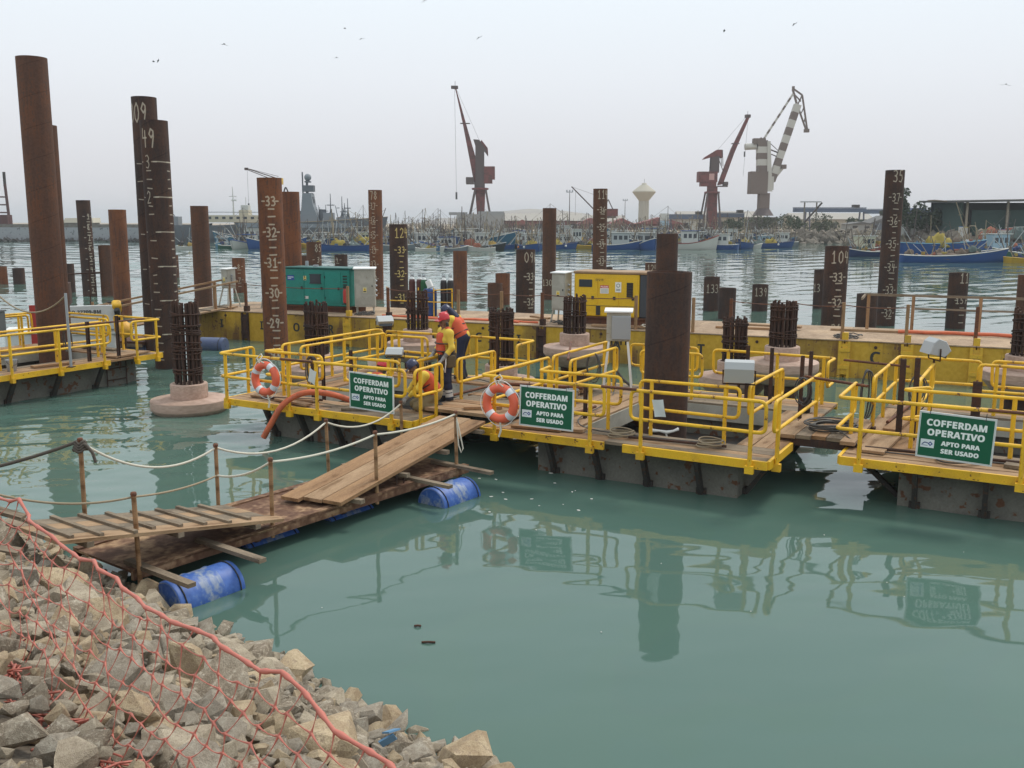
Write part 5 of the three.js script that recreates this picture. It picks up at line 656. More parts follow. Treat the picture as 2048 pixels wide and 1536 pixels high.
{
  const redH = mat(.55, .03, .04, .32), navyH = mat(.025, .03, .075, .35);
  const stand = { pelvis: [0, .95, 0], chest: [0, 1.28, 0], neck: [0, 1.47, .01], head: [0, 1.62, .03], shoulderA: [-.2, 1.41, 0], shoulderB: [.2, 1.41, 0], hipA: [-.1, .9, 0], hipB: [.1, .9, 0], kneeA: [-.11, .5, .03], kneeB: [.12, .5, .02], ankleA: [-.12, .1, 0], ankleB: [.14, .1, -.02], elbowA: [-.28, 1.13, .02], elbowB: [.28, 1.14, -.02], wristA: [-.22, .96, .2], wristB: [.24, .92, .16] };
  person({ joints: stand, look: [.18, .25, 0], colours: { shirt: tone.yellow, forearm: tone.grey, trousers: tone.navy, hand: tone.glove }, helmet: redH, badge: 1, vest: 2, bands: 1, harness: 1, earmuffs: 1, handA: [.3, -.5, .8], handB: [-.3, -.6, .7] }, 'person in red helmet and orange vest standing on the plank footway', site(-10.03, .755, 15.2), -1.15);
  const lean = { pelvis: [0, .95, -.05], chest: [0, 1.24, .12], neck: [0, 1.4, .24], head: [0, 1.5, .33], shoulderA: [-.2, 1.36, .18], shoulderB: [.2, 1.36, .18], hipA: [-.1, .9, -.04], hipB: [.1, .9, -.04], kneeA: [-.12, .5, .06], kneeB: [.12, .5, .0], ankleA: [-.13, .1, .0], ankleB: [.13, .1, -.06], elbowA: [-.25, 1.08, .24], elbowB: [.26, 1.08, .24], wristA: [-.24, .84, .32], wristB: [.24, .84, .34] };
  person({ joints: lean, look: [.65, .2, 0], colours: { shirt: tone.yellow, forearm: tone.grey, trousers: tone.navy, hand: tone.glove }, helmet: navyH, vest: 1, flap: 1 }, 'person in navy helmet and orange vest leaning behind the standing worker', site(-11.42, .755, 17.95), -1.9);
  const crouch = { pelvis: [0, .62, -.12], chest: [0, .9, .06], neck: [0, 1.06, .16], head: [0, 1.17, .26], shoulderA: [-.2, 1.01, .1], shoulderB: [.2, 1.01, .1], hipA: [-.1, .58, -.1], hipB: [.1, .58, -.1], kneeA: [-.16, .48, .28], kneeB: [.16, .46, .28], ankleA: [-.14, .1, .08], ankleB: [.14, .1, .06], elbowA: [-.24, .76, .24], elbowB: [.24, .76, .24], wristA: [-.14, .62, .42], wristB: [.14, .6, .44] };
  const kneel = { pelvis: [0, .32, -.15], chest: [0, .58, .04], neck: [0, .72, .15], head: [0, .8, .25], shoulderA: [-.2, .68, .09], shoulderB: [.2, .68, .09], hipA: [-.1, .28, -.13], hipB: [.1, .28, -.13], kneeA: [-.15, .1, .24], kneeB: [.15, .1, .24], ankleA: [-.13, .08, -.2], ankleB: [.13, .08, -.2], elbowA: [-.25, .44, .24], elbowB: [.25, .44, .24], wristA: [-.13, .26, .4], wristB: [.13, .26, .42] };
  person({ joints: kneel, toe: [0, -.02, -.15], look: [.6, -.1, 0], colours: { shirt: tone.yellow, forearm: tone.yellow, trousers: tone.tan, hand: tone.glove }, helmet: navyH, vest: 1 }, 'person in navy helmet kneeling at the feet of the standing worker', site(-10.05, .755, 14.6), -1.3);
  person({ joints: crouch, look: [.3, -.3, 0], colours: { shirt: tone.yellow, forearm: tone.yellow, trousers: tone.navy, hand: tone.skin }, helmet: redH, vest: 1, earmuffs: 1, handA: [.3, -.5, .8], handB: [-.3, -.6, .7] }, 'person in red helmet down in the opening behind the left sign', site(-11.65, .16, 15.0), 2.5);
  // staging boards the two workers stand on inside the opening
  for (const [a, b, y, label] of [[-11.65, 15.0, .16, 'staging board under the worker behind the left sign']]) { const m = mesh('staging_board', box(.5, .05, 1.0), M.woodC, scene); const p = site(a, y - .03, b); m.position.copy(p); m.rotation.y = -GA; tag(m, label, 'board'); }
}
// ---------------------------------------------------------------- orange safety net on the bank
{
  const t0 = V(-4.6, 2.78, -6.9), t1 = V(.55, 2.5, -1.9); // top edge, and the ground line below it
  const L = t0.distanceTo(t1), nu = Math.round(L / .125), nv = 8; const net = new THREE.MeshPhysicalMaterial({ color: new THREE.Color().setRGB(.52, .16, .115), roughness: .55 });
  const t = thing('safety_net', 'orange plastic safety net fence sagging along the rock bank', 'safety net', [t0.x, t0.y, t0.z]);
  seed(90); const node = (u, v) => { const k = u / nu, p = t0.clone().lerp(t1, k); const sagY = -.05 * Math.sin(k * 9.4) ** 2, w = v / nv; p.y += sagY; const gy = bankHeight(...(() => { const dx = p.x + 5.39, dz = p.z + 11.59; return [dx * .756 + dz * .654, -dx * .654 + dz * .756]; })()) - .02; const drop = (p.y - gy) * 1.0; p.y -= drop * Math.min(1, w * 1.06); p.y += .07 * (vnoise(u * .9, v * .8, 61) - .5); p.x += -.18 * w + .07 * (vnoise(u * 1.1, v * 1.3, 62) - .5) + .12 * Math.sin(u * .21 + v * .5) * w + .03 * vnoise(u * .7, v * .7, 4); p.z += .16 * w + .07 * Math.sin(u * .17 + 1.7 + v * .3) * w; if (w > .9) { p.x += .1 * vnoise(u * 1.3, v, 9) - .1; p.y += .06 * vnoise(u * 1.7, v, 19); } return p.sub(t0); };
  const grid = []; for (let u = 0; u <= nu; u++) { grid.push([]); for (let v = 0; v <= nv; v++) grid[u].push(node(u, v)); }
  const strand = (a, b, r0, r1) => { const pts = [], dp = rr(.004, .016); for (let i = 0; i <= 4; i++) { const q = a.clone().lerp(b, i / 4); q.y -= dp * 4 * (i / 4) * (1 - i / 4); pts.push(q); } return sweep(pts, (k) => r1 + (r0 - r1) * Math.abs(2 * Math.min(1, k * 1.25) - 1) ** 2, 4); };
  mesh('top_strand', sweep(Array.from({ length: nu * 4 + 1 }, (_, i) => { const k = i / 4, a = Math.floor(k), p = grid[Math.min(nu, a)][0].clone(); return a < nu ? p.lerp(grid[a + 1][0], k - a) : p; }), (k) => { const q = (k * nu) % 1; return .008 + .006 * Math.cos(q * 3.1416) ** 10; }, 7), net, t);
  const rows = []; for (let v = 1; v <= nv; v++) for (let u = 0; u < nu; u++) rows.push(strand(grid[u][v], grid[u + 1][v], .0065, .0026)); mesh('long_strands', rows, net, t).userData.kind = 'stuff';
  const cols = []; for (let v = 0; v < nv; v++) for (let u = 0; u <= nu; u++) if (rnd() > .04) cols.push(strand(grid[u][v], grid[u][v + 1], .006, .0015)); mesh('cross_strands', cols, net, t).userData.kind = 'stuff';
  const rag = mesh('crumpled_edge', (() => { const g = []; for (let u = 0; u < nu; u++) { const a = grid[u][nv], b = grid[u + 1][nv]; const pts = [a, a.clone().lerp(b, .3).add(V(rr(-.05, .05), rr(-.01, .05), rr(-.05, .05))), a.clone().lerp(b, .7).add(V(rr(-.06, .06), rr(-.01, .05), rr(-.06, .06))), b]; g.push(sweep(pts, .009, 4)); for (let e = 0; e < 3; e++) { const j = () => V(rr(-.13, .13), rr(0, .07), rr(-.13, .13)); g.push(sweep([a.clone().add(j()), a.clone().lerp(b, .4).add(j()), b.clone().add(j())], .006, 4)); } } return g; })(), net, t); rag.userData.label = 'crumpled lower edge of the net lying on the rocks';
}
{ const p = shore(7.55, 1.65); tag(mesh('litter', [box(.1, .07, .012, 0, 0, 0, .5, .4, .3), box(.07, .09, .01, .02, .05, -.02, 1.2, .2, .8)], mat(.12, .26, .42, .5), scene).translateX(p.x).translateY(bankHeight(7.55, 1.65) + .12).translateZ(p.z), 'scrap of blue plastic litter among the rocks', 'litter'); }
// ---------------------------------------------------------------- small work boat at the left
{
  const t = thing('work_boat', 'small work boat with white hull boards lettered CO-37709-BM', 'boat', [-14.55, 0, -30.6], .35);
  mesh('hull', [rbox(3.2, .9, 1.5, .08, 0, .35, 0), box(3.3, .08, 1.6, 0, .82, 0)], M.white, t); mesh('red_panel', box(.42, 1.35, .03, -.62, 1.0, .77), M.red, t); mesh('name_board', rbox(2.1, .95, .08, .03, .75, 1.15, .76), mat(.72, .72, .7, .5), t);
  const nm = mesh('registration', letters('CO-37709-BM', .11, .008), M.black, t); nm.position.set(.75, 1.42, .802);
  mesh('wheelhouse', [rbox(.8, .7, .9, .03, -.1, 1.95, -.2)], M.rustBar, t); mesh('window', box(.3, .22, .02, -.3, 2.05, .26), M.white, t); mesh('mast', [bar(V(.1, 1.6, 0), V(.1, 3.3, 0), .03, 6), bar(V(-.6, 2.55, 0), V(1.3, 2.62, 0), .03, 6), bar(V(.9, 1.6, .2), V(.95, 3.1, .2), .02, 6)], M.rustBar, t);
  const e = thing('outboard_engine', 'yellow and black engine at the stern of the work boat', 'engine', [-12.75, 1.45, -30.6], .2); mesh('cowling', [moved(rbox(.3, .34, .4, .09), 0, .1, 0, .2, .4)], M.yellow, e); mesh('shaft', [moved(rbox(.16, .7, .2, .05), .05, -.25, .12, 0, .5), bar(V(-.3, .25, -.1), V(.2, .2, 0), .03, 6)], M.black, e);
  const f = thing('buoy', 'round orange yellow buoy beside the work boat', 'buoy', [-12.1, .93, -29.5]); mesh('float_ball', lathe([[.001, -.27], [.15, -.22], [.25, -.08], [.26, .05], [.2, .18], [.08, .26], [.001, .27]], 20), mat(.75, .4, .06, .5), f); mesh('eye', sweep([V(-.04, .25, 0), V(-.04, .33, 0), V(.04, .33, 0), V(.04, .25, 0)], .015, 5), M.black, f); const st = mesh('stand', bar(V(0, -1.1, 0), V(0, -.24, 0), .05, 8), M.rustBar, f);
  for (const [x, z, y, l] of [[-10.75, -22.9, 2.55, 'grey rope pole at the corner of the left platform'], [-13.2, -24.2, 2.6, 'thin grey rope pole left on the left platform']]) { const q = thing('rope_pole', l, 'pole', [x, .75, z]); mesh('shaft', bar(V(0, 0, 0), V(0, y - .75, 0), .035, 8), M.galvanised, q); mesh('foot', box(.16, .02, .16, 0, .01, 0), M.rustBar, q); }
  tag(mesh('rope', sweep(sag(V(-13.2, 2.55, -24.2), V(-10.75, 2.5, -22.9), .5), .02, 6), M.ropeBrown, scene), 'grey rope slung between poles of the left platform', 'rope');
  const gb = thing('grey_crate', 'grey equipment box at the foot of the tallest left pile', 'box', [-13.6, .75, -24.6], -.5); mesh('body', rbox(.7, .6, .5, .03, 0, .9, 0), mat(.13, .14, .14, .6), gb); mesh('lid', box(.74, .04, .54, 0, 1.22, 0), mat(.16, .17, .17, .6), gb); mesh('stand', [box(.05, .6, .05, -.3, .3, 0), box(.05, .6, .05, .3, .3, 0)], M.rustBar, gb); sticker(gb, .4, .1, (q, W, H) => { q.fillStyle = '#c8ccce'; q.fillRect(0, 0, W, H); }, 0, .98, .254);
}
// ---------------------------------------------------------------- far harbour: land, quay
const stone = texMat(rockCanvas(601, [150, 140, 124], [128, 118, 104], [104, 96, 86]), 14, .95), drySoil = texMat(rockCanvas(602, [168, 150, 126], [146, 130, 110], [124, 110, 96]), 40, .95);
tag(struct('harbour_land', slab([[-28, -232], [20, -226], [52, -206], [72, -203], [70, -172], [66, -142], [84, -131], [120, -122], [900, -118], [900, -1600], [-900, -1600], [-900, -420], [-60, -420], [-28, -300]], -1, 2.2), drySoil), 'flat dry harbour land behind the fishing fleet');
tag(struct('hill', (() => { const g = new THREE.ConeGeometry(420, 70, 40, 6); const p = g.attributes.position; for (let i = 0; i < p.count; i++) p.setY(i, p.getY(i) + 16 * (vnoise(p.getX(i) * .02, p.getZ(i) * .02, 5) - .5)); g.computeVertexNormals(); g.translate(40, 8, -2300); return prep(g); })(), drySoil), 'faint low hill on the far horizon');
{
  const t = tag(struct('breakwater', [box(330, 3.6, 9, -240, 1.2, -214)], texMat(paintCanvas(71, [150, 152, 154], [128, 130, 132], [100, 100, 102], .6), 9, .9)), 'grey concrete breakwater wall across the far left'); seed(72); const g = []; const shp = new ConvexGeometry(Array.from({ length: 14 }, () => V(rr(-.6, .6), rr(-.45, .45), rr(-.6, .6)))); prep(shp);
  for (let i = 0; i < 420; i++) { const q = prep(shp.clone()); q.applyMatrix4(new THREE.Matrix4().compose(V(rr(-170, -74), rr(-.3, .35), -209 + rr(-.3, .8)), new THREE.Quaternion().setFromEuler(new THREE.Euler(rr(0, 6), rr(0, 6), rr(0, 6))), V(1, 1, 1).multiplyScalar(rr(.5, 1.1)))); g.push(q); } const m = mesh('rubble', g, texMat(rockCanvas(603, [96, 92, 86], [78, 74, 70], [62, 60, 58]), 3, .95), t); m.userData.kind = 'stuff';
  mesh('parapet', box(100, .7, .5, -120, 3.35, -210.2), M.greySteel, t); mesh('rail', [box(40, .12, .12, -150, 4.6, -212), ...Array.from({ length: 9 }, (_, i) => box(.15, 1.4, .15, -170 + i * 5, 3.9, -212))], M.darkSteel, t);
  const sh = thing('quay_shed', 'pale cream roofed shed on the left breakwater', 'shed', [-96.5, 3, -216]); sh.scale.set(.4, .42, .6); mesh('wall', box(16, 2.4, 6, 0, 1.2, 0), M.greySteel, sh); mesh('roof', (() => { const s = new THREE.Shape([new THREE.Vector2(-8.5, 0), new THREE.Vector2(-6.8, 2.4), new THREE.Vector2(8.2, 2.6), new THREE.Vector2(8.5, 0)]); const g2 = prep(new THREE.ExtrudeGeometry(s, { depth: 7, bevelEnabled: false })); g2.translate(0, 2.4, -3.5); return g2; })(), mat(.62, .56, .44, .8), sh);
  const cr = thing('portal_tower', 'dark red lattice tower at the far left edge', 'tower', [-113, 3, -214]); mesh('leg', [bar(V(-1.4, 0, 0), V(-1.0, 9, 0), .25, 6)], mat(.09, .035, .03, .8), cr); mesh('leg', [bar(V(1.4, 0, 0), V(1.0, 9.5, 0), .3, 6)], mat(.09, .035, .03, .8), cr); for (let i = 0; i < 4; i++) mesh('bracing', box(2.6, .3, .3, 0, 1.5 + i * 1.7, 0), mat(.09, .035, .03, .8), cr); mesh('base_block', box(3, 3, 2, 0, 1.2, 0), mat(.09, .035, .03, .8), cr); mesh('top_post', bar(V(1, 9, 0), V(1, 12, 0), .3, 6), M.darkSteel, cr);
}
// ---------------------------------------------------------------- boats
const ordinal = ['first', 'second', 'third', 'fourth', 'fifth', 'sixth', 'seventh', 'eighth', 'ninth', 'tenth', 'eleventh', 'twelfth', 'thirteenth', 'fourteenth', 'fifteenth', 'sixteenth', 'seventeenth', 'eighteenth', 'nineteenth', 'twentieth'];
const hullPaints = { blue: [[38, 74, 128], [34, 70, 128]], deep: [[30, 50, 92], [28, 48, 92]], teal: [[40, 92, 116], [38, 80, 100]], white: [[190, 188, 180], [160, 156, 146]], green: [[44, 92, 74], [40, 78, 64]], yellow: [[180, 144, 44], [150, 118, 44]], red: [[130, 50, 40], [108, 46, 38]], grey: [[120, 126, 130], [98, 102, 106]], black: [[44, 44, 46], [36, 36, 38]], sky: [[88, 136, 160], [76, 116, 140]] }; const hullMats = {};
for (const [k, [a, b]] of Object.entries(hullPaints)) hullMats[k] = mat(...[a, b].map((c) => c.map((v) => Math.pow(v / 255, 2.2)))[0], .6);
function hullShell(L, B, fore, aft, keel = -.5) { // open boat with a raised bow at +x
  const ns = 14, P = [], I = [], D = []; const sec = (k) => { const x = (k - .5) * L, w = B / 2 * (k < .62 ? .82 + .18 * Math.sin(k / .62 * 1.57) : Math.pow(Math.max(0, 1 - Math.pow((k - .62) / .38, 2.1)), .8)), sh = aft + (fore - aft) * Math.pow(k, 2.2) - .18 * Math.sin(k * 3.14), kk = keel + (k > .82 ? (k - .82) / .18 * .45 : 0); return { x: x + (k > .8 ? 0 : 0), w: Math.max(.03, w), sh, kk }; };
  for (let i = 0; i <= ns; i++) { const k = i / ns, { x, w, sh, kk } = sec(k), rake = Math.max(0, k - .7) * L * .18; const row = [[0, kk, 0], [w * .62, kk + .14, .1], [w * .88, (kk + sh) * .45, .5], [w, sh, 1]]; for (const s of [-1, 1]) for (const [z, y, r] of row) P.push(x + rake * r, y, s * z); }
  for (let i = 0; i < ns; i++) for (let h = 0; h < 2; h++) for (let q = 0; q < 3; q++) { const a = i * 8 + h * 4 + q, b = a + 8; h ? I.push(a, a + 1, b, a + 1, b + 1, b) : I.push(a, b, a + 1, a + 1, b, b + 1); }
  I.push(0, 1, 5, 1, 6, 5, 1, 2, 6, 2, 7, 6, 2, 3, 7, 0, 5, 4);
  const g = new THREE.BufferGeometry(); g.setAttribute('position', new THREE.Float32BufferAttribute(P, 3)); g.setIndex(I); g.computeVertexNormals();
  const left = [], right = []; for (let i = 0; i <= ns; i++) { const { x, w, sh } = sec(i / ns), rake = Math.max(0, i / ns - .7) * L * .18; left.push(V(x + rake, sh, -w)); right.push(V(x + rake, sh, w)); }
  const dp = [], di = []; for (let i = 0; i <= ns; i++) { const { x, w, sh } = sec(i / ns), rake = Math.max(0, i / ns - .7) * L * .18; dp.push(x + rake * .8, sh - .32, -w * .95, x + rake * .8, sh - .32, w * .95); if (i < ns) di.push(i * 2, i * 2 + 1, i * 2 + 2, i * 2 + 1, i * 2 + 3, i * 2 + 2); } const dg = new THREE.BufferGeometry(); dg.setAttribute('position', new THREE.Float32BufferAttribute(dp, 3)); dg.setIndex(di); dg.computeVertexNormals();
  return { shell: prep(g), deck: prep(dg), rim: [sweep(left, .06, 5), sweep(right, .06, 5)], sec };
}
function netHeap(r, h, n = 9) { const g = new THREE.SphereGeometry(1, 18, 12); const p = g.attributes.position; for (let i = 0; i < p.count; i++) { const k = .5 + .5 * vnoise(p.getX(i) * 2.3 + n, p.getY(i) * 2.3 + p.getZ(i) * 1.9, n) + .4 * vnoise(p.getX(i) * 6 + n + p.getZ(i) * 3, p.getY(i) * 7 + p.getZ(i) * 5, n + 3); p.setXYZ(i, p.getX(i) * r * k, Math.max(-.1, p.getY(i)) * h * k, p.getZ(i) * r * .8 * k); } g.computeVertexNormals(); return prep(g); }
const netCols = [mat(.3, .2, .05, .95), mat(.1, .13, .12, .95), mat(.16, .12, .09, .95), mat(.3, .23, .045, .95), mat(.06, .12, .2, .9), mat(.28, .1, .06, .95)]; const pole = mat(.26, .21, .14, .85), poleDark = mat(.1, .08, .07, .8), cabinWhite = mat(.5, .5, .47, .65), cabinPaints = [cabinWhite, mat(.3, .42, .5, .6), mat(.5, .48, .36, .7), mat(.1, .2, .34, .6), mat(.38, .4, .4, .7)];
function fishingBoat(o, label, pos, turn, group) {
  seed(o.seed); o = { ...o, L: o.L * (o.k ?? .8), B: o.B * .85, fore: o.fore * .82, aft: o.aft * .82 }; const { L, B } = o, h = hullShell(L, B, o.fore, o.aft); const t = thing('fishing_boat', label, 'boat', pos, turn, group);
  mesh('hull', h.shell, hullMats[o.hull], t); mesh('deck', h.deck, M.woodC, t); mesh('gunwale', h.rim, o.rim ? hullMats[o.rim] : cabinWhite, t);
  if (o.cabin) { const [k, w, hh, d] = o.cabin, x = (k - .5) * L, y = h.sec(k).sh - .3, cm = cabinPaints[o.cabinPaint || 0]; mesh('cabin', rbox(w, hh, d, .05, x, y + hh / 2, 0), cm, t); mesh('cabin_roof', box(w * 1.18, .1, d * 1.16, x + w * .05, y + hh + .05, 0), o.roof ? hullMats[o.roof] : cabinWhite, t); for (let i = 0; i < 3; i++) { mesh('window', [box(w * .2, hh * .3, .04, x - w * .3 + i * w * .3, y + hh * .66, d / 2 + .01)], M.glass, t); mesh('window', [box(w * .2, hh * .3, .04, x - w * .3 + i * w * .3, y + hh * .66, -d / 2 - .01)], M.glass, t); } mesh('window', box(.04, hh * .3, d * .7, x + w / 2 + .01, y + hh * .66, 0), M.glass, t); }
  for (const [k, hh, lean = 0, boom = 0] of o.masts || []) { const x = (k - .5) * L, y = h.sec(k).sh - .3; const g = [bar(V(x, y, 0), V(x + lean, y + hh, 0), .08, 6, .045)]; if (boom) g.push(bar(V(x, y + hh * .25, 0), V(x - boom, y + hh * .62, boom * .15), .05, 5), bar(V(x + lean, y + hh, 0), V(x - boom, y + hh * .62, boom * .15), .02, 4)); g.push(bar(V(x + lean, y + hh * .97, 0), V(L * .47, h.sec(.95).sh, 0), .016, 4), bar(V(x + lean * .7, y + hh * .7, -.5), V(x + lean * .7, y + hh * .7, .5), .03, 5)); mesh('mast', g, rnd() < .5 ? pole : poleDark, t); }
  for (const [k, r, hh, c] of o.nets || []) { const m = mesh('net_heap', netHeap(r, hh, o.seed + k * 10), netCols[c], t); m.position.set((k - .5) * L, h.sec(k).sh - .35, 0); }
  if (o.arch) { const x = (o.arch - .5) * L, y = h.sec(o.arch).sh - .3, w = B * .4; mesh('gallows', sweep(fillet([V(x, y, -w), V(x - .3, y + 2.1, -w * .8), V(x - .3, y + 2.1, w * .8), V(x, y, w)], .3), .06, 6), pole, t); }
  for (let i = 0; i < (o.poles ?? 11); i++) { const k = rr(.08, .9), x = (k - .5) * L, y = h.sec(k).sh - .2, ln = rr(1.6, 4.2), a = rr(-.9, .9), z = rr(-.35, .35) * B; mesh('pole', bar(V(x, y, z), V(x + Math.sin(a) * ln, y + Math.cos(a) * ln, z + rr(-.5, .5)), .06, 5, .035), pick([pole, poleDark, poleDark, cabinPaints[4]]), t); }
  for (let i = 0; i < (o.gear ?? 5); i++) { const k = rr(.1, .85), r = rr(.25, .6); const m = mesh('deck_gear', rnd() < .5 ? netHeap(r, r * 1.1, i + o.seed) : rbox(r, r * rr(.6, 1.6), r, .05), pick([...netCols, netCols[1], netCols[2], netCols[2], cabinPaints[4], hullMats.deep, hullMats.black]), t); m.position.set((k - .5) * L, h.sec(k).sh + rr(-.2, .35), rr(-.3, .3) * B); }
  if (o.floats) for (let i = 0; i < o.floats; i++) { const k = rr(.15, .85); const m = mesh('fender', new THREE.SphereGeometry(.2, 10, 8), mat(...pick([[.6, .2, .05], [.6, .55, .1], [.65, .65, .62]]), .6), t); m.position.set((k - .5) * L, h.sec(k).sh - .25, h.sec(k).w + .05); }
  return t;
}
const protos = []; const G = 'fishing boats of the crowded fleet';
const FB = (o, label, pos, turn) => { const b = fishingBoat(o, label, pos, turn, G); protos.push(b); return b; };
FB({ seed: 1, L: 9.5, B: 3, fore: 2.2, aft: 1.0, hull: 'blue', cabin: [.36, 2.6, 1.9, 1.9], roof: 'white', masts: [[.55, 5, 0, 2.5], [.2, 3.5, .3]], nets: [[.72, .9, .5, 1]], arch: .1 }, 'blue hulled boat with white cabin left of the pile numbered 33', [-38.5, 0, -160], .1);
FB({ seed: 2, L: 11, B: 3.2, fore: 1.5, aft: 1.1, hull: 'blue', rim: 'deep', masts: [[.4, 5, -2, 0], [.6, 4.4, .4, 2]], nets: [[.55, 1.2, 1.3, 3], [.3, 1.2, .9, 1]], arch: .72, floats: 2 }, 'long bright blue boat with yellow nets right of the warship pile', [-25.5, 0, -143], Math.PI + .05);
FB({ seed: 3, k: .95, L: 12, B: 3.6, fore: 3.4, aft: 1.6, hull: 'teal', rim: 'white', cabin: [.3, 3.4, 2.2, 2.4], masts: [[.5, 6, 0, 3], [.2, 4.6, .3]], nets: [[.62, 1.1, .8, 2]], arch: .08 }, 'large teal bowed boat below the tall dark red crane', [-5.2, 0, -158], -.35);
FB({ seed: 4, L: 8.4, B: 2.8, fore: 2.6, aft: 1.2, hull: 'white', rim: 'red', cabin: [.4, 2.4, 2.1, 1.8], roof: 'blue', masts: [[.6, 4, 0, 1.6]], nets: [[.2, .8, .5, 5]] }, 'white boat with red trim right of the teal bowed boat', [1.2, 0, -170], Math.PI - .5);
FB({ seed: 5, L: 9.6, B: 2.8, fore: 2.0, aft: .9, hull: 'blue', rim: 'white', cabin: [.5, 2.3, 1.8, 1.7], cabinPaint: 4, masts: [[.3, 4.2, .5, 2]], nets: [[.76, .8, .6, 2]], arch: .1 }, 'blue and white boat left of the pile painted 130', [6.0, 0, -164], Math.PI + .2);
FB({ seed: 6, L: 7.4, B: 2.4, fore: 1.1, aft: .8, hull: 'yellow', rim: 'yellow', nets: [[.5, 1, .5, 2]], masts: [[.3, 2.6, .6]] }, 'low yellow skiff right of the pile painted 130', [13.2, 0, -158], .05);
FB({ seed: 7, L: 10, B: 3, fore: 1.5, aft: 1.0, hull: 'black', rim: 'grey', cabin: [.5, 2.2, 2.2, 1.8], masts: [[.25, 5.4, -.6, 2.4], [.75, 4.2, .8]], nets: [[.3, 1.1, 1.4, 5], [.75, .9, .7, 0]], arch: .12 }, 'dark hulled boat heaped with brown nets near pile 130', [15.5, 0, -164], .1);
FB({ seed: 8, L: 9, B: 2.8, fore: 1.6, aft: 1.0, hull: 'green', rim: 'green', cabin: [.42, 1.8, 1.8, 1.6], cabinPaint: 2, masts: [[.6, 5, 1.2, 2.2], [.3, 4, 0]], nets: [[.7, 1.1, 1.1, 1], [.2, .9, .8, 2]] }, 'green boat below the concrete water tower', [25.5, 0, -160], -.08);
FB({ seed: 9, L: 8, B: 2.6, fore: 1.5, aft: .9, hull: 'white', rim: 'blue', cabin: [.4, 1.8, 1.5, 1.6], roof: 'blue', masts: [[.55, 3.2, 0, 1.4]], nets: [[.75, .7, .4, 5]] }, 'white launch with blue roof left below the red crane', [35.5, 0, -166], .15);
FB({ seed: 10, L: 8.6, B: 2.8, fore: 1.4, aft: 1.0, hull: 'sky', rim: 'white', cabin: [.68, 2.2, 1.4, 2.0], cabinPaint: 1, masts: [[.2, 4, .6, 2]], nets: [[.35, 1, .8, 2]] }, 'pale blue boat with slanted blue cabin below the red crane', [45.2, 0, -176], .05);
FB({ seed: 11, L: 10, B: 3, fore: 1.9, aft: 1.1, hull: 'deep', rim: 'teal', cabin: [.4, 2.2, 1.5, 1.8], cabinPaint: 4, masts: [[.6, 5, 1, 2.4]], nets: [[.72, .9, .6, 1]] }, 'deep blue boat nearest the bare bank at right centre', [51.5, 0, -188], .15);
FB({ seed: 12, L: 9, B: 2.9, fore: 1.8, aft: 1.1, hull: 'grey', rim: 'white', cabin: [.42, 2.4, 2, 1.8], masts: [[.65, 4.6, .4, 1.8], [.2, 3.6, 0]], nets: [[.75, .8, .6, 4]], arch: .1 }, 'grey hulled boat with white cabin behind pile 124', [-13.5, 0, -152], .2);
// the packed rows behind: copies, told apart by nothing but their place in the crowd
seed(404);
{
  const tints = ['blue', 'bright blue', 'teal', 'white', 'blue and white', 'yellow', 'black', 'green', 'white', 'pale blue', 'deep blue', 'grey'];
  const rows = [[-147, -30, 4, 6], [-154, -46, 34, 20], [-162, -50, 42, 20], [-169, -50, 48, 20], [-177, -44, 50, 20], [-185, -34, 52, 20], [-193, -30, 50, 20], [-201, -27, 46, 20], [-209, -26, 40, 20], [-217, -26, 34, 18]]; const taken2 = protos.map((p) => [p.position.x, p.position.z]);
  rows.forEach(([z, x0, x1, n], r) => { let c = 0; for (let i = 0; i < n; i++) { const x = x0 + (x1 - x0) * (i + rr(.15, .85)) / n, zz = z + rr(-3, 3); if (x > 28 && zz < -196) continue; if (taken2.some(([a, b]) => Math.abs(a - x) < 2.9 && Math.abs(b - zz) < 3.2)) continue; taken2.push([x, zz]); const k = Math.floor(rnd() * protos.length); copyOf(protos[k], tints[k] + ' fishing boat, ' + ordinal[c++] + ' from the left in the ' + ordinal[r] + ' packed row', [x, 0, zz], pick([.1, -.3, .5, 3.4, 2.8, 3.05, -1.3, -1.7, -1.0]) + rr(-.25, .25), rr(.8, 1.2), G); } });
  const dinghy = (x, z, col, label, turn) => fishingBoat({ seed: Math.round(x * 10 + 500), L: 5.2, B: 1.9, fore: 1.0, aft: .7, hull: col, rim: 'white', nets: [[.4, .5, .3, 4]] }, label, [x, 0, z], turn, 'small open boats in front of the fleet');
  dinghy(-12.2, -141, 'white', 'white dinghy just right of pile 124', .1); dinghy(-8.8, -143.5, 'grey', 'grey dinghy left of the teal bowed boat', .2); dinghy(-4.6, -144, 'white', 'white dinghy with blue cover left of the pile in front', Math.PI); dinghy(-50.5, -150, 'white', 'white skiff between piles 49 and the plain brown pile', .1); dinghy(30.5, -158, 'white', 'white skiff right of the thick plain pile', 0); dinghy(40.5, -164, 'white', 'white flat skiff under the red crane', .1); dinghy(-46, -157, 'green', 'green skiff right of the plain brown pile', .3);
}
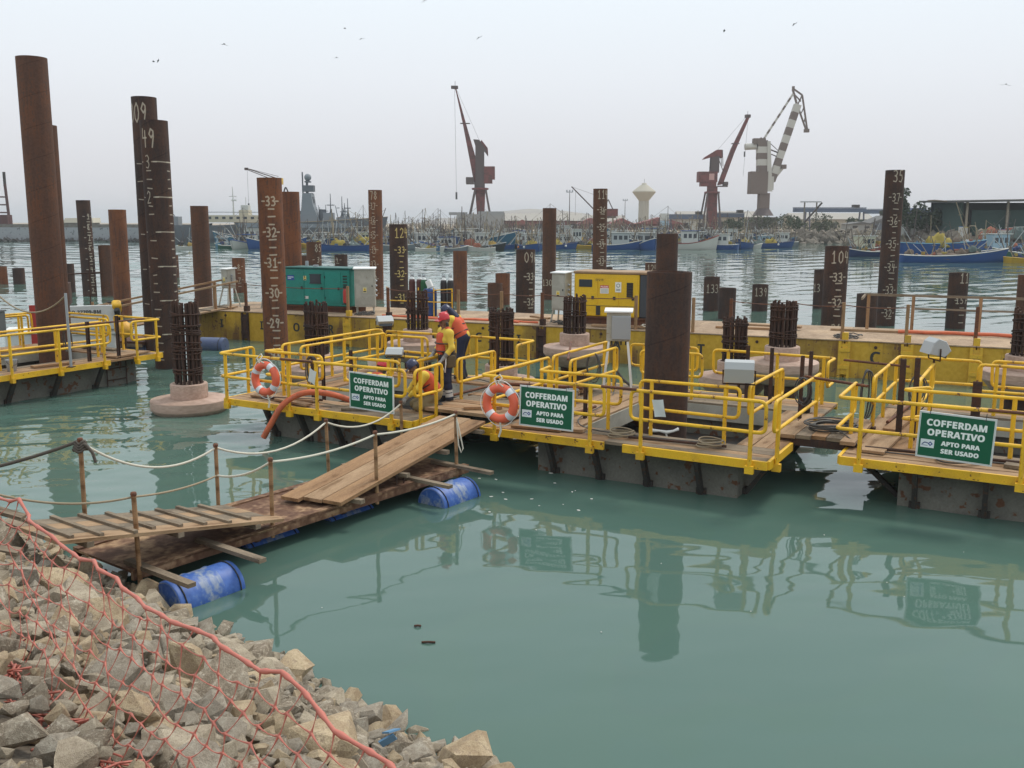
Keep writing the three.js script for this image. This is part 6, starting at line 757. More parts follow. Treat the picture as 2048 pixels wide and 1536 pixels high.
// right hand group of boats, nearer
const R = 'boats moored at the right hand shore', busy = { poles: 15, gear: 13 };
fishingBoat({ ...busy, seed: 21, k: 1, L: 11.5, B: 3, fore: 1.9, aft: 1.0, hull: 'blue', rim: 'white', nets: [[.45, 1.5, .7, 2], [.7, 1.1, .6, 2], [.25, 1, .45, 1]], masts: [[.3, 2, .4]] }, 'long blue boat with white stripe at right, nearest the camera', [48.6, 0, -106], .02, R);
fishingBoat({ ...busy, seed: 22, k: 1, L: 10.5, B: 3, fore: 2.4, aft: 2.0, hull: 'blue', rim: 'sky', nets: [[.5, 1.6, 1.4, 3], [.25, .8, .6, 4]], masts: [[.18, 4.5, .3, 2], [.85, 5, -2]], arch: .9 }, 'blue boat carrying a heap of yellow nets at right', [52.5, .3, -118], .02, R);
fishingBoat({ ...busy, seed: 23, L: 8, B: 2.6, fore: 1.6, aft: .9, hull: 'deep', rim: 'white', nets: [[.4, .9, .5, 1]], masts: [[.6, 2.6, 0, 1.2]] }, 'dark blue boat just right of the tall right pile', [45.3, 0, -124], Math.PI + .1, R);
fishingBoat({ ...busy, seed: 24, L: 9, B: 2.8, fore: 1.8, aft: 1.0, hull: 'green', rim: 'white', nets: [[.5, 1.0, .7, 5]], masts: [[.4, 4, 0, 2]], cabin: [.25, 1.6, 1.4, 1.5] }, 'dark green boat at the right picture edge', [59.5, 0, -110], Math.PI - .4, R);
fishingBoat({ ...busy, seed: 25, L: 7, B: 2.4, fore: 1.0, aft: .8, hull: 'yellow', rim: 'yellow', nets: [[.5, .8, .4, 2]] }, 'low ochre skiff at the right picture edge', [56.5, 0, -104], .05, R);
fishingBoat({ ...busy, seed: 26, L: 8, B: 2.7, fore: 1.9, aft: 1.2, hull: 'red', rim: 'white', cabin: [.4, 2.4, 1.9, 1.7], cabinPaint: 2, nets: [[.75, .9, .7, 1]], masts: [[.6, 4.2, .4, 1.6]] }, 'small cabin boat behind the tall right pile', [48.5, 0, -131], .4, R);
fishingBoat({ ...busy, seed: 27, L: 9, B: 2.8, fore: 2.1, aft: 1.3, hull: 'sky', rim: 'blue', cabin: [.4, 2.6, 2.2, 1.9], cabinPaint: 1, nets: [[.75, 1.0, .9, 5]], masts: [[.6, 5, .4, 2.2], [.15, 4, 0]], arch: .1 }, 'pale blue cabin boat under the long dark shed', [63, 0, -124], .3, R);
const ordinalWord = (i) => i < 20 ? ordinal[i] : i === 29 ? 'thirtieth' : (i < 30 ? 'twenty ' : 'thirty ') + ordinal[(i - 20) % 10];
// ---------------------------------------------------------------- ships in the naval basin
{
  const grey = mat(.2, .22, .24, .65), dark = mat(.11, .12, .135, .65), rustTop = mat(.3, .22, .13, .85);
  const ws = thing('warship', 'grey warship with tall radar mast behind the fishing fleet', 'warship', [-43, 0, -204], .03); const b = hullShell(30, 7, 5.4, 4.2, -1); mesh('hull', b.shell, dark, ws); mesh('upper_strake', [box(24, 1.0, .1, -2, 3.6, 3.36), box(24, 1.0, .1, -2, 3.6, -3.36)], grey, ws); mesh('deck', b.deck, rustTop, ws); mesh('deck_edge', b.rim, rustTop, ws);
  mesh('superstructure', (() => { const s = new THREE.Shape([[-2.2, 0], [1.9, 0], [.6, 3.6], [.3, 6], [-1.5, 6], [-1.8, 3]].map((p) => new THREE.Vector2(...p))); const g = prep(new THREE.ExtrudeGeometry(s, { depth: 4, bevelEnabled: false })); g.translate(.6, 4.2, -2); return [g, box(3.4, 1.5, 4, -3, 5, 0), box(2, 2.4, 3, 4.2, 5, 0), box(4, 1.2, 4, 8, 4.6, 0)]; })(), grey, ws);
  const m1 = mesh('radar_mast', [bar(V(-.2, 8, 0), V(-.2, 13.6, 0), .35, 6, .25), bar(V(-1.1, 10, 0), V(-1.1, 14.6, 0), .16, 5), box(2.4, 1.3, 2, .1, 11.2, 0), box(1.2, .3, 1.2, 0, 12.6, 0), ...[8.6, 9.4, 10.2].map((y) => box(1.8, .15, 1.6, 0, y, 0))], dark, ws); const ball = mesh('radar_dome', new THREE.SphereGeometry(.75, 14, 10), grey, m1); ball.position.set(0, 13.5, 0);
  for (const [x, h, w] of [[4.6, 5.8, 1.6], [7.0, 5.2, .2], [8.2, 4.8, 1.2], [-6, 3.4, .8]]) mesh('mast', [bar(V(x, 4.2, 0), V(x, 4.4 + h, 0), .16, 5, .07), box(w, .18, .4, x, 4.2 + h * .62, 0), bar(V(x - .5, 4.2, 0), V(x, 4.2 + h * .5, 0), .09, 4), bar(V(x + .5, 4.2, 0), V(x, 4.2 + h * .5, 0), .09, 4)], dark, ws); mesh('funnel', lathe([[.9, 0], [.75, 2.6], [.6, 2.7]], 14).translate(2.9, 4.2, 0), dark, ws);
  for (let i = 0; i < 7; i++) mesh('deck_gear', box(rr(.5, 1.2), rr(.5, 1.1), 1, -9 + i * 3.1, 4.9, 0), pick([grey, dark, rustTop]), ws);
  for (let i = 0; i < 16; i++) { const x = rr(-3, 9), h = rr(1, 4.2); mesh('rigging_spar', [bar(V(x, 4.4, rr(-1, 1)), V(x + rr(-.6, .6), 4.4 + h, rr(-1, 1)), .1, 5, .06), box(rr(.4, 1.3), .14, .3, x, 4.4 + h * rr(.5, .9), 0)], pick([grey, dark]), ws); } for (let i = 0; i < 8; i++) mesh('upper_block', box(rr(.6, 1.8), rr(.5, 1.4), rr(1, 2.6), rr(-1.4, 1.8), 5 + i * .6, rr(-.6, .6)), pick([grey, dark]), ws);
  const cs = thing('cargo_ship', 'rusty cream topped coaster at left behind the fleet', 'ship', [-60.5, 0, -206], .02); const c2 = hullShell(24, 6, 4.6, 3.6, -1); mesh('hull', c2.shell, dark, cs); mesh('deck', c2.deck, rustTop, cs); mesh('superstructure', [box(15, 1.5, 4.4, 1, 4.9, 0), box(2, 1.3, 3, 3.5, 6.1, 0)], mat(.5, .45, .34, .8), cs); for (let i = 0; i < 9; i++) mesh('window', box(.7, .5, .05, -5 + i * 1.5, 5.1, 2.22), M.glass, cs); mesh('rail', [box(15, .08, .08, 1, 6.3, 2.1), box(15, .08, .08, 1, 6.3, -2.1)], dark, cs); mesh('mast', [bar(V(1, 5.6, 0), V(1, 11.6, 0), .2, 6, .06), box(1.6, .12, .12, 1, 9.6, 0), box(1, .3, .5, 1.2, 8.8, 0)], cabinWhite, cs); mesh('bridge_box', [rbox(1.6, 1.2, 2, .1, 3.6, 7.2, 0), bar(V(3.7, 7.6, 0), V(3.7, 9.4, 0), .07, 5)], cabinWhite, cs);
  const tg = thing('patrol_boat', 'grey and white moored boat right of the pile painted 49', 'boat', [-72, 0, -206], .05); const c3 = hullShell(14, 4.6, 4, 3, -1); mesh('hull', c3.shell, grey, tg); mesh('deck', c3.deck, rustTop, tg); mesh('cabin', rbox(4, 2, 3, .1, -1, 4.4, 0), grey, tg); mesh('mast', [bar(V(-1, 5, 0), V(-1.4, 9.4, 0), .2, 6, .1), box(1, .3, .3, -1.4, 9.2, 0), bar(V(-3, 4, 0), V(-1.2, 7, 0), .08, 5), bar(V(1, 4, 0), V(-1.2, 7, 0), .08, 5)], dark, tg); mesh('davit', [bar(V(3, 3, 1), V(7, .8, 3.4), .2, 6), bar(V(4.4, 3.4, 1), V(6.6, .6, 3.2), .16, 6)], cabinWhite, tg);
  const yc = thing('jib_crane', 'thin yellow jib crane behind the pile numbered 33', 'crane', [-60, 2.2, -250], 0); mesh('post', [bar(V(0, -1, 0), V(0, 12.2, 0), .5, 8), box(1.6, 1.6, 1.6, 0, 12.4, 0)], M.yellowWorn, yc); mesh('jib', [bar(V(.4, 12.8, .2), V(-8.2, 15.6, .2), .13, 5), bar(V(.4, 12.0, -.2), V(-8.2, 15.3, -.2), .1, 5), bar(V(-.2, 13.6, 0), V(-8, 15.6, 0), .05, 4), box(.9, .6, .5, -8.4, 15.5, 0)], M.rustBar, yc); mesh('hook_line', [bar(V(-8.2, 15.3, 0), V(-8.2, 6.5, 0), .03, 4), box(.35, .8, .35, -8.2, 6.4, 0)], M.black, yc);
  const yl = thing('loading_frame', 'yellow loading arms behind the bright orange pile', 'frame', [-49.6, 2, -212]); for (const x of [-2.2, 0]) mesh('arm', sweep(fillet([V(x - .5, 0, 0), V(x - .5, 8.5, 0), V(x, 10, 0), V(x + .6, 8.5, 0), V(x + .6, 0, 0)], .6), .16, 5), x ? M.yellowWorn : M.darkSteel, yl); mesh('drum_box', box(1.2, 2, 1.2, 1.7, 6.5, 0), M.yellow, yl); mesh('stand', box(.4, 5, .4, 1.7, 3, 0), M.white, yl);
}
// ---------------------------------------------------------------- quay cranes (drawn on a grid of 0.137 m)
{
  const gr = .137, q = (x, y, z = 0) => V(x * gr, y * gr, z); const red = texMat(paintCanvas(81, [116, 66, 62], [96, 60, 56], [80, 56, 50], .56), 5, .75), dark = mat(.1, .075, .07, .8), rope = mat(.1, .1, .1, .8);
  const plate = (pts, z, th, m, name, parent) => { const s = new THREE.Shape(pts.map(([x, y]) => new THREE.Vector2(x * gr, y * gr))); const g = prep(new THREE.ExtrudeGeometry(s, { depth: th, bevelEnabled: false })); g.translate(0, 0, z - th / 2); uvBox(g); return mesh(name, g, m, parent); };
  // tall dark red crane
  const c1 = thing('harbour_crane', 'tall dark red harbour crane with jib raised to the left', 'crane', [-8.7, 2.2, -262]); c1.scale.y = .955;
  mesh('pier', [box(12.6, 4.4, 9, .2, 2.2, 0), box(7, 1.2, 7, 3, 4.6, 0), box(5, .8, 1, -6, 4.6, 0)], mat(.3, .3, .29, .9), c1);
  plate([[-6, 30], [8, 30], [10, 84], [-10, 84]], 0, 2.0, red, 'column', c1); for (const [x0, x1] of [[-21, -10], [20, 11]]) for (const z of [-1.6, 1.6]) mesh('leg', beam(q(x0, 28, z * 1.6), q(x1, 82, z), .45, .5, V(0, 0, 1)), dark, c1);
  mesh('ring_platform', [lathe([[2.2, 0], [2.3, .3], [2.3, .5], [1.6, .6]], 20).translate(0, 82 * gr, 0)], red, c1); plate([[-11, 84], [9, 84], [9, 98], [-11, 98]], 0, 2.6, dark, 'slewing_deck', c1);
  mesh('machine_house', [box(16 * gr, 34 * gr, 2.8, 16 * gr, 112 * gr, 0), box(10 * gr, 26 * gr, 2.4, 24 * gr, 116 * gr, 0)], red, c1);
  for (const z of [-1, 1]) plate([[-9, 96], [8, 96], [8, 160], [14, 152], [12, 162], [-1, 182], [-13, 183], [-9, 170]], z, .35, dark, 'tower_plate', c1); for (const y of [104, 118, 132, 140, 156, 170]) mesh('tower_rung', box(14 * gr, .5, 2, 0, y * gr, 0), dark, c1);
  plate([[-12, 96], [5, 98], [-26, 210], [-46, 284], [-50, 288], [-46, 276], [-33, 212]], 0, 1.3, red, 'jib', c1); mesh('jib_head', [box(1.8, .7, 1.6, -49 * gr, 286 * gr, 0), bar(q(-48, 286), q(-48, 298), .06, 5)], dark, c1); mesh('jib_walkway', [box(2.6, .15, 1.6, -29 * gr, 215 * gr, 0)], dark, c1);
  mesh('cab', [box(15 * gr, 12 * gr, 1.8, -20 * gr, 101 * gr, 1.2), box(18 * gr, .3, 2.2, -18 * gr, 94 * gr, 1)], dark, c1); mesh('counterweight', plate([[0, 176], [16, 152], [15, 166], [3, 182]], 0, 1.8, red, 'counter_arm', c1).geometry.clone().translate(0, 0, 0).scale(.98, .98, .8), red, c1);
  mesh('hoist_rope', [bar(q(-49, 284), q(-47, 78), .035, 4), bar(q(-46, 284), q(-2, 183), .03, 4), box(.5, 2.0, .5, -47 * gr, 70 * gr, 0)], rope, c1);
  // red crane
  const c2 = thing('harbour_crane', 'red harbour crane with jib raised to the right', 'crane', [54, 2.2, -262]);
  plate([[-8, 2], [10, 2], [9, 86], [-9, 86]], 0, 2.0, red, 'column', c2); for (const [x0, x1] of [[-21, -11], [16, 10]]) for (const z of [-1.6, 1.6]) mesh('leg', beam(q(x0, 2, z * 1.7), q(x1, 74, z), .4, .45, V(0, 0, 1)), dark, c2);
  mesh('ring_platform', lathe([[2.0, 0], [2.1, .3], [2.1, .5], [1.5, .6]], 20).translate(0, 72 * gr, 0), red, c2); mesh('machine_house', [box(37 * gr, 20 * gr, 3, -11 * gr, 104 * gr, 0), box(30 * gr, 12 * gr, 2.6, -9 * gr, 92 * gr, 0)], red, c2); mesh('name_panel', box(10 * gr, 12 * gr, .1, -4 * gr, 104 * gr, 1.56), mat(.5, .3, .27, .7), c2);
  for (const z of [-.8, .8]) plate([[-6, 112], [11, 112], [11, 146], [-5, 146]], z, .3, dark, 'tower_plate', c2); plate([[-21, 137], [-17, 142], [6, 156], [16, 156], [16, 140], [10, 144], [-3, 142]], 0, 2, red, 'head_wedge', c2); mesh('head_frame', [bar(q(16, 155, 1), q(18, 124, 1), .1, 5), bar(q(16, 155, -1), q(18, 124, -1), .1, 5), bar(q(10, 140), q(20, 116), .1, 5)], dark, c2);
  plate([[10, 88], [20, 90], [40, 150], [67, 218], [63, 220], [34, 158]], 0, 1.3, red, 'jib', c2); mesh('jib_head', [box(1.3, .8, 1.5, 64 * gr, 220 * gr, 0), bar(q(64, 222), q(64, 230), .05, 4)], dark, c2); mesh('jib_walkway', box(2.0, .15, 1.6, 42 * gr, 168 * gr, 0), dark, c2); mesh('cab', [box(9 * gr, 7 * gr, 1.5, 24 * gr, 91 * gr, 1), box(18 * gr, .3, 1.8, 19 * gr, 86 * gr, .8)], dark, c2); mesh('hoist_rope', [bar(q(65, 216), q(60, 106), .03, 4), bar(q(62, 220), q(8, 156), .03, 4), box(.35, 1.4, .35, 61 * gr, 148 * gr, 0)], rope, c2);
  // striped level luffing crane
  const pale = mat(.5, .48, .43, .8), brown = mat(.17, .13, .11, .85), c3 = thing('harbour_crane', 'weathered white and brown striped crane with hanging fly jib', 'crane', [68, 2.2, -262]);
  mesh('base_funnel', (() => { const g = prep(new THREE.CylinderGeometry(1.5, 3.3, 2.4, 4, 1)); g.rotateY(Math.PI / 4); g.translate(0, 38 * gr, 0); return [g, box(6.6, 3.6, 6, 0, 1.8, 0)]; })(), dark, c3); mesh('pedestal', box(20 * gr, 30 * gr, 2.6, 0, 58 * gr, 0), brown, c3); mesh('machine_house', box(34 * gr, 43 * gr, 3.4, -13 * gr, 93 * gr, 0), brown, c3); plate([[4, 76], [14, 76], [6, 172], [0, 172]], 1.2, .6, pale, 'front_leg', c3);
  for (let i = 0; i < 5; i++) mesh('tower_segment', box(19 * gr, 12 * gr, 2.4, (-6 + .2) * gr - i * .08, (120 + i * 12) * gr, 0), i % 2 ? pale : brown, c3);
  mesh('counterweight', bar(q(-41, 162), q(-19, 163), .85, 14), pale, c3); mesh('head_gear', [box(3.2, 1.6, 2, -14 * gr, 172 * gr, 0), bar(q(-18, 168), q(-8, 178), .5, 8), box(2, 1, 2, -8 * gr, 166 * gr, 0)], brown, c3);
  const seg = (p, r, n, w, name, z) => { for (let i = 0; i < n; i++) mesh(name, beam(p.clone().lerp(r, i / n), p.clone().lerp(r, (i + 1) / n), w, w), i % 2 ? pale : brown, c3); };
  seg(q(14, 96), q(58, 242), 10, 1.75, 'jib_segment'); seg(q(-8, 172), q(48, 262), 12, .5, 'tie_segment'); mesh('jib_foot', [box(12 * gr, 26 * gr, 2, 11 * gr, 92 * gr, 0)], pale, c3); mesh('rack', [bar(q(6, 158), q(32, 148), .2, 6), bar(q(6, 150), q(26, 142), .15, 6), bar(q(2, 174), q(30, 150), .1, 5)], dark, c3);
  mesh('fly_jib', [beam(q(48, 272), q(66, 260), .4, .4), beam(q(48, 268), q(56, 244), .4, .5), beam(q(66, 260), q(58, 242), .3, .3), beam(q(66, 260), q(79, 196), .4, .4), beam(q(58, 240), q(77, 194), .4, .4), beam(q(50, 262), q(64, 248), .3, .3), beam(q(70, 236), q(66, 226), .25, .25), beam(q(74, 218), q(72, 208), .25, .25), box(1.2, .9, 1.2, 78 * gr, 193 * gr, 0), box(.6, 1.2, .6, 48 * gr, 272 * gr, 0)], brown, c3);
  mesh('cab_arm', beam(q(15, 96), q(34, 121), .7, .7), pale, c3); mesh('cab', box(10 * gr, 8 * gr, 1.5, 36 * gr, 124 * gr, 0), brown, c3);
  // small floating crane
  const c4 = thing('floating_crane', 'small floating crane with long thin jib at middle distance', 'crane', [23, 0, -236]); mesh('pontoon', box(9, 2.4, 5, 0, 1.2, 0), dark, c4); mesh('frame', [...[-1.6, 1.6].map((x) => beam(V(x, 2.4, 0), V(x, 5.6, 0), .3, .3, V(0, 0, 1))), box(4.4, .5, 3, 0, 5.6, 0)], dark, c4); mesh('house', rbox(3, 1.8, 2.4, .1, 1.2, 6.7, 0), red, c4); mesh('jib', [bar(V(-1.6, 6, .4), V(-8.6, 12.9, .1), .14, 5), bar(V(-1.6, 6, -.4), V(-8.6, 12.9, -.1), .14, 5), bar(V(-1, 7.4, 0), V(.4, 9.8, 0), .13, 5), bar(V(1.6, 7.4, 0), V(.4, 9.8, 0), .13, 5), bar(V(.4, 9.8, 0), V(-8.4, 12.8, 0), .03, 4), bar(V(-7.6, 12, 0), V(-7.6, 6, 0), .03, 4)], dark, c4);
  // concrete water tower
  const wt = thing('water_tower', 'concrete mushroom water tower on the skyline', 'water tower', [49.2, 2.2, -362]); mesh('stem', [lathe([[1.9, -1], [1.75, 9.6], [1.8, 10]], 24), ...Array.from({ length: 10 }, (_, i) => bar(V(Math.cos(i * .628) * 1.8, 0, Math.sin(i * .628) * 1.8), V(Math.cos(i * .628) * 1.75, 10, Math.sin(i * .628) * 1.75), .2, 5))], mat(.42, .39, .33, .9), wt); mesh('tank', lathe([[1.8, 10], [2.2, 10.6], [4.3, 13.2], [4.35, 13.5], [4.1, 13.8], [1.4, 15.9], [.9, 16.1], [.9, 16.6], [.001, 16.7]], 36), mat(.46, .42, .34, .9), wt); mesh('mast', bar(V(0, 16.5, 0), V(0, 18.2, 0), .06, 5), dark, wt);
  for (const [x, z, h, l] of [[38.5, -330, 9.5, 'flood light mast left of the water tower'], [14.2, -240, 9.5, 'slim dark mast right behind pile 130']]) { const m = thing('light_mast', l, 'mast', [x, 2.2, z]); mesh('pole', bar(V(0, 0, 0), V(0, h, 0), .16, 6, .08), dark, m); mesh('lamp_ring', [box(1.6, .2, .4, 0, h, 0), box(.3, .5, .3, -.7, h + .3, 0), box(.3, .5, .3, .7, h + .3, 0), box(.3, .5, .3, 0, h + .3, 0)], M.galvanised, m); }
}
// ---------------------------------------------------------------- sheds, houses and gantries on the land
{
  seed(120); const wallM = [mat(.42, .36, .28, .9), mat(.3, .29, .27, .9), mat(.2, .09, .08, .9), mat(.16, .17, .19, .9), mat(.5, .47, .4, .9)], roofM = [mat(.26, .1, .09, .85), mat(.12, .115, .11, .85), mat(.36, .33, .29, .85), mat(.1, .12, .2, .8)];
  const shed = (x, z, w, d, h, rise, wm, rm, label, openings = 4) => { const t = thing('warehouse', label, 'building', [x, 2.2, z]); mesh('wall', box(w, h, d, 0, h / 2, 0), wallM[wm], t); const s = new THREE.Shape([[-w / 2 - .4, 0], [w / 2 + .4, 0], [0, rise]].map((p) => new THREE.Vector2(...p))); const g = prep(new THREE.ExtrudeGeometry(s, { depth: d + .8, bevelEnabled: false })); g.translate(0, h + .01, -d / 2 - .4); mesh('roof', g, roofM[rm], t); for (let i = 0; i < openings; i++) mesh(i % 3 === 1 ? 'door' : 'window', box(w / openings * .4, i % 3 === 1 ? h * .7 : h * .3, .15, -w / 2 + w * (i + .5) / openings, i % 3 === 1 ? h * .35 : h * .62, d / 2 + .05), M.darkSteel, t); return t; };
  const long = (x, z, w, d, h, wm, rm, label) => { const t = thing('long_shed', label, 'building', [x, 2.2, z]); mesh('wall', box(w, h, d, 0, h / 2, 0), wallM[wm], t); const s = new THREE.Shape([[-d / 2 - .5, 0], [d / 2 + .5, 0], [0, d * .16]].map((p) => new THREE.Vector2(...p))); const g = prep(new THREE.ExtrudeGeometry(s, { depth: w + 1, bevelEnabled: false })); g.rotateY(Math.PI / 2); g.translate(-w / 2 - .5, h + .01, 0); mesh('roof', g, roofM[rm], t); const n = Math.max(3, Math.round(w / 5)); for (let i = 0; i < n; i++) mesh('opening', box(2.2, h * .5, .15, -w / 2 + w * (i + .5) / n, h * .4, d / 2 + .05), M.darkSteel, t); return t; };
  long(8, -300, 26, 14, 2.6, 2, 2, 'long low shed with pale roof right of the dark red crane'); long(24, -306, 22, 12, 2.4, 2, 2, 'long shed with pale roof behind the floating crane'); shed(23.5, -292, 8, 9, 1.6, 1.9, 2, 0, 'red gabled warehouse behind the floating crane', 3); shed(33, -294, 7, 9, 1.7, 1.7, 2, 0, 'small red gabled warehouse left of water tower', 3); shed(44, -290, 14, 9, 1.7, 2.0, 2, 0, 'wide red gabled warehouse under the water tower', 5); shed(3, -290, 7, 8, 1.4, 1.5, 2, 0, 'red gabled roof just left of pile 130', 3); long(53, -296, 13, 8, 3.2, 4, 1, 'pale shed with dark roof left of the red crane');
  long(66, -310, 26, 12, 3.8, 0, 2, 'cream shed between the red and striped cranes'); long(98, -300, 24, 12, 3.2, 0, 2, 'cream shed right of the striped crane'); shed(96, -250, 9, 8, 2.0, 2.0, 3, 1, 'dark gabled shed right of the striped crane', 4); long(112, -262, 22, 9, 2.2, 4, 2, 'low pale building on the dry bank at right'); shed(88, -246, 6, 6, 1.8, .6, 1, 1, 'small grey hut on the dry bank', 2); shed(118, -290, 9, 9, 3.4, 1.8, 1, 1, 'grey house left of the tall right pile', 3);
  const kiosk = thing('control_hut', 'tall white and blue box above the fleet', 'hut', [35.6, 0, -226]); mesh('cabin', [box(1.9, 1.6, 1.8, 0, 5.6, 0)], cabinWhite, kiosk); mesh('blue_panel', box(1.86, 1.1, 1.7, -.02, 4.2, .1), cabinPaints[1], kiosk); mesh('post', [box(1.2, 4, 1.2, 0, 1.8, 0)], M.greySteel, kiosk);
  const gan = (x0, x1, y, z, posts, label) => { const t = thing('gantry_beam', label, 'gantry', [(x0 + x1) / 2, 2.2, z]); const w = x1 - x0; mesh('girder', [box(w, 1.1, 1.2, 0, y, 0), box(w, .15, 1.6, 0, y + .7, 0)], mat(.1, .13, .19, .8), t); mesh('trolley', box(1.6, .8, 2, w * .36, y + 1.1, 0), M.darkSteel, t); for (const k of posts) mesh('leg', [beam(V(k * w - .8, 0, 0), V(k * w - .5, y, 0), .35, .35, V(0, 0, 1)), beam(V(k * w + .8, 0, 0), V(k * w + .5, y, 0), .35, .35, V(0, 0, 1)), box(1.6, .3, .3, k * w, y * .5, 0)], mat(.12, .12, .15, .8), t); };
  gan(78, 98, 5.6, -268, [-.3, .45], 'long dark blue gantry beam right of the striped crane'); gan(98, 106.5, 5.2, -268.6, [.46], 'shorter gantry beam ending left of the tall right pile'); gan(42, 52, 3.6, -262, [-.45, .45], 'low dark gantry frame left of the red crane'); gan(57.5, 66, 4.2, -275, [-.4, .4], 'dark gantry behind the red crane');
  const crane5 = thing('dock_frame', 'light steel dock frame beside striped crane foot', 'frame', [79, 2.2, -256]); mesh('table', box(5, .3, 2, 0, 7.6, 0), M.galvanised, crane5); for (const x of [-1.6, 1.6]) mesh('leg', beam(V(x, 0, 0), V(x, 7.5, 0), .3, .3, V(0, 0, 1)), M.greySteel, crane5); mesh('brace', [beam(V(-1.6, 2, 0), V(3, 7.4, 0), .4, .4, V(0, 0, 1))], M.darkSteel, crane5);
  // long dark shed at the right shore
  const ds = thing('fish_shed', 'long dark open shed with flat roof at the right edge', 'shed', [84.5, 2.2, -152], -.06); mesh('back_wall', box(32, 5.4, .3, 0, 2.7, -6), mat(.1, .11, .11, .9), ds); mesh('side_wall', box(.3, 5.2, 11.7, -15.6, 2.6, -.1), mat(.05, .085, .075, .9), ds); mesh('roof', [moved(box(35, .3, 15, 0, 0, 0), 0, 5.75, 0, 0, .02, .018)], mat(.09, .085, .08, .9), ds); for (let i = 0; i < 6; i++) mesh('column', box(.3, 5.3, .3, -15 + i * 6, 2.65, 6), mat(.3, .26, .2, .8), ds); mesh('canopy', moved(box(4, .15, 3, 0, 0, 0), -17.4, 5.4, 3, 0, 0, -.08), M.woodC, ds); mesh('shade_toned_tarp', box(14, 3.8, .1, -7, 2.2, 5.4), mat(.03, .06, .052, .9), ds);  // tarp's very dark green also has the shade inside the shed painted in
  for (const [x, z, w, l] of [[69, -166, 4.6, 'left purple roofed house near the right shed'], [74.5, -167, 4.6, 'right purple roofed house near the right shed']]) { const h = thing('house', l, 'house', [x, 2.2, z]); mesh('wall', box(w, 2.6, 4, 0, 1.3, 0), wallM[1], h); const s = new THREE.Shape([[-w / 2 - .3, 0], [w / 2 + .3, 0], [w * .22, 2], [-w * .25, 2]].map((p) => new THREE.Vector2(...p))); const g = prep(new THREE.ExtrudeGeometry(s, { depth: 4.6, bevelEnabled: false })); g.translate(0, 2.61, -2.3); mesh('roof', g, roofM[3], h); mesh('window', box(.8, .7, .1, -w * .25, 1.7, 2.02), M.white, h); mesh('window', box(.8, .7, .1, w * .25, 1.7, 2.02), M.white, h); }
  // clutter of people sized crates, tarps and oil drums on the right quay
  const crateCols = [mat(.08, .2, .42, .6), mat(.4, .1, .06, .7), mat(.5, .48, .44, .8), mat(.1, .12, .1, .8), mat(.3, .26, .2, .9), mat(.45, .36, .06, .7)];
  for (let i = 0; i < 34; i++) { const x = 67 + i * .74 + rr(-.2, .2), z = rr(-146, -137), w = rr(.6, 1.6), h = rr(.5, 1.6); const t = thing('fish_crate', ordinalWord(i) + ' fish crate from the left before the dark shed', 'crate', [x, 2.2, z], rr(-.4, .4), 'crates on the right quay'); mesh('crate_body', rbox(w, h, rr(.6, 1.2), .04, 0, h / 2, 0), pick(crateCols), t); mesh('crate_lid', box(w * 1.06, .08, .9, 0, h + .03, 0), pick(crateCols), t); }
  for (let i = 0; i < 9; i++) { const t = thing('drying_net', ordinalWord(i) + ' net heap from the left before the dark shed', 'net', [69 + i * 2.6, 2.2, rr(-142, -136)], rr(0, 6), 'net heaps on the right quay'); mesh('net_heap', netHeap(rr(.8, 1.8), rr(.8, 1.9), i + 40), pick(netCols), t); }
  // rubble shore below the dry bank
  { const g = [], shp = prep(new ConvexGeometry(Array.from({ length: 13 }, () => V(rr(-.6, .6), rr(-.4, .4), rr(-.6, .6))))); const put = (x, z, y) => { const q = shp.clone(); q.applyMatrix4(new THREE.Matrix4().compose(V(x, y, z), new THREE.Quaternion().setFromEuler(new THREE.Euler(rr(0, 6), rr(0, 6), rr(0, 6))), V(1, 1, 1).multiplyScalar(rr(.7, 1.9)))); g.push(q); }; const edge = [[52, -206], [72, -203], [70, -172], [66, -142], [84, -131]]; for (let k = 0; k < edge.length - 1; k++) { const [a, b] = edge[k], [c, d] = edge[k + 1]; const n = Math.round(Math.hypot(c - a, d - b) * 9); for (let i = 0; i < n; i++) { const f = rnd(), o = rr(-.5, 4); put(a + (c - a) * f - (k > 0 ? o * .7 : 0), b + (d - b) * f + (k === 0 ? o : o * .4), 2.1 - o * .55 + rr(-.3, .3)); } } const m = mesh('shore_rubble', g, stone, scene); m.userData.kind = 'stuff'; tag(m, 'rubble slope along the dry bank at right centre', 'rubble'); }
}
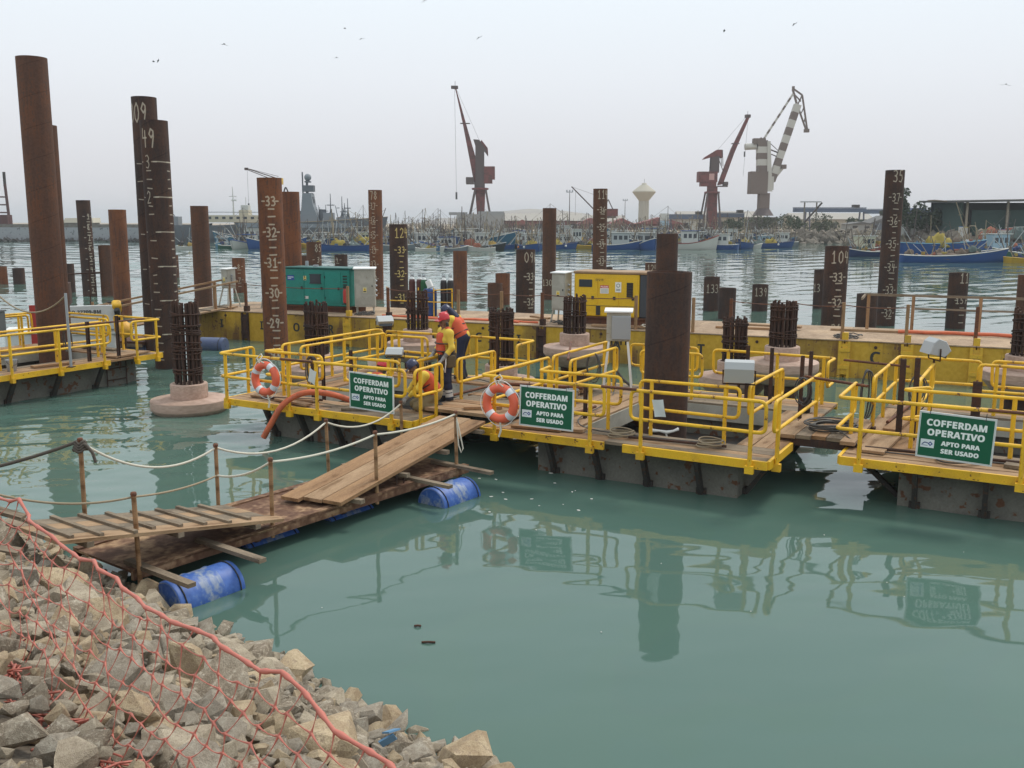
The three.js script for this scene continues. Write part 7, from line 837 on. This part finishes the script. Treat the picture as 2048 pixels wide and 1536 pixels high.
// ---------------------------------------------------------------- trees on the far shore
{
  seed(200); const leafMats = [mat(.055, .075, .04, .95), mat(.075, .085, .05, .95)], bark = mat(.1, .08, .06, .95);
  const tree = (x, z, h, crown, lift, label, name = 'shore_tree', dens = 700) => { const t = thing(name, label, 'tree', [x, 2.2, z], 0, 'trees on the far shore'); const g = [sweep([V(0, -.3, 0), V(.1, h * .3, .05), V(.05, lift, 0)], (k) => .22 * (1 - k * .5), 7)]; for (let i = 0; i < 5; i++) { const a = i * 1.26; g.push(bar(V(.05, lift * .75, 0), V(Math.cos(a) * crown * .6, lift + (h - lift) * .5, Math.sin(a) * crown * .6), .1, 5, .04)); } mesh('trunk', g, bark, t);
    const clumps = Array.from({ length: 11 }, () => [V(rr(-.7, .7) * crown, lift + rr(.1, .85) * (h - lift), rr(-.7, .7) * crown), rr(.28, .5) * crown]); const P = []; for (let i = 0; i < dens; i++) { const [c, r] = pick(clumps); const d = V(rr(-1, 1), rr(-1, 1), rr(-1, 1)).normalize().multiplyScalar(r * Math.cbrt(rr(.3, 1))), p = c.clone().add(d), s = rr(.12, .3), u = V(rr(-1, 1), rr(-1, 1), rr(-1, 1)).normalize(), w = u.clone().cross(V(rr(-1, 1), rr(-1, 1), rr(-1, 1))).normalize(); P.push(p.clone().addScaledVector(u, s), p.clone().addScaledVector(w, s * .7), p.clone().addScaledVector(u, -s), p.clone().addScaledVector(u, -s), p.clone().addScaledVector(w, -s * .7), p.clone().addScaledVector(u, s)); }
    const cg = new THREE.BufferGeometry().setFromPoints(P); cg.computeVertexNormals(); mesh('crown', prep(cg), pick(leafMats), t); };
  tree(62.5, -158, 8.2, 2.0, 3, 'tall dark tree left of the purple roofed houses', 'shore_tree', 1400); tree(65.5, -159, 5.6, 2.6, 1, 'bushy dark tree beside the purple roofed houses', 'shore_tree', 1500); tree(67.5, -156, 4.8, 1.8, 1, 'lower bush by the right shore houses', 'shore_tree', 900);
  tree(100.5, -262, 5.4, 1.1, 3.6, 'small round topped tree left of the tall right pile', 'shore_tree', 420); tree(60, -232, 3.2, 3.6, .2, 'dark scrub below the red crane', 'shore_bush', 1200); tree(66, -230, 3.8, 4.2, .2, 'dark scrub below the striped crane', 'shore_bush', 1500); tree(73, -228, 3.4, 4, .2, 'dark scrub right below the striped crane', 'shore_bush', 1400); tree(92, -262, 3.4, 1.6, 1.6, 'low tree under the gantry beams', 'shore_tree', 500); tree(96, -264, 3.0, 1.4, 1.4, 'lowest tree under the gantry beams', 'shore_tree', 420); tree(53, -228, 2.8, 3, .2, 'dark scrub at left below the red crane', 'shore_bush', 1000);
}
// ---------------------------------------------------------------- gulls and floating bits
{
  seed(230); const wing = (s) => { const g = new THREE.BufferGeometry(); const P = [0, 0, .1, s * .28, .1, .06, 0, 0, -.08, s * .28, .1, .06, s * .3, .1, -.1, 0, 0, -.08, s * .28, .1, .06, s * .62, .02, -.06, s * .3, .1, -.1]; g.setAttribute('position', new THREE.Float32BufferAttribute(s > 0 ? P : P, 3)); g.computeVertexNormals(); return prep(g); }; const bodyG = (() => { const g = new THREE.SphereGeometry(.08, 8, 6); g.scale(.8, .8, 2.2); return prep(g); })(); const gm = mat(.2, .2, .2, .8); let first = null;
  for (const [x, y, z] of [[-29, 17, -80], [-18, 15.2, -62], [-16, 22.5, -95], [-14, 21, -92], [-8.4, 25, -95], [-6.8, 26.5, -98], [-4.5, 26, -94], [-3.2, 26.6, -90], [-3, 20.4, -88], [-11, 33, -108], [-9.2, 33, -108], [17, 19.5, -80], [24, 21, -85], [-16, 19, -90], [-34, 19.5, -95], [30, 12.6, -60]]) { if (!first) { first = thing('gull', 'dark speck of a gull flying in the pale sky', 'bird', [x, y, z], rr(0, 6), 'gulls over the harbour'); mesh('body', bodyG, gm, first); mesh('wing', wing(1), gm, first); mesh('wing', wing(-1), gm, first); first.scale.setScalar(.62); } else { const c = copyOf(first, null, [x, y, z], rr(0, 6), .62); c.rotation.z = rr(-.5, .5); } }
  for (const [x, z, l, label] of [[-.85, -9.15, .14, 'larger dark stick floating on the still water'], [-1.0, -9.55, .07, 'small dark chip floating above the stick']]) { const m = mesh('floating_stick', sweep([V(-l / 2, 0, 0), V(0, .008, .01), V(l / 2, 0, 0)], .012, 6), M.rustBar, scene); m.position.set(x, .01, z); tag(m, label, 'stick'); }
}
{ seed(777); const g = []; for (let i = 0; i < 26; i++) { const far = i < 16, x = far ? rr(-.6, 1.4) : rr(-2.5, 6), z = far ? rr(-16.2, -13.6) : rr(-13, -8.5), r = far ? rr(.008, .022) : rr(.005, .01); const q = new THREE.SphereGeometry(r, 7, 4); q.scale(rr(1, 2.4), .35, rr(.8, 1.4)); q.rotateY(rr(0, 3)); q.translate(x, .006, z); g.push(prep(q)); } const m = mesh('foam_flecks', g, mat(.6, .6, .55, .8), scene); m.userData.kind = 'stuff'; tag(m, 'tiny pale flecks of foam floating on the water', 'foam'); }
renderer.render(scene, camera);
